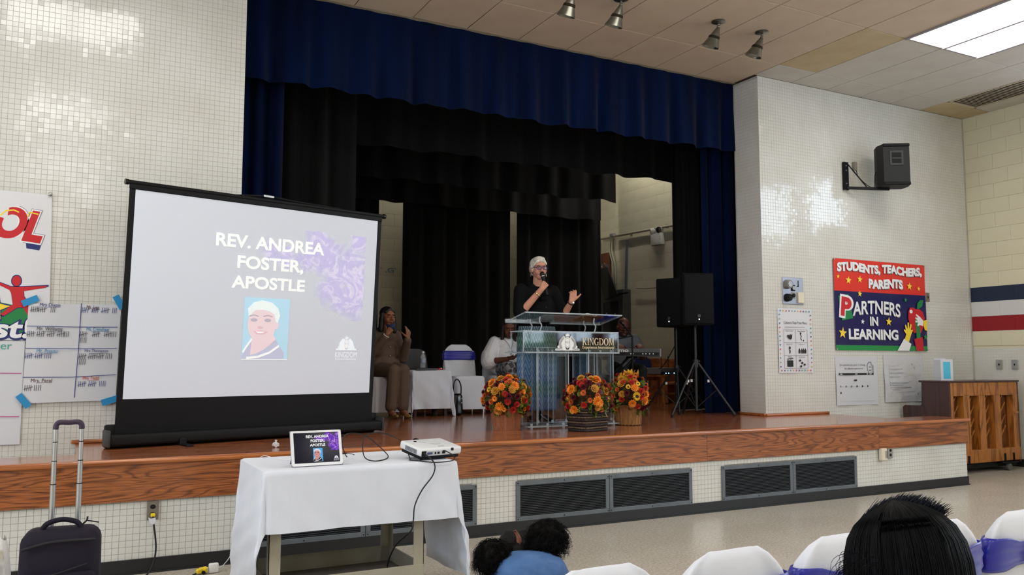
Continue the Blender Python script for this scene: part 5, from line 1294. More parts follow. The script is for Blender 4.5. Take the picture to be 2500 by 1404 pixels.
SERIF = {'K': (.86, [rect(.06, 0, .13, 1), rect(0, 0, .27, .05), rect(0, .95, .27, .05), [(.19, .42), (.24, .40), (.66, .97), (.60, .97)], [(.30, .52), (.62, .03), (.78, .03), (.40, .60)], rect(.48, .95, .28, .05), rect(.55, 0, .30, .05)]),
 'I': (.29, [rect(.08, 0, .13, 1), rect(0, 0, .29, .05), rect(0, .95, .29, .05)]),
 'N': (.86, [rect(.10, 0, .06, 1), rect(.70, 0, .06, 1), [(.08, 1), (.69, 0), (.77, 0), (.22, 1)], rect(0, 0, .26, .05), rect(0, .95, .2, .05), rect(.58, .95, .28, .05)]),
 'G': (.88, ring_arc(.42, .5, (.42, .52), (.29, .46), 42, 322, .02)+[rect(.66, .06, .12, .40), rect(.56, .42, .30, .05), rect(.70, .72, .05, .26)]),
 'D': (.84, [rect(.08, 0, .13, 1), rect(0, 0, .30, .05), rect(0, .95, .30, .05)]+ring_arc(.26, .5, (.58, .5), (.43, .45), -90, 90)),
 'O': (.88, ring_arc(.44, .5, (.44, .52), (.29, .46), 0, 360)),
 'M': (1.04, [rect(.10, 0, .06, 1), rect(.82, 0, .13, 1), [(.08, 1), (.48, .02), (.56, .1), (.22, 1)], [(.48, .02), (.54, .08), (.86, 1), (.80, 1)], rect(0, 0, .26, .05), rect(0, .95, .2, .05), rect(.74, 0, .3, .05), rect(.84, .95, .2, .05)])}
def serif_word(word, x0, x1, y0, h, m, parent, M):
    tot = sum(SERIF[c][0] for c in word)+.10*(len(word)-1); k = (x1-x0)/tot; x = x0
    for c in word:
        bm = BM()
        for q in SERIF[c][1]: prism(bm, [(x+a*k, y0+b*h) for a, b in q], 0, .0012)
        part('letter', bm, m, parent, M=M); x += (SERIF[c][0]+.10)*k
serif_word('KINGDOM', .118, .502, .797, .070, M_gold, le, SGN)
fit_text('lettering', 'Experience International', .385, .036, M_gold, le, SGN @ Matrix.Translation((.31, .772, 0)))
crest(le, SGN @ Matrix.Translation((-.06, .742, 0)), .30, M_whp, mat('crest_grey', rgb(150, 150, 150), .5), .0012)
# bent legs carrying the reading desk
for x in (-.34, .30):
    for y in (-.12, .06):
        zt = 1.075-.20*(y+.15) if y < 0 else 1.05
        bm = BM(); tube(bm, [(x, y, .93), (x+.018, y, .985), (x-.005, y, 1.02), (x, y, zt)], .007, n=8, k=3); part('desk_support', bm, M_acre, le, smooth=True)
DK = Matrix.Translation((.055, .05, 1.065)) @ Matrix.Rotation(-.20, 4, 'X')
dsk = slab('reading_desk', (0, 0, 0), (1.15, .40, .012), M=DK)
bm = BM(); bx(bm, (-.0, .20, .018), (1.15, .012, .034)); part('desk_lip', bm, M_acr, le, M=DK)
# papers, notebook and blue cloth lie on the desk
def on_desk(name, label, cat, x, y, rz): 
    t = thing(name, label, cat); t.matrix_world = Matrix.LocRotScale(V((4.40, 1.10, HS)), Euler((0, 0, .03)), V((1, 1, 1))) @ DK @ Matrix.Translation((x, y, .0065)) @ Matrix.Rotation(rz, 4, 'Z'); return t
for x, rz, lb in ((-.20, .05, 'loose white paper sheet on the lectern desk, left one'), (.02, -.08, 'loose white paper sheet on the lectern desk, right one')):
    t = on_desk('paper_sheet', lb, 'paper', x, .04, rz); bm = BM(); bx(bm, (0, 0, .0008), (.21, .27, .0012)); part('sheet', bm, M_paper, t)
t = on_desk('open_book', 'open book with cream pages on the lectern desk', 'book', .29, .0, .1)
for s in (-1, 1):
    bm = BM(); sheet(bm, lambda u, v: (s*(.002+.13*u), -.10+.20*v, .004+.022*math.sin(u*2.6)), 10, 4); thicken(bm, .004); part('page_block', bm, mat('cream_pages', rgb(226, 216, 192), .6), t, smooth=60)
bm = BM(); bx(bm, (0, 0, .002), (.28, .21, .003)); part('cover', bm, flat('tan_cover', 140, 106, 76, .6), t)
t = on_desk('blue_cloth', 'bright blue cloth bunched on the lectern desk corner', 'cloth', .485, .0, .2)
bm = BM(); sheet(bm, lambda u, v: (-.10+.20*u, -.12+.24*v, .004+.035*abs(math.sin(u*3.1+v*1.3)*math.sin(v*3.0))+.006*math.sin(u*14+v*9)), 20, 20); thicken(bm, .003); part('folds', bm, flat('bright_blue_cloth', 34, 66, 196, .7), t, smooth=True)

# ================================================================== FLOWER BASKETS
def petal_mesh(name, m, rings, disc=None, dm=None):
    """flower head facing +Z: rings = [(n, length, width, tilt, z)]"""
    bm = BM()
    for (n, Lp, wp, tilt, z0) in rings:
        for i in range(n):
            a = 2*PI*(i+.5*(z0*97 % 1))/n
            R_ = Matrix.Rotation(a, 4, 'Z') @ Matrix.Translation((0, 0, z0)) @ Matrix.Rotation(-tilt, 4, 'Y')
            pts = [(.08*Lp, 0, 0), (.45*Lp, -wp/2, .06*Lp), (.8*Lp, -wp*.4, .05*Lp), (Lp, 0, 0), (.8*Lp, wp*.4, .05*Lp), (.45*Lp, wp/2, .06*Lp)]
            vs = [bm.verts.new(R_ @ V(p)) for p in pts]
            mid = bm.verts.new(R_ @ V((.5*Lp, 0, -.01*Lp)))
            for k in range(6): bm.faces.new((vs[k], vs[(k+1) % 6], mid))
    me = mesh_of(name, bm, m)
    d = None
    if disc:
        b = BM(); sph(b, (0, 0, disc[1]), (disc[0], disc[0], disc[0]*.5), 10); d = mesh_of('flower_disc', b, dm, smooth=True)
    return me, d
C_ = lambda n, r, g, b, r2, g2, b2: mat('petal_'+n, rgb(r, g, b), .6, var=rgb(r2, g2, b2), vscale=40)
m_or, m_yel, m_red, m_bur, m_rust, m_pur, m_gold, m_leaf, m_leaf2 = C_('orange', 226, 116, 24, 240, 150, 40), C_('yellow', 240, 196, 40, 220, 160, 20), C_('red', 196, 40, 26, 160, 24, 24), C_('burgundy', 98, 16, 32, 74, 10, 26), C_('rust', 178, 70, 20, 206, 96, 30), C_('purple', 112, 70, 110, 88, 50, 96), C_('gold', 206, 150, 50, 176, 116, 30), C_('leaf', 98, 116, 40, 60, 82, 30), C_('leafy', 150, 160, 60, 110, 128, 40)
m_dark = flat('seed_disc', 42, 24, 14, .8)
FL = {
 'sunflower': petal_mesh('flower', m_yel, [(16, .060, .020, .15, 0), (16, .054, .018, .35, .004)], (.026, .006), m_dark),
 'dahlia': petal_mesh('flower', m_or, [(12, .058, .026, .1, 0), (10, .046, .024, .45, .005), (8, .032, .02, .85, .008)], (.012, .012), m_rust),
 'golddahlia': petal_mesh('flower', m_gold, [(12, .052, .024, .1, 0), (10, .040, .022, .5, .005), (7, .028, .018, .9, .008)], (.010, .010), m_rust),
 'mum': petal_mesh('flower', m_bur, [(16, .040, .012, .0, 0), (16, .038, .012, .4, .004), (14, .034, .012, .8, .006), (10, .028, .012, 1.2, .008)]),
 'redmum': petal_mesh('flower', m_red, [(12, .040, .022, .05, 0), (11, .036, .022, .5, .004), (8, .030, .02, .95, .006)], (.010, .014), m_bur),
 'daisy': petal_mesh('flower', m_yel, [(12, .036, .013, .12, 0)], (.011, .003), m_dark),
 'orangedaisy': petal_mesh('flower', m_or, [(12, .034, .014, .12, 0), (10, .028, .013, .4, .003)], (.010, .003), m_dark),
 'rust': petal_mesh('flower', m_rust, [(10, .036, .02, .1, 0), (8, .028, .02, .6, .004)], (.010, .006), m_dark),
 'purple': petal_mesh('flower', m_pur, [(6, .024, .024, .3, 0), (5, .018, .02, .8, .004)]),
}
def leaf_mesh(m, Lf, wf):
    bm = BM(); pts = [(0, 0, 0), (.2, -.30, .04), (.5, -.5, .05), (.8, -.28, 0), (1, 0, -.06), (.8, .28, 0), (.5, .5, .05), (.2, .30, .04)]
    vs = [bm.verts.new((x*Lf, y*wf, z*Lf)) for x, y, z in pts]; mid = bm.verts.new((.5*Lf, 0, 0))
    for k in range(8): bm.faces.new((vs[k], vs[(k+1) % 8], mid))
    return mesh_of('leaf', bm, m)
LEAF = [leaf_mesh(m_leaf, .09, .05), leaf_mesh(m_leaf2, .08, .04), leaf_mesh(m_rust, .075, .055), leaf_mesh(m_gold, .085, .05)]
def bouquet(t, rx, ry, rz, z0, heads, nleaf, seed, scale=1.0):
    """flower heads over a dome; a few are placed by hand as (kind, azimuth, elevation)"""
    r = random.Random(seed)
    bm = BM(); sph(bm, (0, 0, z0+rz*.30), (rx*.62, ry*.62, rz*.56), 18); part('foliage_core', bm, mat('dark_foliage', rgb(44, 44, 20), .9, var=rgb(70, 36, 18), vscale=30, bump=1., bscale=30, dist=.03), t, smooth=True)
    def place(me, az, el, k, s, extra=None, up=.0):
        d = V((math.cos(el)*math.cos(az), math.cos(el)*math.sin(az), math.sin(el)))
        p = V((d.x*rx*k, d.y*ry*k, z0+rz*.30+d.z*rz*.72*k))
        n = V((d.x, d.y, d.z*.8+up)).normalized(); q = V((0, 0, 1)).rotation_difference(n)
        M = Matrix.Translation(p) @ q.to_matrix().to_4x4() @ Matrix.Rotation(r.uniform(0, 6.28), 4, 'Z') @ Matrix.Scale(s, 4)
        o = add_obj(me.name.split('.')[0], me, t, M)
        if extra: add_obj('flower_disc', extra, o)
        return o
    for kind, az, el in heads:
        me, dm = FL[kind]; place(me, az, el, r.uniform(.94, 1.04), scale*r.uniform(.92, 1.1), dm)
    for i in range(nleaf):
        az = r.uniform(-PI, PI); el = r.uniform(-.85, .8); d = V((math.cos(el)*math.cos(az), math.cos(el)*math.sin(az), math.sin(el)))
        p = V((d.x*rx*.75, d.y*ry*.75, z0+rz*.30+d.z*rz*.55))
        x = (d+V((r.uniform(-.4, .4), r.uniform(-.4, .4), r.uniform(-.2, .4)))).normalized(); zz = x.orthogonal(); zz.rotate(Quaternion(x, r.uniform(0, 6.28))); yy = zz.cross(x)
        M = Matrix((x, yy, zz)).transposed().to_4x4(); M.translation = p
        add_obj('leaf', r.choice(LEAF[:2] if el < .1 else LEAF), t, M @ Matrix.Scale(r.uniform(.8, 1.25)*scale, 4))
    for i in range(7):
        az = r.uniform(-PI, PI)
        bm = BM(); tube(bm, [(rx*.6*math.cos(az), ry*.6*math.sin(az), z0+.05), (rx*1.05*math.cos(az), ry*1.05*math.sin(az), z0+.04), (rx*1.25*math.cos(az), ry*1.25*math.sin(az), z0+r.uniform(-.10, .06))], .0012, n=4); part('grass_stem', bm, m_leaf, t)
def auto_heads(kinds, n, seed, lo=-.15):
    r = random.Random(seed); out = []
    for i in range(n):
        el = math.asin(lo+(1-lo)*((i+.5)/n)); az = i*2.39996+r.uniform(-.2, .2)
        out.append((r.choice(kinds), az, el))
    return out
def wicker(name, c1, c2, sc): return mat(name, c1, .7, var=c2, vscale=sc, vstretch=(1, 1, .25), bump=.7, bscale=sc*1.4, bstretch=(1, 1, .4), dist=.006)
# camera lies towards (-.53,-.85) from here: azimuth -2.12
AZ = -2.12
tl = thing('flower_basket', 'autumn flower arrangement in a tan basket, leftmost at the lectern foot', 'flower basket', (3.68, .93, HS), .35)
bm = BM(); rg = soft_box_sheet(bm, lambda u, v: ((.100+.028*v)*se(math.cos(u*2*PI), .10), (.080+.024*v)*se(math.sin(u*2*PI), .10), .195*v), 48, 16); bm.faces.new(rg[0][::-1]); part('basket', bm, wicker('tan_wicker', rgb(168, 108, 74), rgb(140, 84, 54), 60), tl, smooth=30)
bm = BM(); tube(bm, [(.130*se(math.cos(u*2*PI/48), .10), .106*se(math.sin(u*2*PI/48), .10), .195) for u in range(48)], .007, n=8, k=1, closed=True); part('basket_rim', bm, MATS['tan_wicker'], tl, smooth=True)
bouquet(tl, .235, .21, .30, .20, [('daisy', AZ-1.15, .42), ('mum', AZ-.15, .12), ('redmum', AZ+.75, .12), ('redmum', AZ+.6, -.05), ('orangedaisy', AZ+.75, -.45), ('dahlia', AZ-.5, .55), ('dahlia', AZ+.2, .62), ('rust', AZ-.2, .8), ('purple', AZ+.5, .78), ('orangedaisy', AZ-.35, -.42), ('golddahlia', AZ-.75, .35), ('rust', AZ-.9, -.1), ('redmum', AZ-.25, 1.0)]+auto_heads(['dahlia', 'redmum', 'rust', 'golddahlia', 'mum', 'orangedaisy', 'redmum'], 64, 3, -.62), 170, 5, .80)
tm = thing('flower_basket', 'autumn flower arrangement in a dark striped basket, in front of the lectern', 'flower basket', (4.30, .50, HS), .30)
for i in range(9):
    z0 = i*.0235; k = .9+.1*i/8
    bm = BM(); tube(bm, [((.175+.0)*k*se(math.cos(u*2*PI/32), .28), .125*k*se(math.sin(u*2*PI/32), .28), z0+.0118) for u in range(32)], .0140 if i % 2 == 0 else .0085, n=8, k=1, closed=True)
    part('woven_band', bm, wicker('dark_wicker', rgb(44, 32, 26), rgb(30, 20, 16), 50) if i % 2 == 0 else wicker('pale_rope', rgb(128, 108, 86), rgb(56, 42, 34), 90), tm, smooth=True)
bm = BM(); bx(bm, (0, 0, .10), (.31, .215, .19)); part('basket_core', bm, MATS['dark_wicker'], tm)
bouquet(tm, .235, .20, .30, .20, [('dahlia', AZ+.15, -.05), ('purple', AZ+.25, .45), ('purple', AZ+.05, .5), ('purple', AZ+.35, .3), ('mum', AZ-.45, .55), ('redmum', AZ-.75, .75), ('redmum', AZ-.4, .85), ('daisy', AZ-1.1, -.5), ('dahlia', AZ+.35, 1.0), ('golddahlia', AZ+.1, 1.1), ('mum', AZ+.75, .35), ('redmum', AZ+1.0, .55), ('redmum', AZ+1.1, .0), ('orangedaisy', AZ-1.2, .1), ('mum', AZ-.2, .75), ('orangedaisy', AZ+.8, .0)]+auto_heads(['dahlia', 'mum', 'redmum', 'rust', 'redmum', 'purple', 'golddahlia', 'mum'], 64, 8, -.5), 150, 6, .80)
bm = BM(); tube(bm, [(.08, -.16, .30), (.10, -.17, .22), (.06, -.16, .19), (.09, -.15, .13)], .004, n=6); tube(bm, [(.06, -.16, .19), (.01, -.16, .23)], .003, n=6); part('raffia_tie', bm, flat('raffia', 196, 176, 150, .8), tm, smooth=True)
tr_ = thing('flower_basket', 'autumn arrangement with a big sunflower in a round wicker basket, right of the lectern', 'flower basket', (5.05, .90, HS), 0)
bm = BM(); lathe(bm, [(.10, 0), (.118, .01), (.126, .10), (.136, .195), (.128, .20), (.11, .19)], 32); part('basket', bm, wicker('yellow_wicker', rgb(168, 124, 74), rgb(132, 92, 52), 70), tr_, smooth=40)
for i in range(20):
    a = 2*PI*i/20; bm = BM(); tube(bm, [(.118*math.cos(a), .118*math.sin(a), .005), (.136*math.cos(a), .136*math.sin(a), .195)], .006, n=5, k=1); part('wicker_stake', bm, MATS['yellow_wicker'], tr_)
bouquet(tr_, .215, .20, .33, .19, [('sunflower', AZ+.35, .02), ('golddahlia', AZ-.35, .1), ('redmum', AZ+.15, .62), ('redmum', AZ-.35, .62), ('redmum', AZ+.95, .35), ('dahlia', AZ+1.0, .1), ('mum', AZ+.8, -.5), ('mum', AZ+.95, -.4), ('orangedaisy', AZ-.9, -.6), ('golddahlia', AZ-.2, 1.15), ('rust', AZ+.5, .95), ('daisy', AZ-.05, .42), ('daisy', AZ+.5, .55), ('golddahlia', AZ-.6, .85)]+auto_heads(['redmum', 'dahlia', 'golddahlia', 'rust', 'mum', 'redmum'], 48, 12, -.5), 140, 9, .82)
lf_y = leaf_mesh(m_yel, .10, .03); lf_g = leaf_mesh(m_gold, .09, .03); rs = random.Random(4)
for s in range(16):
    a = AZ-1.1+s*.16; x = V((.5*math.cos(a)+rs.uniform(-.4, .4), .5*math.sin(a)+rs.uniform(-.4, .4), 1)).normalized(); zz = x.orthogonal(); zz.rotate(Quaternion(x, rs.uniform(0, 6))); yy = zz.cross(x)
    M = Matrix((x, yy, zz)).transposed().to_4x4(); M.translation = V((.06*math.cos(a)+rs.uniform(-.03, .03), .06*math.sin(a), .455+rs.uniform(-.02, .02))); add_obj('golden_leaf', lf_y if s % 3 else lf_g, tr_, M)

# ================================================================== TRIPOD LOUDSPEAKERS
M_cab = mat('speaker_cabinet', rgb(14, 14, 16), .8, spec=.2, bump=.25, bscale=140); M_grl = mat('speaker_grille', rgb(16, 16, 18), .8, spec=.2, bump=.4, bscale=260)
M_led = mat('led_white', (.9, .95, 1), .3, emit=(.8, .92, 1), estr=4.)
def tripod(c, az, hub, reach, top, label):
    t = thing('speaker_stand', label, 'speaker stand', (c[0], c[1], HS), group='tripod speaker stands')
    M_tri = flat('stand_black', 26, 27, 29, .4)
    bm = BM(); cyl(bm, (0, 0, .06), (0, 0, hub+.05), .018, n=14); cyl(bm, (0, 0, hub), (0, 0, top), .0155, n=14); part('pole', bm, M_tri, t, smooth=40)
    bm = BM(); cyl(bm, (0, 0, hub-.05), (0, 0, hub+.04), .034, n=16); hb_ = part('hub', bm, M_tri, t, smooth=40)
    bm = BM(); cyl(bm, (.03, 0, hub+.02), (.06, 0, hub+.02), .012, n=10); part('clamp_knob', bm, M_tri, hb_)
    for i in range(3):
        a = az+i*2*PI/3; d = V((math.cos(a), math.sin(a), 0))
        bm = BM(); tube(bm, [d*.03+V((0, 0, hub)), d*reach+V((0, 0, .025))], .0135, n=10, k=1); lg = part('leg', bm, M_tri, t, smooth=40)
        bm = BM(); p = d*reach; cyl(bm, (p.x, p.y, .0), (p.x-d.x*.03, p.y-d.y*.03, .055), .018, .014, n=12); part('rubber_foot', bm, M_blackm, lg, smooth=40)
        bm = BM(); m_ = d*(reach*.33); cyl(bm, (m_.x, m_.y, hub*.66-.015), (m_.x, m_.y, hub*.66+.015), .0145, n=12); part('warning_sticker', bm, M_white, lg)
        bm = BM(); tube(bm, [d*(reach*.52)+V((0, 0, hub*.48)), V((0, 0, .09))], .007, n=6, k=1); part('stay', bm, M_tri, lg)
    return t
def loudspeaker(c, rz, label, z, lit=1):
    t = thing('loudspeaker', label, 'loudspeaker', (c[0], c[1], z), rz, group='loudspeakers on stands')
    w, d, h = .37, .35, .61
    bm = BM(); prism(bm, [(-w/2, -d/2), (w/2, -d/2), (w/2-.01, .02), (.09, d/2), (-.09, d/2), (-w/2+.01, .02)], 0, h); bmesh.ops.bevel(bm, geom=[e for e in bm.edges], offset=.010, segments=2, affect='EDGES'); part('cabinet', bm, M_cab, t, smooth=35)
    bm = BM(); bx(bm, (0, -d/2-.006, h/2), (w-.03, .014, h-.035), bev=.006, seg=2); g = part('grille', bm, M_grl, t, smooth=40)
    bm = BM(); bx(bm, (.0, -d/2-.0145, .105), (.032, .003, .034), bev=.001); part('badge', bm, flat('badge_grey', 66, 66, 66, .5), g)
    bm = BM(); sph(bm, (.0, -d/2-.014, .065), .007, 10); part('power_light', bm, M_led, g, smooth=True)
    bm = BM(); cyl(bm, (0, 0, -.03), (0, 0, .002), .024, n=14); part('pole_cup', bm, M_black, t)
    return t
tripod((6.62, 1.72), -2.95, .62, .44, 1.08, 'black tripod stand nearest the blue curtain, legs spread wide')
loudspeaker((6.62, 1.72), .45*-1+.02, 'black loudspeaker on the tripod nearest the blue curtain, white light on', HS+1.065)
tripod((6.83, 2.33), -2.2, .55, .45, 1.09, 'black tripod stand behind, beside the mixer stool')
loudspeaker((6.83, 2.33), -1.15, 'black loudspeaker behind, turned to the keyboard player', HS+1.07)

# ================================================================== KEYBOARD CORNER
kb = thing('stage_keyboard', 'dark grey electronic keyboard seen from behind, beside the lectern', 'keyboard', (5.86, 2.42, HS+.70), -.18)
M_kb = flat('keyboard_grey', 62, 64, 68, .45)
bm = BM(); prism(bm, [(-.15, 0), (.15, 0), (.15, .05), (.06, .055), (-.02, .095), (-.15, .085)], -.62, .62, M=Matrix(((0, 0, 1, 0), (1, 0, 0, 0), (0, 1, 0, 0), (0, 0, 0, 1)))); part('case', bm, M_kb, kb)
bm = BM(); bx(bm, (0, -.152, .028), (1.20, .006, .040)); bk_ = part('rear_panel', bm, M_blackm, kb)
for x in (.22, .25, .38, .42, .47, .52): bm = BM(); cyl(bm, (x, -.153, .03), (x, -.160, .03), .008, n=10); part('jack', bm, M_steel, bk_)
for x in (-.626, .626): bm = BM(); bx(bm, (x, 0, .045), (.014, .30, .10), bev=.004); part('end_cheek', bm, flat('cheek_silver', 150, 152, 154, .4), kb)
KBM = Matrix.Translation((0, -.158, 0)) @ Matrix.Rotation(PI/2, 4, 'X')
fit_text('lettering', 'YAMAHA', .22, .028, flat('pale_print', 190, 190, 190, .5), kb, KBM @ Matrix.Translation((-.12, .068, .012)), bold=.02)
fit_text('lettering', 'mo', .13, .03, MATS['pale_print'], kb, KBM @ Matrix.Translation((.12, .066, .012)), bold=.03)
for i in range(36):
    if i == 0:
        bm = BM(); bx(bm, (0, .10, .062), (.0215, .10, .012), bev=.001); wk = mesh_of('white_key', bm, M_white)
        bm = BM(); bx(bm, (0, .075, .072), (.012, .06, .012), bev=.001); bk2 = mesh_of('black_key', bm, M_black)
    o = add_obj('white_key', wk, kb); o.location = (-.42+i*.0232, 0, 0)
    if i % 7 not in (2, 6): o = add_obj('black_key', bk2, kb); o.location = (-.42+(i+.5)*.0232, 0, 0)
ks = thing('keyboard_stand', 'black folding X stand under the keyboard', 'stand', (5.86, 2.42, HS), -.18)
for s in (-1, 1):
    bm = BM(); tube(bm, [(-s*.36, -.05+.02*s, .02), (s*.33, -.05+.02*s, .685)], .015, n=8, k=1); tube(bm, [(-s*.36, .13+.02*s, .02), (s*.33, .13+.02*s, .685)], .015, n=8, k=1); part('crossed_legs', bm, M_black, ks)
    bm = BM(); tube(bm, [(s*.33, -.13, .69), (s*.33, .18, .69)], .013, n=8, k=1); part('top_rail', bm, M_black, ks); bm = BM(); tube(bm, [(-s*.36, -.17, .015), (-s*.36, .24, .015)], .014, n=8, k=1); part('foot_bar', bm, M_black, ks)
ms = thing('microphone_stand', 'black microphone stand with a boom beside the keyboard player', 'microphone stand', (5.98, 2.10, HS), .0)
bm = BM(); lathe(bm, [(.12, 0), (.12, .012), (.02, .022), (.012, .04)], 24); part('base', bm, M_black, ms, smooth=40)
bm = BM(); cyl(bm, (0, 0, .03), (0, 0, .94), .010, n=12); part('pole', bm, M_black, ms, smooth=40)
bm = BM(); tube(bm, [(-.16, .12, .90), (0, 0, .94), (.06, .25, 1.07)], .007, n=8, k=1); part('boom', bm, M_black, ms, smooth=40)
bm = BM(); cyl(bm, (.05, .21, 1.05), (.075, .31, 1.11), .012, .017, n=12); sph(bm, (.08, .33, 1.122), .025, 12); part('microphone', bm, M_black, ms, smooth=True)
# wooden chair used as a stand, mixer on it
M_oak = wood('honey_oak', rgb(130, 72, 26), rgb(170, 102, 44), stretch=(3, 3, 3), bands=5, rough=.45, coat=.1)
sl = thing('wooden_stool', 'honey coloured wooden stool carrying the mixer', 'stool', (7.27, 3.22, HS), .35)
bm = BM(); bx(bm, (0, 0, .445), (.40, .36, .03), bev=.006); part('seat', bm, M_oak, sl)
for x in (-.17, .17):
    for y in (-.15, .15): bm = BM(); bx(bm, (x, y, .215), (.036, .036, .43), bev=.003); part('leg', bm, M_oak, sl)
for y in (-.15, .15): bm = BM(); bx(bm, (0, y, .20), (.32, .02, .03)); part('rail', bm, M_oak, sl); bm = BM(); bx(bm, (0, y, .40), (.32, .02, .05)); part('apron', bm, M_oak, sl)
mi = thing('audio_mixer', 'grey rack mixer with four blue lights on the wooden stool', 'mixer', (7.30, 3.20, HS+.46), .35)
bm = BM(); bx(bm, (0, .02, .05), (.48, .26, .085), bev=.006); part('case', bm, flat('mixer_grey', 120, 120, 124, .5), mi)
bm = BM(); bx(bm, (0, -.115, .020), (.48, .012, .036)); fp = part('front_strip', bm, M_blackm, mi)
for x in (-.13, -.06, .01, .08): bm = BM(); sph(bm, (x, -.122, .020), .008, 8); part('blue_light', bm, mat('led_blue', (.1, .5, 1), .3, emit=(.25, .65, 1), estr=5), fp, smooth=True)
for x in (-.02, .16): bm = BM(); cyl(bm, (x, .02, .09), (x, .02, .25), .005, n=6); part('antenna', bm, M_black, mi)
bn_ = thing('wooden_bench', 'tan wooden bench back against the block wall', 'bench', (8.33, 4.46, HS), .5)
for z, h in ((.62, .14), (.40, .08)): bm = BM(); bx(bm, (0, .16, z), (.60, .025, h), rot=(-.12, 0, 0), bev=.004); part('back_rail', bm, M_oak, bn_)
bm = BM(); bx(bm, (-.29, .02, .34), (.03, .34, .68), rot=(-.05, 0, 0), bev=.004); part('end_panel', bm, M_oak, bn_); bm = BM(); bx(bm, (.29, .02, .34), (.03, .34, .68), rot=(-.05, 0, 0), bev=.004); part('end_panel', bm, M_oak, bn_)
bm = BM(); bx(bm, (0, 0, .30), (.60, .32, .03), bev=.004); part('seat', bm, M_oak, bn_)
# navy stacking chair with a shield-shaped hole
nc = thing('plastic_chair', 'navy plastic chair with a shield shaped hole in its back, by the stool', 'chair', (7.50, 4.02, HS), -.30)
M_nch = flat('navy_chair_plastic', 22, 34, 78, .5)
out = [(-.24, 0), (.24, 0), (.27, .12), (.245, .20), (.205, .22), (.20, .31), (.14, .385), (0, .405), (-.14, .385), (-.20, .31), (-.205, .22), (-.245, .20), (-.27, .12)]
hole = [(-.055, .345), (0, .355), (.055, .345), (.05, .28), (0, .245), (-.05, .28)]
bm = BM()
vo = [bm.verts.new((x, y, 0)) for x, y in out]; vh = [bm.verts.new((x, y, 0)) for x, y in hole]
es = [bm.edges.new((vo[i], vo[(i+1) % len(vo)])) for i in range(len(vo))]+[bm.edges.new((vh[i], vh[(i+1) % len(vh)])) for i in range(len(vh))]
bmesh.ops.triangle_fill(bm, edges=es, use_beauty=True)
thicken(bm, .022); part('backrest', bm, M_nch, nc, M=Matrix.Translation((0, .20, .47)) @ Matrix.Rotation(PI/2-.14, 4, 'X'))
bm = BM(); bx(bm, (0, -.02, .44), (.46, .44, .03), bev=.012, seg=2); part('seat', bm, M_nch, nc, smooth=40)
for x in (-.2, .2):
    for y in (-.19, .19): bm = BM(); tube(bm, [(x, y, .43), (x*1.1, y*1.1, 0)], .014, n=8, k=1); part('leg', bm, M_steel, nc, smooth=40)
# speaker cables in the dark
cable('speaker_cable', 'thin black cables hanging from the rear loudspeaker to the mixer', [(6.95, 2.40, HS+1.2), (7.04, 2.55, HS+.95), (7.02, 2.72, HS+.7), (7.08, 2.95, HS+.56), (7.12, 3.10, HS+.54)], .006)

# ================================================================== THINGS ON THE STAGE SIDE WALL
em = thing('emergency_light', 'white twin-head emergency light on the stage side wall', 'emergency light', (8.79, 5.13, 3.46), -PI/2)
bm = BM(); bx(bm, (0, -.05, -.03), (.27, .095, .20), bev=.010, seg=2); part('case', bm, flat('offwhite_case', 196, 194, 186, .5), em, smooth=40)
for x, rz in ((-.11, -.5), (.09, .35)):
    R_ = Matrix.Translation((x, -.07, .12)) @ Matrix.Rotation(rz, 4, 'Z') @ Matrix.Rotation(PI/2+.25, 4, 'X')
    bm = BM(); lathe(bm, [(.03, -.06), (.055, -.02), (.062, .035), (.058, .04)], 20, R_, cap=True); hd = part('lamp_head', bm, flat('lamp_housing', 170, 168, 160, .4), em, smooth=40)
    bm = BM(); lathe(bm, [(.054, .041), (.02, .047), (.001, .048)], 20, R_); part('lens', bm, M_chrome, hd, smooth=40)
    bm = BM(); cyl(bm, (x, -.05, .06), (x, -.06, .11), .012, n=10); part('swivel', bm, MATS['offwhite_case'], hd)
for z in (.0, -.04): bm = BM(); cyl(bm, (.115, -.098, z), (.115, -.101, z), .008, n=10); part('test_button', bm, M_olive, em)
cn = thing('conduit', 'painted conduit pipe running along the stage side wall', 'conduit', (8.745, 0, 0))
M_cond = flat('painted_conduit', 150, 146, 124, .5)
bm = BM(); tube(bm, [(0, 4.2, 3.60), (0, 6.84, 3.66)], .022, n=10, k=1); part('pipe', bm, M_cond, cn, smooth=40)
for y in (4.9, 5.9): bm = BM(); bx(bm, (.01, y, 3.62), (.05, .03, .06)); part('strap', bm, M_cond, cn)
bm = BM(); bx(bm, (-.01, 6.43, 3.67), (.07, .12, .07), bev=.01); part('junction', bm, M_steel, cn)
for dy in (-.03, .03): bm = BM(); tube(bm, [(-.01, 6.46+dy, 3.66), (-.01, 6.50+dy, 3.4), (-.01, 6.40+dy, 3.1), (-.01, 6.40+dy, 2.75)], .018, n=8); part('drop_pipe', bm, M_cond, cn, smooth=True)
bm = BM(); tube(bm, [(0, 4.35, 2.63), (0, 5.2, 2.62), (0, 5.75, 2.66)], .010, n=8); part('thin_pipe', bm, M_cond, cn, smooth=True)
bd = thing('cable_board', 'brown wooden board with switch levers on the stage side wall', 'board', (8.79, 6.72, 3.0), -PI/2)
bm = BM(); bx(bm, (0, -.015, 0), (.30, .025, .76), bev=.003); part('board', bm, wood('red_brown_board', rgb(70, 34, 16), rgb(110, 58, 28), stretch=(6, 6, 1), bands=5, rough=.6, coat=0), bd)
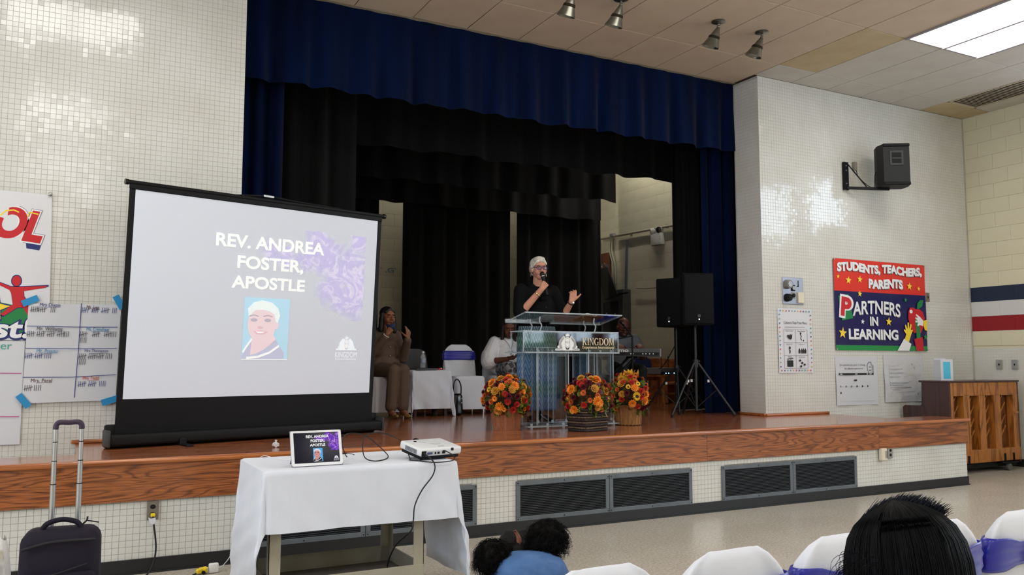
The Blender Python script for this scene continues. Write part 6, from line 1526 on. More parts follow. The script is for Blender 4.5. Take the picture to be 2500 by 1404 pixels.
for i, (x, z) in enumerate(((-.09, .16), (0, .08), (.09, .13), (-.06, -.10), (.07, -.14))):
    bm = BM(); bx(bm, (x, -.05, z-.08), (.04, .05, .20), bev=.004); sw = part('lever_box', bm, M_grey_metal, bd); bm = BM(); cyl(bm, (x, -.07, z), (x+.03, -.13, z+.04), .011, n=8); part('lever', bm, M_steel, sw)
fc = thing('electrical_cabinet', 'dark electrical cabinet with its door tipped open on the stage side wall', 'cabinet', (8.79, 6.36, 2.10), -PI/2)
M_fc = flat('dark_grey_cabinet', 58, 58, 54, .5)
bm = BM(); bx(bm, (0, -.09, 0), (.78, .17, 1.10), bev=.006); part('case', bm, M_fc, fc)
bm = BM(); bx(bm, (.02, -.178, -.10), (.48, .008, .90)); part('inside', bm, M_blackm, fc)
for x, z in ((-.10, .12), (.04, .06), (.16, .10)): bm = BM(); bx(bm, (x, -.185, z), (.04, .02, .07), bev=.004); part('breaker', bm, M_grey_metal, fc)
bm = BM(); prism(bm, [(-.38, .96), (-.04, .98), (.28, .44), (-.14, .40)], .19, .21, M=Matrix.Rotation(PI/2, 4, 'X')); part('open_door', bm, flat('cabinet_door', 30, 30, 26, .6), fc)
bm = BM(); tube(bm, [(.24, -.19, .47), (.56, -.19, .47)], .015, n=8, k=1); part('door_stay', bm, M_black, fc)
rl = thing('metal_rail', 'grey metal rail fixed upright to the stage side wall', 'rail', (8.78, 6.07, 3.05), -PI/2)
bm = BM(); bx(bm, (0, -.01, 0), (.05, .02, .95), rot=(0, .05, 0)); part('rail', bm, M_grey_metal, rl)
# blue lettering on the rear block wall
sg = thing('wall_lettering', 'blue hand-painted lettering on the rear block wall behind the woman in brown', 'lettering', (4.62, 6.892, 2.86))
fit_text('lettering', "' ,G'", .26, .09, mat('faded_blue_paint', rgb(70, 120, 150), .7), sg, Matrix.Rotation(PI/2, 4, 'X'))
# unseen strip lights, added only to brighten the side and rear stage walls
M_added_strip = mat('added_strip_lit', (.9, .9, .9), .5, emit=(1, .97, .88), estr=ADDED_STRIP)
for lb, c, rz, L_ in (('added unseen strip light brightening the stage side wall', (8.22, 4.6, 5.3), PI/2, 3.0), ('added unseen strip light brightening the rear block wall', (5.6, 6.62, 5.2), 0, 3.6)):
    wk_ = thing('added_strip_light', lb, 'added strip light', c, rz, group='added stage strips')
    bm = BM(); bx(bm, (0, 0, .04), (L_, .12, .05)); part('housing', bm, M_white_paint, wk_)
    bm = BM(); bx(bm, (0, 0, 0), (L_-.1, .08, .03)); part('tube', bm, M_added_strip, wk_)
    for x in (-1, 1): bm = BM(); cyl(bm, (x, 0, .06), (x, 0, 5.9-c[2]), .006, n=6); part('hanger', bm, M_black, wk_)
# battens carry the border curtains
for y in (3.2, 4.7, 6.05):
    b_ = thing('curtain_batten', {3.2: 'steel pipe batten carrying the first black border', 4.7: 'steel pipe batten carrying the second black border', 6.05: 'steel pipe batten carrying the rear black border'}[y], 'batten', (4.3, y, 5.42), group='curtain battens')
    bm = BM(); cyl(bm, (-3.5, 0, 0), (4.4 if y < 6 else 4.2, 0, 0), .024, n=10); part('pipe', bm, M_black, b_)
    for x in (-3, 0, 3): bm = BM(); cyl(bm, (x, 0, .02), (x, 0, .48), .005, n=6); part('hanger', bm, M_black, b_)
# ================================================================== PEOPLE
def cap_(p0, p1, r0, r1=None): return ('c', V(p0), V(p1), r0, r0 if r1 is None else r1)
def ell_(c, r, rot=(0, 0, 0)): return ('e', V(c), r if hasattr(r, '__len__') else (r, r, r), rot)
def fuse_mesh(name, prims, m, voxel=.006, it=5, fac=.5, M=None, cut=None):
    """overlapping capsules and ellipsoids grown into one continuous smooth surface"""
    bm = BM()
    for p in prims:
        if p[0] == 'e':
            vs = bmesh.ops.create_icosphere(bm, subdivisions=3, radius=1, matrix=T(p[1], p[3], p[2]))['verts']
        else:
            a, b, r0, r1 = p[1:]
            t = BM()
            bmesh.ops.create_icosphere(t, subdivisions=2, radius=r0, matrix=Matrix.Translation(a)); bmesh.ops.create_icosphere(t, subdivisions=2, radius=r1, matrix=Matrix.Translation(b))
            r = bmesh.ops.convex_hull(t, input=t.verts[:])
            bmesh.ops.delete(t, geom=[g for g in r['geom_interior'] if isinstance(g, bmesh.types.BMVert)], context='VERTS')
            off = {v: bm.verts.new(v.co) for v in t.verts}
            for f in t.faces:
                try: bm.faces.new([off[v] for v in f.verts])
                except ValueError: pass
            t.free()
    bmesh.ops.recalc_face_normals(bm, faces=bm.faces)
    me = bpy.data.meshes.new(name); bm.to_mesh(me); bm.free()
    o = bpy.data.objects.new(name, me); COL.objects.link(o)
    md = o.modifiers.new('r', 'REMESH'); md.mode = 'VOXEL'; md.voxel_size = voxel; md.adaptivity = 0
    ms_ = o.modifiers.new('s', 'SMOOTH'); ms_.iterations = it; ms_.factor = fac
    dg = bpy.context.evaluated_depsgraph_get(); out = bpy.data.meshes.new_from_object(o.evaluated_get(dg))
    bpy.data.objects.remove(o); bpy.data.meshes.remove(me)
    if cut:
        b = bmesh.new(); b.from_mesh(out); bmesh.ops.delete(b, geom=[v for v in b.verts if cut(v.co)], context='VERTS'); b.to_mesh(out); b.free()
    out.name = name; out.materials.clear(); out.materials.append(m)
    out.polygons.foreach_set('use_smooth', [True]*len(out.polygons))
    return out
def fuse(name, prims, m, parent, **k): return add_obj(name, fuse_mesh(name, prims, m, **k), parent)
def xf(prims, M):
    out = []; s = M.to_scale()[0]; R_ = M.to_3x3().normalized()
    for p in prims:
        if p[0] == 'c': out.append(('c', M @ p[1], M @ p[2], p[3]*s, p[4]*s))
        else: out.append(('e', M @ p[1], tuple(x*s for x in p[2]), (R_ @ Euler(p[3]).to_matrix()).to_euler()))
    return out
def head_prims(fem=True, wide=1.0):
    w = wide
    P = [ell_((0, .018, .032), (.073*w, .092, .083)), ell_((0, -.018, -.03), (.060*w, .068, .078)), ell_((0, -.050, -.088), (.036*w, .034, .028)),
         ell_((.034*w, -.052, -.035), (.026, .026, .032)), ell_((-.034*w, -.052, -.035), (.026, .026, .032)), ell_((0, -.058, .034), (.052*w, .028, .026)),
         cap_((0, -.086, .004), (0, -.104, -.030), .008, .0125), ell_((.013, -.094, -.036), (.010, .011, .008)), ell_((-.013, -.094, -.036), (.010, .011, .008)),
         ell_((0, -.083, -.066), (.025, .017, .016)), ell_((.077*w, .004, -.012), (.010, .020, .030), (0, .12, 0)), ell_((-.077*w, .004, -.012), (.010, .020, .030), (0, -.12, 0)),
         cap_((0, .012, -.06), (0, .032, -.185), .050 if fem else .060, .056 if fem else .070)]
    return P
M_eyew = flat('eye_white', 222, 216, 210, .25); M_iris = flat('iris_brown', 44, 26, 18, .2)
def face_parts(t, M, skin, lip, brow, closed=False, w=1.0):
    def pt(nm, bm, m): return part(nm, bm, m, t, smooth=True, M=M)
    for s in (-1, 1):
        x = s*.030*w
        if not closed:
            bm = BM(); sph(bm, (x, -.0765, -.002), (.0125, .008, .0075), 14); e = pt('eye', bm, M_eyew)
            bm = BM(); sph(bm, (x, -.0825, -.002), (.0055, .003, .0055), 12); part('iris', bm, M_iris, e, smooth=True)
            bm = BM(); tube(bm, [(x-.014, -.0765, -.003), (x-.006, -.0850, .0055), (x+.006, -.0850, .0055), (x+.014, -.0765, -.003)], .0030, n=6); pt('eyelid', bm, skin)
        else:
            bm = BM(); sph(bm, (x, -.0765, -.001), (.0145, .009, .0095), 14); pt('eyelid', bm, skin)
        bm = BM(); tube(bm, [(x-.014, -.0800, -.0055 if closed else -.0005), (x, -.0862, -.0085 if closed else .0065), (x+.014, -.0800, -.0055 if closed else -.0005)], .0013, n=5); pt('lash_line', bm, M_iris)
        bm = BM(); tube(bm, [(x-s*.016, -.0840, .018), (x, -.0870, .0235), (x+s*.017, -.0760, .018)], .0026, n=6); pt('eyebrow', bm, brow)
    bm = BM(); tube(bm, [(-.021, -.0895, -.0635), (-.008, -.1005, -.0600), (0, -.1005, -.0615), (.008, -.1005, -.0600), (.021, -.0895, -.0635)], lambda q: .0022+.0030*math.sin(q*PI), n=8); pt('upper_lip', bm, lip)
    bm = BM(); tube(bm, [(-.020, -.0890, -.0660), (0, -.1000, -.0715), (.020, -.0890, -.0660)], lambda q: .0022+.0042*math.sin(q*PI), n=8); pt('lower_lip', bm, lip)
def frame(w, fwd, back, thumb):
    y = V(fwd).normalized(); z = V(back); z = (z-y*z.dot(y)).normalized(); x = y.cross(z)
    if x.dot(V(thumb)) < 0: x = -x
    M = Matrix((x, y, z)).transposed().to_4x4(); M.translation = V(w); return M
def hand_prims(M, curl=(20, 20, 12), spread=.10, thumb=(.75, .62, -.25), tcurl=25, s=1.0, per=None):
    P = []
    xs = (.027, .009, -.010, -.028); Ls = (.070, .078, .072, .057)
    R3 = M.to_3x3()
    pt = lambda p: M @ (V(p)*s)
    for i in range(4):
        P.append(cap_(pt((xs[i]*.55, .006, 0)), pt((xs[i], .080-abs(i-1)*.004, .002)), .0135*s, .0115*s))
        a = pt((xs[i], .080-abs(i-1)*.004, .002)); ang = 0; d0 = V((xs[i]*spread*12, 1, 0)).normalized(); c = per[i] if per else curl
        for k, fr in enumerate((.46, .30, .24)):
            ang += math.radians(c[k]); d = V((d0.x*math.cos(ang), d0.y*math.cos(ang), -math.sin(ang)))
            b = a+R3 @ (d*Ls[i]*fr*s); P.append(cap_(a, b, (.0092-.0009*k)*s, (.0085-.0010*k)*s)); a = b
    P.append(ell_(pt((0, .045, -.006)), (.030*s, .036*s, .013*s), R3.to_euler()))
    a = pt((.020, .018, -.004)); d = V(thumb).normalized(); ax = V((0, 0, 1)).cross(d) if True else None
    for k, L_ in enumerate((.040, .032, .026)):
        b = a+R3 @ (d*L_*s); P.append(cap_(a, b, (.0135-.0022*k)*s, (.0115-.0020*k)*s)); a = b
        d = (Matrix.Rotation(math.radians(tcurl), 3, 'Z') @ d); d = (d+V((0, .0, -.12))).normalized()
    return P
def skin_mat(nm, c, c2): return mat('skin_'+nm, c, .5, var=c2, vscale=7, spec=.35)
def ring(t, nm, c, axis, R, r, m, n=24):
    q = V((0, 0, 1)).rotation_difference(V(axis).normalized()); bm = BM(); tube(bm, [V(c)+q @ V((R*math.cos(2*PI*i/n), R*math.sin(2*PI*i/n), 0)) for i in range(n)], r, n=8, k=1, closed=True); return part(nm, bm, m, t, smooth=True)
M_goldj = mat('gold_jewellery', (.85, .62, .28), .25, metal=1.)

# ---------------------------------------------------------------- the speaking woman
sp1 = thing('person', 'standing woman in black with short silver hair speaking into a microphone', 'person', (4.335, 1.50, HS), .0); sp1.scale = (1.022, 1.022, 1.022)
SK = skin_mat('speaker', rgb(196, 142, 116), rgb(184, 126, 102)); M_blk = mat('black_blouse', rgb(9, 9, 11), .85, spec=.15, bump=.2, bscale=12, dist=.01)
HM = Matrix.Translation((0, -.03, 1.562)) @ Matrix.Rotation(-.16, 4, 'Z') @ Matrix.Rotation(-.02, 4, 'X')
f1 = (.55, -.12, .82); W1 = V((-.075, -.215, 1.335))
H1 = frame(W1, f1, (-.45, -.85, .15), (-.45, .1, .9))
W2 = V((.285, -.20, 1.225)); H2 = frame(W2, (.22, -.12, .96), (-.1, -.97, .25), (1, .1, .1))
P = xf(head_prims(True, 1.04), HM)
P += [cap_((-.19, .0, 1.335), (-.245, -.10, 1.10), .055, .047), cap_((-.245, -.10, 1.10), W1, .044, .029), cap_((.19, .0, 1.335), (.265, -.06, 1.07), .055, .047), cap_((.265, -.06, 1.07), W2, .044, .028),
      ell_((0, .02, 1.28), (.17, .10, .13)), ell_((0, .02, 1.05), (.17, .12, .20)), ell_((0, .03, .86), (.19, .14, .15)),
      cap_((-.09, .02, .85), (-.08, .02, .45), .085, .055), cap_((-.08, .02, .45), (-.07, .03, .09), .05, .035), cap_((.09, .02, .85), (.08, .0, .45), .085, .055), cap_((.08, .0, .45), (.07, -.02, .09), .05, .035)]
P += hand_prims(H1, per=[(75, 88, 45), (78, 88, 45), (80, 88, 45), (80, 85, 45)], thumb=(.25, .85, -.55), tcurl=-6, s=1.0)
P += hand_prims(H2, per=[(30, 18, 10), (42, 22, 14), (50, 28, 18), (56, 32, 20)], spread=.16, thumb=(.62, .80, .15), tcurl=4, s=1.04)
fuse('body', P, SK, sp1, voxel=.0048, it=5)
face_parts(sp1, HM, SK, flat('lip_rose', 150, 62, 62, .4), flat('brow_brown', 84, 56, 44, .7), w=1.04)
J = [ell_((0, .02, 1.29), (.185, .118, .115)), ell_((0, .005, 1.14), (.205, .150, .19)), ell_((0, .005, 1.03), (.222, .172, .115)),
     cap_((-.185, .005, 1.335), (-.243, -.085, 1.12), .076, .076), cap_((-.243, -.085, 1.12), (-.243, -.115, 1.085), .074, .066), cap_((.185, .005, 1.335), (.258, -.05, 1.12), .076, .074), cap_((.255, -.045, 1.12), (.262, -.075, 1.085), .074, .066),
     cap_((-.05, .05, 1.405), (.05, .05, 1.405), .052, .052), cap_((-.075, -.02, 1.385), (-.02, -.125, 1.25), .03, .026), cap_((.075, -.02, 1.385), (.02, -.125, 1.25), .03, .026)]
fuse('blouse', J, M_blk, sp1, voxel=.008, it=6)
for z in (1.16, 1.07, .98): bm = BM(); sph(bm, (.012, -.158+.0*z, z), (.009, .005, .009), 10); part('button', bm, M_blackg, sp1, smooth=True)
# patterned skirt
def skirt_mat():
    m = bpy.data.materials.new('patterned_skirt'); m.use_nodes = True; nt = m.node_tree; N = nt.nodes; L = nt.links; b = N['Principled BSDF']; b.inputs['Roughness'].default_value = .7
    tc = N.new('ShaderNodeTexCoord'); sx = N.new('ShaderNodeSeparateXYZ'); L.new(tc.outputs['Object'], sx.inputs[0])
    # angle around the body
    at = N.new('ShaderNodeMath'); at.operation = 'ARCTAN2'; L.new(sx.outputs[0], at.inputs[0]); ng = N.new('ShaderNodeMath'); ng.operation = 'MULTIPLY'; ng.inputs[1].default_value = -1; L.new(sx.outputs[1], ng.inputs[0]); L.new(ng.outputs[0], at.inputs[1])
    def MN(op, a, bb_=None, c=None):
        n = N.new('ShaderNodeMath'); n.operation = op
        for i, q in enumerate((a, bb_, c)):
            if q is None: continue
            if isinstance(q, (int, float)): n.inputs[i].default_value = q
            else: L.new(q, n.inputs[i])
        return n.outputs[0]
    zig = MN('PINGPONG', MN('MULTIPLY', at.outputs[0], 2.6), .5)                 # repeats across
    bands = MN('PINGPONG', MN('ADD', MN('MULTIPLY', sx.outputs[2], 15.), MN('MULTIPLY', zig, 3.2)), .5)
    fine = MN('PINGPONG', MN('ADD', MN('MULTIPLY', sx.outputs[2], 60.), MN('MULTIPLY', MN('SINE', MN('MULTIPLY', at.outputs[0], 17.)), 1.6)), .5)
    zz = MN('ADD', sx.outputs[2], MN('MULTIPLY', zig, .06))
    r = N.new('ShaderNodeValToRGB'); cr = r.color_ramp; cr.interpolation = 'LINEAR'
    stops = ((.0, (40, 110, 112)), (.12, (52, 60, 124)), (.24, (70, 92, 160)), (.34, (20, 84, 84)), (.46, (50, 82, 150)), (.60, (64, 104, 158)), (.70, (24, 60, 96)), (.80, (40, 104, 70)), (.9, (26, 44, 70)), (1.0, (30, 60, 84)))
    cr.elements[0].position = 0; cr.elements[0].color = (*rgb(*stops[0][1]), 1); cr.elements[1].position = 1; cr.elements[1].color = (*rgb(*stops[-1][1]), 1)
    for p, c in stops[1:-1]: e = cr.elements.new(p); e.color = (*rgb(*c), 1)
    L.new(MN('MULTIPLY', zz, .95), r.inputs[0])
    w = MN('MULTIPLY', MN('LESS_THAN', bands, .10), .8)
    mx = N.new('ShaderNodeMixRGB'); mx.inputs[2].default_value = (*rgb(176, 196, 206), 1); L.new(w, mx.inputs[0]); L.new(r.outputs[0], mx.inputs[1])
    w2 = MN('MULTIPLY', MN('LESS_THAN', fine, .16), .45)
    m2 = N.new('ShaderNodeMixRGB'); m2.inputs[2].default_value = (*rgb(140, 176, 150), 1); L.new(w2, m2.inputs[0]); L.new(mx.outputs[0], m2.inputs[1]); L.new(m2.outputs[0], b.inputs['Base Color'])
    return m
bm = BM()
def skf(u, v):
    a = u*2*PI; z = .135+.86*v; k = 1 if v > .5 else 1-.06*(.5-v)
    w = .215*k+.004*math.sin(a*9)*(1-v); d = .165*k+.004*math.sin(a*7)*(1-v)
    if v > .75: w *= 1-.12*((v-.75)/.25)**2; d *= 1-.10*((v-.75)/.25)**2
    return (w*math.cos(a), .01+d*math.sin(a), z)
soft_box_sheet(bm, skf, 56, 40); thicken(bm, .004); part('skirt', bm, skirt_mat(), sp1, smooth=True)
for x, y, rz in ((-.07, .0, -.1), (.075, -.05, .55)):
    R_ = Matrix.Translation((x, y, 0)) @ Matrix.Rotation(rz, 4, 'Z')
    o = fuse('shoe', xf([ell_((0, -.075, .026), (.036, .062, .024)), cap_((0, -.03, .035), (0, .055, .085), .028, .032), cap_((0, .075, .08), (0, .085, .012), .016, .009), ell_((0, .05, .095), (.03, .035, .03))], R_), M_blackg, sp1, voxel=.005, it=3)
# silver hair
HR = mat('silver_hair', rgb(214, 208, 196), .5, var=rgb(168, 160, 148), vscale=30, vstretch=(1, 1, .15), bump=.5, bscale=60, bstretch=(1.2, 1.2, .15), dist=.004)
hp = [ell_((0, .030, .050), (.081, .092, .079)), ell_((0, .075, -.01), (.066, .050, .065)), ell_((-.066, .025, .005), (.022, .05, .052)), ell_((.066, .025, .012), (.020, .048, .045)), cap_((.030, -.050, .098), (-.040, -.068, .066), .020, .017), cap_((-.040, -.068, .066), (-.070, -.040, .025), .016, .013), cap_((.030, -.050, .098), (.066, -.045, .045), .018, .012), ell_((0, -.02, .085), (.062, .055, .045))]
fuse('hair', xf(hp, HM), HR, sp1, voxel=.005, it=4)
# glasses, earrings, bracelets, ring
M_gl = flat('blue_glasses', 26, 32, 110, .3)
for s in (-1, 1):
    pts = [(s*.031+.022*se(math.cos(a), .6), -.100-.002*abs(math.cos(a)), -.002+.0155*se(math.sin(a), .6)) for a in [2*PI*i/20 for i in range(20)]]
    bm = BM(); tube(bm, pts, .0030, n=6, k=1, closed=True); g = part('glasses_rim', bm, M_gl, sp1, M=HM)
    bm = BM(); tube(bm, [(s*.052, -.098, .004), (s*.076, -.05, .004), (s*.083, .01, -.002)], .0026, n=6, k=2); part('glasses_arm', bm, M_gl, sp1, M=HM)
bm = BM(); tube(bm, [(-.010, -.101, .003), (0, -.106, .006), (.010, -.101, .003)], .0028, n=6, k=2); part('glasses_bridge', bm, M_gl, sp1, M=HM)
for s in (-1, 1):
    bm = BM(); tube(bm, [(s*.084+.004*math.cos(a), .004+.016*math.cos(a), -.062+.019*math.sin(a)) for a in [2*PI*i/16 for i in range(16)]], .0028, n=6, k=1, closed=True); part('hoop_earring', bm, M_chrome, sp1, M=HM)
dW = (W1-V((-.245, -.10, 1.10))).normalized()
ring(sp1, 'gold_bangle', W1-dW*.06, dW, .036, .005, M_goldj)
dW2 = (W2-V((.265, -.06, 1.07))).normalized(); ring(sp1, 'watch_strap', W2-dW2*.015, dW2, .032, .006, M_blackm)
bm = BM(); sph(bm, W2-dW2*.015+V((.012, -.032, 0)), (.013, .007, .013), 12); part('watch_face', bm, M_chrome, sp1, smooth=True)
k1 = H1 @ V((-.010, .075, .016)); bm = BM(); sph(bm, k1, .007, 8); part('ring', bm, M_goldj, sp1, smooth=True)
k2 = H2 @ V((-.012, .092, .006)); bm = BM(); sph(bm, k2, .006, 8); part('ring', bm, M_chrome, sp1, smooth=True)
# microphone in her hand
mic = thing('microphone', 'black wireless microphone held to the speaking woman\'s mouth', 'microphone')
g0 = V((4.335, 1.50, HS))+1.022*(H1 @ V((0, .066, -.027))); head_pt = V((4.335, 1.50, HS))+1.022*(HM @ V((-.012, -.135, -.070)))
ax = (head_pt-g0).normalized(); MM = Matrix.Translation(g0) @ V((0, 0, 1)).rotation_difference(ax).to_matrix().to_4x4(); mic.matrix_world = MM
Lh = (head_pt-g0).length
bm = BM(); lathe(bm, [(.013, -.115), (.0155, -.11), (.0155, .03), (.019, Lh-.045), (.021, Lh-.028)], 20); part('handle', bm, M_black, mic, smooth=40)
bm = BM(); sph(bm, (0, 0, Lh), .0255, 18); part('grille_ball', bm, mat('mic_mesh', rgb(30, 30, 32), .4, metal=.5, bump=.6, bscale=400), mic, smooth=True)
bm = BM(); lathe(bm, [(.0225, Lh-.030), (.0225, Lh-.022)], 20); part('collar', bm, M_steel, mic, smooth=40)

# ---------------------------------------------------------------- woman in brown
sb = thing('person', 'seated woman in a brown suit holding a mask to her chin', 'person', (3.30, 3.30, HS), .08)
SKB = skin_mat('brownsuit', rgb(150, 100, 74), rgb(134, 86, 62)); M_brn = mat('brown_suit', rgb(100, 80, 66), .8, bump=.25, bscale=14, dist=.01, var=rgb(90, 70, 58), vscale=6)
HB = Matrix.Translation((.02, -.06, 1.15)) @ Matrix.Rotation(.10, 4, 'Z') @ Matrix.Rotation(-.03, 4, 'X')
WR = V((-.055, -.215, .945)); WL = V((.185, -.26, .90))
HBR = frame(WR, (.55, .0, .8), (-.5, -.8, .1), (.3, .6, .6)); HBL = frame(WL, (.0, .0, 1), (.3, -.95, 0), (-1, .1, .1))
P = xf(head_prims(True), HB)
P += [ell_((0, .0, .90), (.15, .09, .13)), ell_((0, .02, .68), (.15, .11, .18)), ell_((0, .0, .55), (.17, .14, .10)),
      cap_((-.17, .0, .93), (-.21, -.06, .67), .048, .042), cap_((-.21, -.06, .67), WR, .040, .027), cap_((.17, .0, .93), (.20, -.10, .67), .048, .042), cap_((.20, -.10, .67), WL, .040, .027),
      cap_((-.08, -.02, .54), (-.055, -.40, .53), .082, .058), cap_((-.055, -.40, .53), (-.085, -.40, .10), .052, .034), cap_((.08, -.02, .54), (.06, -.40, .53), .082, .058), cap_((.06, -.40, .53), (.045, -.43, .10), .052, .034),
      cap_((-.085, -.40, .09), (-.085, -.50, .05), .034, .026), cap_((.045, -.43, .09), (.05, -.53, .05), .034, .026)]
P += hand_prims(HBR, per=[(60, 60, 40)]*4, thumb=(.5, .8, -.3), tcurl=-5, s=.95); P += hand_prims(HBL, per=[(10, 14, 8), (18, 20, 12), (26, 24, 15), (32, 26, 18)], spread=.13, thumb=(.85, .55, -.1), tcurl=8, s=.98)
fuse('body', P, SKB, sb, voxel=.0052, it=5)
face_parts(sb, HB, SKB, flat('lip_mauve', 124, 60, 58, .4), flat('brow_black', 26, 18, 16, .7), closed=True)
J = [ell_((0, .01, .90), (.175, .115, .12)), ell_((0, .0, .76), (.175, .135, .17)), ell_((0, -.01, .60), (.195, .165, .11)), cap_((-.15, .0, .94), (-.215, -.06, .67), .068, .060), cap_((-.215, -.06, .67), WR-(WR-V((-.21, -.06, .67)))*.15, .057, .047), cap_((.15, .0, .94), (.205, -.10, .67), .068, .060), cap_((.205, -.10, .67), WL-(WL-V((.20, -.10, .67)))*.10, .057, .048), cap_((-.05, .03, .99), (.05, .03, .99), .045, .045)]
fuse('jacket', J, M_brn, sb, voxel=.008, it=6)
TR = [ell_((0, .0, .56), (.18, .16, .10)), cap_((-.085, -.03, .55), (-.058, -.41, .535), .092, .074), cap_((-.058, -.41, .535), (-.085, -.41, .15), .070, .066), cap_((-.085, -.41, .15), (-.087, -.412, .13), .068, .068), cap_((.085, -.03, .55), (.062, -.41, .535), .092, .074), cap_((.062, -.41, .535), (.045, -.435, .15), .070, .066), cap_((.045, -.435, .15), (.045, -.437, .13), .068, .068)]
fuse('trousers', TR, M_brn, sb, voxel=.008, it=5)
M_leo = mat('leopard_print', rgb(170, 130, 70), .5, var=rgb(30, 20, 12), vscale=70, detail=1)
for x, y in ((-.085, -.41), (.047, -.44)): fuse('shoe', [ell_((x, y-.115, .030), (.036, .062, .026)), cap_((x, y-.07, .042), (x, y+.02, .075), .026, .030), cap_((x, y+.035, .07), (x, y+.045, .012), .014, .008)], M_leo, sb, voxel=.005, it=3)
M_hairb = mat('black_hair', rgb(18, 14, 13), .5, bump=.6, bscale=50, bstretch=(1, 1, .12), dist=.005)
fuse('hair', xf([ell_((0, .030, .048), (.082, .094, .082)), ell_((0, .06, -.04), (.082, .062, .10)), cap_((-.072, .005, .03), (-.082, .02, -.15), .028, .036), cap_((.072, .005, .03), (.084, .01, -.16), .028, .036), cap_((.0, .07, -.05), (0, .08, -.17), .07, .06), cap_((0, -.045, .092), (.055, -.05, .055), .018, .016), cap_((0, -.045, .092), (-.055, -.05, .055), .018, .016)], HB), M_hairb, sb, voxel=.006, it=4)
for i in range(1): ring(sb, 'pearl_bracelet', WR-(WR-V((-.21, -.06, .67))).normalized()*.02, WR-V((-.21, -.06, .67)), .034, .006, MATS['pearl_white'])
for z in (.80, .70): bm = BM(); sph(bm, (.02, -.136, z), .010, 8); part('button', bm, M_steel, sb, smooth=True)
fm = thing('face_mask', 'dark blue face mask gripped at the chin of the woman in brown', 'face mask', (0, 0, 0)); fm.matrix_world = Matrix.Translation((3.30, 3.30, HS)) @ Matrix.Rotation(.08, 4, 'Z') @ HB
bm = BM(); sheet(bm, lambda u, v: ((u-.5)*.11, -.105+.9*((u-.5)*.5)**2-.018*math.sin(v*3.1), -.155+.065*v), 14, 8); thicken(bm, .003); part('cloth', bm, flat('navy_mask', 22, 42, 86, .7), fm, smooth=True)

# ---------------------------------------------------------------- woman in white
sw_ = thing('person', 'seated woman in a white lace top reading her phone behind the lectern', 'person', (5.00, 3.46, HS), -.16)
SKW = skin_mat('whitetop', rgb(112, 70, 52), rgb(96, 58, 44)); M_lace = mat('white_lace', rgb(222, 222, 226), .7, bump=.7, bscale=45, dist=.01)
HW = Matrix.Translation((.0, -.09, 1.055)) @ Matrix.Rotation(-.10, 4, 'Z') @ Matrix.Rotation(.26, 4, 'X')
WR = V((-.10, -.34, .665)); WL = V((.10, -.36, .66)); HWR = frame(WR, (.75, -.5, .12), (.0, -.2, -1), (.3, -.9, .2)); HWL = frame(WL, (-.3, -.8, .3), (.3, -.2, -1), (1, -.2, .2))
P = xf(head_prims(True, 1.06), HW)
P += [ell_((0, -.01, .82), (.16, .10, .13)), ell_((0, .0, .66), (.17, .13, .17)), ell_((0, .0, .54), (.19, .15, .10)), cap_((-.18, .0, .87), (-.25, -.10, .64), .055, .048), cap_((-.25, -.10, .64), WR, .044, .030), cap_((.18, .0, .87), (.25, -.10, .64), .055, .048), cap_((.25, -.10, .64), WL, .044, .030),
      cap_((-.09, -.02, .54), (-.10, -.42, .56), .095, .068), cap_((-.10, -.42, .56), (.0, -.46, .15), .060, .040), cap_((.09, -.02, .54), (.08, -.42, .53), .095, .068), cap_((.08, -.42, .53), (.08, -.40, .10), .060, .040), cap_((.08, -.40, .08), (.08, -.52, .045), .036, .028)]
P += hand_prims(HWR, per=[(25, 30, 15)]*4, thumb=(.7, .7, -.2), s=.98); P += hand_prims(HWL, per=[(45, 45, 25)]*4, thumb=(.7, .7, -.3), s=.98)
fuse('body', P, SKW, sw_, voxel=.0055, it=5)
face_parts(sw_, HW, SKW, flat('lip_dark', 104, 44, 44, .4), flat('brow_black', 26, 18, 16, .7), closed=True, w=1.06)
J = [ell_((0, .0, .84), (.19, .125, .12)), ell_((0, -.02, .68), (.20, .165, .18)), ell_((0, -.02, .54), (.22, .18, .10)), cap_((-.16, .0, .88), (-.25, -.07, .70), .080, .105), cap_((-.25, -.07, .70), (-.26, -.10, .635), .108, .110), cap_((.16, .0, .88), (.25, -.07, .70), .080, .105), cap_((.25, -.07, .70), (.26, -.10, .635), .108, .110)]
fuse('lace_top', J, M_lace, sw_, voxel=.008, it=5)
def check_mat():
    m = bpy.data.materials.new('checkered_leggings'); m.use_nodes = True; nt = m.node_tree; b = nt.nodes['Principled BSDF']; b.inputs['Roughness'].default_value = .7
    tc = nt.nodes.new('ShaderNodeTexCoord'); mp = nt.nodes.new('ShaderNodeMapping'); mp.inputs['Rotation'].default_value = (.5, .4, .5); nt.links.new(tc.outputs['Object'], mp.inputs[0])
    c = nt.nodes.new('ShaderNodeTexChecker'); c.inputs['Scale'].default_value = 15; c.inputs['Color1'].default_value = (*rgb(52, 52, 56), 1); c.inputs['Color2'].default_value = (*rgb(132, 132, 134), 1)
    nt.links.new(mp.outputs[0], c.inputs['Vector']); nt.links.new(c.outputs[0], b.inputs['Base Color']); return m
fuse('leggings', [ell_((0, .0, .545), (.19, .15, .09)), cap_((-.09, -.03, .55), (-.10, -.425, .565), .102, .078), cap_((-.10, -.425, .565), (.0, -.465, .18), .072, .052), cap_((.09, -.03, .55), (.08, -.425, .535), .102, .078), cap_((.08, -.425, .535), (.08, -.405, .14), .072, .052)], check_mat(), sw_, voxel=.008, it=5)
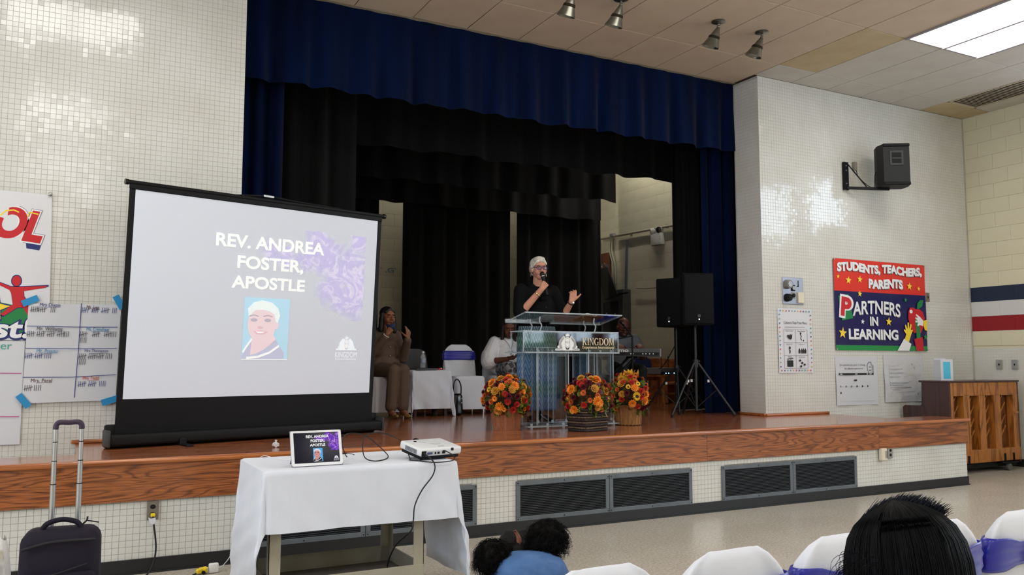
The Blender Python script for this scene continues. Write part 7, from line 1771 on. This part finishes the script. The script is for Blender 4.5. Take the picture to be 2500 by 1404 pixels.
for x, y in ((.08, -.40), (.0, -.47)): fuse('shoe', [ell_((x, y-.08, .04 if x else .10), (.040, .09, .035)), cap_((x, y+.0, .05 if x else .11), (x, y-.1, .04 if x else .09), .036, .036)], M_black, sw_, voxel=.006, it=3)
fuse('hair', xf([ell_((0, .030, .048), (.084, .096, .084)), ell_((0, .06, -.04), (.082, .062, .10)), cap_((-.074, .0, .03), (-.080, -.02, -.20), .026, .030), cap_((-.080, -.02, -.20), (-.075, -.06, -.26), .028, .014), cap_((.074, .0, .03), (.080, -.02, -.20), .026, .030), cap_((.080, -.02, -.20), (.075, -.06, -.26), .028, .014), cap_((0, .07, -.05), (0, .08, -.22), .07, .06)], HW), mat('dark_brown_hair', rgb(34, 22, 18), .45, bump=.6, bscale=50, bstretch=(1, 1, .12), dist=.005), sw_, voxel=.006, it=4)
bm = BM(); tube(bm, [(-.07, -.075, .93), (-.03, -.15, .86), (0, -.178, .79), (.03, -.15, .86), (.07, -.075, .93)], .003, n=6); part('necklace', bm, M_olive, sw_, smooth=True)
bm = BM(); bx(bm, (0, -.190, .755), (.014, .006, .07)); bx(bm, (0, -.190, .765), (.05, .006, .014)); part('cross_pendant', bm, M_steel, sw_)
ph_ = thing('phone', 'dark phone in the hand of the woman in white', 'phone'); ph_.matrix_world = Matrix.Translation((5.00, 3.46, HS)) @ Matrix.Rotation(-.16, 4, 'Z') @ HWR @ Matrix.Translation((0, .07, -.022))
bm = BM(); bx(bm, (0, 0, 0), (.072, .14, .009), bev=.003); part('body', bm, flat('phone_rose', 70, 44, 46, .4), ph_)
fn_ = thing('hand_fan', 'small printed hand fan resting on the lap of the woman in white', 'hand fan'); fn_.matrix_world = Matrix.Translation((5.0, 3.46, HS)) @ Matrix.Rotation(-.16, 4, 'Z') @ Matrix.Translation((.085, -.44, .70)) @ Matrix.Rotation(PI/2-.3, 4, 'X')
bm = BM(); prism(bm, [(0, -.11)]+ell_poly(0, -.02, .105, .11, 14, 0.2, PI-.2), 0, .003); part('leaf', bm, flat('fan_blue', 60, 92, 160, .5), fn_)
for i in range(7): a = .35+i*.4; bm = BM(); prism(bm, thick_line([(0, -.10), (.095*math.cos(a), -.02+.10*math.sin(a))], .006), .003, .004); part('rib', bm, M_whp, fn_)

# ---------------------------------------------------------------- keyboard player
mk = thing('person', 'bald man in glasses and a grey shirt playing the keyboard', 'person', (6.44, 2.98, HS), -.32)
SKM = skin_mat('man', rgb(98, 58, 44), rgb(84, 48, 36)); M_shirt = mat('grey_shirt', rgb(92, 96, 104), .8, bump=.2, bscale=16, dist=.01)
HK = Matrix.Translation((.0, -.12, 1.085)) @ Matrix.Rotation(-.0, 4, 'Z') @ Matrix.Rotation(.52, 4, 'X')
WR = V((-.17, -.43, .84)); WL = V((.10, -.42, .84)); KR = frame(WR, (.1, -1, -.1), (0, 0, 1), (1, 0, 0)); KL = frame(WL, (-.1, -1, -.1), (0, 0, 1), (-1, 0, 0))
P = xf(head_prims(False, 1.06), HK)
P += [ell_((0, .0, .86), (.18, .11, .14)), ell_((0, .02, .66), (.17, .13, .18)), ell_((0, .02, .54), (.18, .15, .10)), cap_((-.20, .0, .91), (-.26, -.12, .70), .058, .048), cap_((-.26, -.12, .70), WR, .044, .032), cap_((.20, .0, .91), (.25, -.12, .70), .058, .048), cap_((.25, -.12, .70), WL, .044, .032),
      cap_((-.10, .0, .54), (-.15, -.38, .52), .09, .065), cap_((-.15, -.38, .52), (-.15, -.34, .10), .058, .04), cap_((.10, .0, .54), (.15, -.38, .52), .09, .065), cap_((.15, -.38, .52), (.15, -.34, .10), .058, .04)]
P += hand_prims(KR, per=[(25, 35, 25)]*4, thumb=(.8, .6, -.2), s=1.1)+hand_prims(KL, per=[(25, 35, 25)]*4, thumb=(.8, .6, -.2), s=1.1)
fuse('body', P, SKM, mk, voxel=.0058, it=5)
face_parts(mk, HK, SKM, flat('lip_man', 110, 64, 58, .45), flat('brow_black', 26, 18, 16, .7), closed=True, w=1.06)
fuse('beard', xf([ell_((0, -.052, -.094), (.044, .038, .024)), cap_((-.052, -.03, -.07), (-.022, -.072, -.088), .018, .018), cap_((.052, -.03, -.07), (.022, -.072, -.088), .018, .018)], HK), mat('short_beard', rgb(24, 18, 16), .9, bump=.8, bscale=120), mk, voxel=.005, it=2)
J = [ell_((0, .0, .87), (.205, .135, .13)), ell_((0, .01, .70), (.20, .165, .18)), ell_((0, .01, .56), (.21, .18, .10)), cap_((-.18, .0, .92), (-.26, -.10, .72), .078, .070), cap_((.18, .0, .92), (.25, -.10, .72), .078, .070), cap_((-.07, -.02, .985), (-.01, -.11, .93), .026, .02), cap_((.07, -.02, .985), (.01, -.11, .93), .026, .02), cap_((-.06, .05, .99), (.06, .05, .99), .032, .032)]
fuse('shirt', J, M_shirt, mk, voxel=.008, it=5)
fuse('trousers', [ell_((0, .02, .545), (.19, .17, .09)), cap_((-.10, .0, .55), (-.15, -.385, .525), .10, .076), cap_((-.15, -.385, .525), (-.15, -.345, .10), .07, .055), cap_((.10, .0, .55), (.15, -.385, .525), .10, .076), cap_((.15, -.385, .525), (.15, -.345, .10), .07, .055)], M_blackm, mk, voxel=.009, it=4)
for x in (-.15, .15): fuse('shoe', [ell_((x, -.40, .045), (.046, .13, .042)), cap_((x, -.34, .08), (x, -.36, .05), .045, .045)], M_black, mk, voxel=.007, it=3)
for s in (-1, 1):
    bm = BM(); tube(bm, [(s*.031+.022*se(math.cos(a), .7), -.100, -.004+.015*se(math.sin(a), .7)) for a in [2*PI*i/18 for i in range(18)]], .0028, n=6, k=1, closed=True); part('glasses_rim', bm, M_blackg, mk, M=HK)
    bm = BM(); tube(bm, [(s*.053, -.098, .002), (s*.078, -.05, .002), (s*.086, .01, -.004)], .0026, n=6, k=2); part('glasses_arm', bm, M_blackg, mk, M=HK)
bm = BM(); tube(bm, [(-.010, -.101, .0), (.010, -.101, .0)], .0028, n=6, k=1); part('glasses_bridge', bm, M_blackg, mk, M=HK)
kbn = thing('piano_stool', 'black padded stool under the keyboard player', 'stool', (6.45, 3.0, HS), -.32)
bm = BM(); bx(bm, (0, .02, .435), (.46, .32, .06), bev=.02, seg=3); part('cushion', bm, M_black, kbn, smooth=40)
for x in (-.19, .19):
    for y in (-.11, .15): bm = BM(); cyl(bm, (x, y, 0), (x, y, .41), .014, n=10); part('leg', bm, M_black, kbn, smooth=40)

# ---------------------------------------------------------------- hair made of strands
def strands(name, m, parent, gen, n, seed, r0=.0016, seg=6):
    """many thin tapering locks; each a three-sided tube"""
    rnd = random.Random(seed); verts = []; faces = []
    for i in range(n):
        P_ = gen(rnd, i)
        if not P_: continue
        m_ = len(P_); base = len(verts)
        for k, p in enumerate(P_):
            p = V(p); d = (V(P_[min(k+1, m_-1)])-V(P_[max(k-1, 0)])); d = d.normalized() if d.length > 1e-9 else V((0, 0, 1))
            u = d.orthogonal().normalized(); w = d.cross(u); rr = r0*(1-.75*k/(m_-1))
            for a in (0, 2.094, 4.189): verts.append(tuple(p+(u*math.cos(a)+w*math.sin(a))*rr))
        for k in range(m_-1):
            for a in range(3): b0 = base+k*3; faces.append((b0+a, b0+(a+1) % 3, b0+3+(a+1) % 3, b0+3+a))
    me = bpy.data.meshes.new(name); me.from_pydata(verts, [], faces); me.materials.append(m); me.polygons.foreach_set('use_smooth', [True]*len(me.polygons))
    o = add_obj(name, me, parent); o['kind'] = 'stuff'; return o
# ---------------------------------------------------------------- girl
gl = thing('person', 'small girl in a denim shirt bending forward, hair in two puffs', 'person', (1.85, -2.80, 0), -.35)
SKG = skin_mat('girl', rgb(120, 74, 52), rgb(104, 62, 44)); M_denim = mat('denim_shirt', rgb(72, 108, 156), .8, var=rgb(60, 94, 142), vscale=22, bump=.3, bscale=90, dist=.004)
HG = Matrix.Translation((-.045, .155, .495)) @ Matrix.Rotation(PI+.1, 4, 'Z') @ Matrix.Rotation(.62, 4, 'X') @ Matrix.Scale(.86, 4)
P = xf(head_prims(True), HG)
P += [ell_((0, -.03, .44), (.115, .085, .10)), ell_((.0, -.09, .28), (.12, .10, .15)), ell_((0, -.10, .14), (.14, .13, .10)), cap_((-.11, .0, .46), (-.15, .10, .30), .036, .030), cap_((-.15, .10, .30), (-.10, .26, .20), .028, .02), cap_((.11, .0, .46), (.15, .10, .30), .036, .030), cap_((.15, .10, .30), (.10, .26, .20), .028, .02),
      cap_((-.08, -.08, .11), (-.18, .22, .12), .065, .05), cap_((-.18, .22, .12), (-.02, .30, .04), .045, .032), cap_((.08, -.08, .11), (.18, .22, .12), .065, .05), cap_((.18, .22, .12), (.02, .33, .05), .045, .032)]
P += hand_prims(frame((-.10, .26, .20), (.3, .8, -.5), (0, .3, 1), (1, 0, 0)), s=.68)+hand_prims(frame((.10, .26, .20), (-.3, .8, -.5), (0, .3, 1), (-1, 0, 0)), s=.68)
fuse('body', P, SKG, gl, voxel=.0055, it=5)
fuse('denim_shirt', [ell_((0, -.015, .465), (.150, .115, .085)), ell_((.0, -.08, .32), (.145, .125, .16)), ell_((0, -.10, .19), (.15, .14, .09)), cap_((-.10, .0, .47), (-.155, .07, .36), .056, .058), cap_((.10, .0, .47), (.155, .07, .36), .056, .058), cap_((-.07, .035, .500), (.07, .035, .500), .045, .045)], M_denim, gl, voxel=.007, it=5)
fuse('leggings', [ell_((0, -.09, .13), (.15, .14, .10)), cap_((-.08, -.08, .12), (-.18, .22, .12), .075, .058), cap_((-.18, .22, .12), (-.05, .29, .05), .052, .042), cap_((.08, -.08, .12), (.18, .22, .12), .075, .058), cap_((.18, .22, .12), (.05, .32, .055), .052, .042)], flat('dark_leggings', 40, 40, 52, .8), gl, voxel=.008, it=4)
M_curl = mat('curly_black_hair', rgb(11, 9, 8), .75, spec=.15)
fuse('hair_cap', xf([ell_((.04, .022, .042), (.058, .096, .080)), ell_((-.04, .022, .042), (.058, .096, .080)), ell_((0, .06, -.01), (.066, .055, .07))], HG), mat('parted_hair', rgb(9, 7, 7), .6, spec=.2, bump=.8, bscale=70, bstretch=(.3, 1, 1), dist=.005), gl, voxel=.005, it=3)
bm = BM(); tube(bm, [(0, -.03, .116), (0, .03, .124), (0, .075, .105), (0, .104, .06), (0, .109, .01), (0, .101, -.03)], .0024, n=6); part('parting', bm, SKG, gl, M=HG, smooth=True)
def puff(c, r, seed, nm='hair_puff'):
    c = V(c); bm = BM(); vs = bmesh.ops.create_icosphere(bm, subdivisions=4, radius=1, matrix=Matrix.Translation(c) @ Matrix.Diagonal((*r, 1)))['verts']
    for v in vs:
        d = v.co-c; v.co = c+d*(.86+.22*mnoise.noise(v.co*34)+.10*mnoise.noise(v.co*80))
    o = part(nm, bm, M_curl, gl, smooth=True)
    def gen(rn, i):
        z = rn.uniform(-1, 1); a = rn.uniform(0, 6.283); q = math.sqrt(1-z*z); d = V((q*math.cos(a)*r[0], q*math.sin(a)*r[1], z*r[2])); p = c+d*.75
        out = []; ph = rn.uniform(0, 6); L_ = rn.uniform(.25, .50)
        s1 = d.orthogonal().normalized(); s2 = d.normalized().cross(s1)
        for k in range(9):
            t = k/8; out.append(p+d*L_*t+(s1*math.cos(ph+t*9)+s2*math.sin(ph+t*9))*(.007+.005*t)+V((0, 0, -.02*t*t)))
        return out
    strands('hair_curls', M_curl, o, gen, 1500, seed, .0013)
def capcurl(rn, i):
    z = rn.uniform(-.5, 1); a = rn.uniform(0, 6.283); q = math.sqrt(1-z*z); d = V((.088*q*math.cos(a), .104*q*math.sin(a), .092*z)); p = HG @ (V((0, .022, .038))+d); n = (HG.to_3x3() @ d).normalized(); ph = rn.uniform(0, 6); s1 = n.orthogonal().normalized(); s2 = n.cross(s1)
    return [p+n*(.022*k/7)+(s1*math.cos(ph+k*1.1)+s2*math.sin(ph+k*1.1))*.006 for k in range(8)]
puff((-.165, .05, .515), (.085, .075, .086), 3); puff((.085, .075, .585), (.096, .08, .090), 4)
for c in ((-.095, .075, .545), (.025, .085, .575)): bm = BM(); sph(bm, c, (.022, .02, .022), 12); part('hair_tie', bm, M_curl, gl, smooth=True)

# ---------------------------------------------------------------- woman in front of the camera, from behind
covered_chair('white covered chair under the black haired woman nearest the camera', (1.47, -4.92, 0), PI-.1, 'covered chairs in the second row', True, 21)
fw = thing('person', 'black haired woman seen from behind, nearest the camera', 'person', (1.462, -4.985, -.055), -.45)
SKF = skin_mat('front', rgb(112, 72, 54), rgb(98, 60, 46))
HF = Matrix.Translation((0, .03, 1.005)) @ Matrix.Rotation(PI+.35, 4, 'Z') @ Matrix.Rotation(.28, 4, 'X')
P = xf(head_prims(True), HF)+[ell_((0, -.02, .72), (.17, .10, .14)), ell_((0, -.02, .55), (.16, .12, .16)), cap_((-.18, .0, .78), (-.22, .10, .55), .05, .042), cap_((-.22, .10, .55), (-.12, .32, .50), .04, .028), cap_((.18, .0, .78), (.22, .10, .55), .05, .042), cap_((.22, .10, .55), (.12, .32, .50), .04, .028),
    cap_((-.09, .0, .53), (-.09, .42, .53), .085, .06), cap_((-.09, .42, .53), (-.09, .44, .09), .054, .036), cap_((.09, .0, .53), (.09, .42, .53), .085, .06), cap_((.09, .42, .53), (.09, .44, .09), .054, .036), cap_((-.09, .44, .07), (-.09, .56, .04), .034, .028), cap_((.09, .44, .07), (.09, .56, .04), .034, .028)]
P += hand_prims(frame((-.12, .32, .50), (.6, .6, 0), (0, 0, 1), (1, 0, 0)), s=.95)+hand_prims(frame((.12, .32, .50), (-.6, .6, 0), (0, 0, 1), (-1, 0, 0)), s=.95)
fuse('body', P, SKF, fw, voxel=.0065, it=5)
face_parts(fw, HF, SKF, flat('lip_dark', 104, 44, 44, .4), flat('brow_black', 26, 18, 16, .7))
fuse('dark_top', [ell_((0, -.02, .73), (.19, .12, .12)), ell_((0, -.02, .58), (.18, .14, .17)), cap_((-.17, .0, .79), (-.225, .10, .55), .064, .056), cap_((.17, .0, .79), (.225, .10, .55), .064, .056)], M_blackm, fw, voxel=.009, it=4)
fuse('trousers', [ell_((0, .0, .53), (.18, .15, .09)), cap_((-.09, .0, .535), (-.09, .425, .535), .094, .07), cap_((-.09, .425, .535), (-.09, .445, .1), .064, .05), cap_((.09, .0, .535), (.09, .425, .535), .094, .07), cap_((.09, .425, .535), (.09, .445, .1), .064, .05)], M_blackm, fw, voxel=.009, it=4)
M_hf = mat('glossy_black_hair', rgb(5, 5, 7), .55, spec=.14)
cen = HF @ V((0, .02, .03))
fuse('hair_base', xf([ell_((0, .022, .036), (.088, .104, .084)), ell_((0, .06, -.05), (.082, .055, .10)), cap_((-.07, .02, .0), (-.075, .035, -.13), .03, .026), cap_((.07, .02, .0), (.075, .035, -.13), .03, .026)], HF)+[cap_(HF @ V((0, .05, -.02)), (0, -.06, .80), .08, .06)], M_hf, fw, voxel=.006, it=4)
def hairgen(rn, i):
    # from the parting at the crown over the skull, then straight down
    a = rn.uniform(-2.75, 2.75); top = HF @ V((rn.gauss(0, .012), .0+rn.gauss(0, .03), .132))
    rr = V((.104, .122, .106))*rn.uniform(.94, 1.06); out = []
    drop = rn.uniform(.26, .40); wob = rn.uniform(-.5, .5)
    hc = HF @ V((0, .025, .036)); R3 = HF.to_3x3()
    for k in range(12):
        t = k/11
        if t < .55:
            th = t/.55*1.62; d = V((math.sin(th)*math.sin(a)*rr.x, math.sin(th)*math.cos(a)*rr.y, math.cos(th)*rr.z)); p = hc+R3 @ d; last = p.copy()
        else:
            q = (t-.55)/.45; p = last+V((.02*wob*q*q, .012*wob*q, -drop*q))+V(((last-hc).x, (last-hc).y, 0)).normalized()*(.010*q)
        out.append(p+V((rn.gauss(0, .0010), rn.gauss(0, .0010), rn.gauss(0, .0010))))
    for _ in range(3): out = [out[0]]+[(out[k-1]+out[k]*2+out[k+1])/4 for k in range(1, len(out)-1)]+[out[-1]]
    return out
strands('hair_strands', M_hf, fw, hairgen, 9000, 5, .0011)
def tuft(rn, i):
    # short upstanding crest along the crown
    u = rn.random()*.78; b = HF @ V((.005-.085*u+rn.gauss(0, .012), -.055+.14*u, .112+.02*math.sin(u*3.1)-.045*u*u)); d = (HF.to_3x3() @ V((rn.gauss(-.30, .07), .70+rn.gauss(0, .08), .75))).normalized(); L_ = (.032+.042*rn.random())*(1-.35*u)
    return [b+d*L_*(k/5)+V((0, 0, -.012*(k/5)**2)) for k in range(6)]
strands('hair_crest', mat('blue_sheen_hair', rgb(18, 22, 34), .45, spec=.3), fw, tuft, 2200, 9, .0011, 5)  # bluish sheen along the crest is put into its hair colour
def loose(rn, i):
    a = rn.uniform(1.2, 2.4); b = HF @ V((.095*math.sin(a)+rn.gauss(0, .004), .02+.10*math.cos(a), rn.uniform(-.10, .06))); s = HF.to_3x3() @ V((1, -.25, 0)); L_ = rn.uniform(.03, .10); c = rn.uniform(1.5, 4.5)
    return [b+s*(L_*.55*math.sin(k/9*c))+V((0, 0, -L_*1.1*(k/9)))+V((0, 0, .02*math.sin(k/9*c*1.3))) for k in range(10)]
strands('loose_curls', M_hf, fw, loose, 150, 15, .0007)
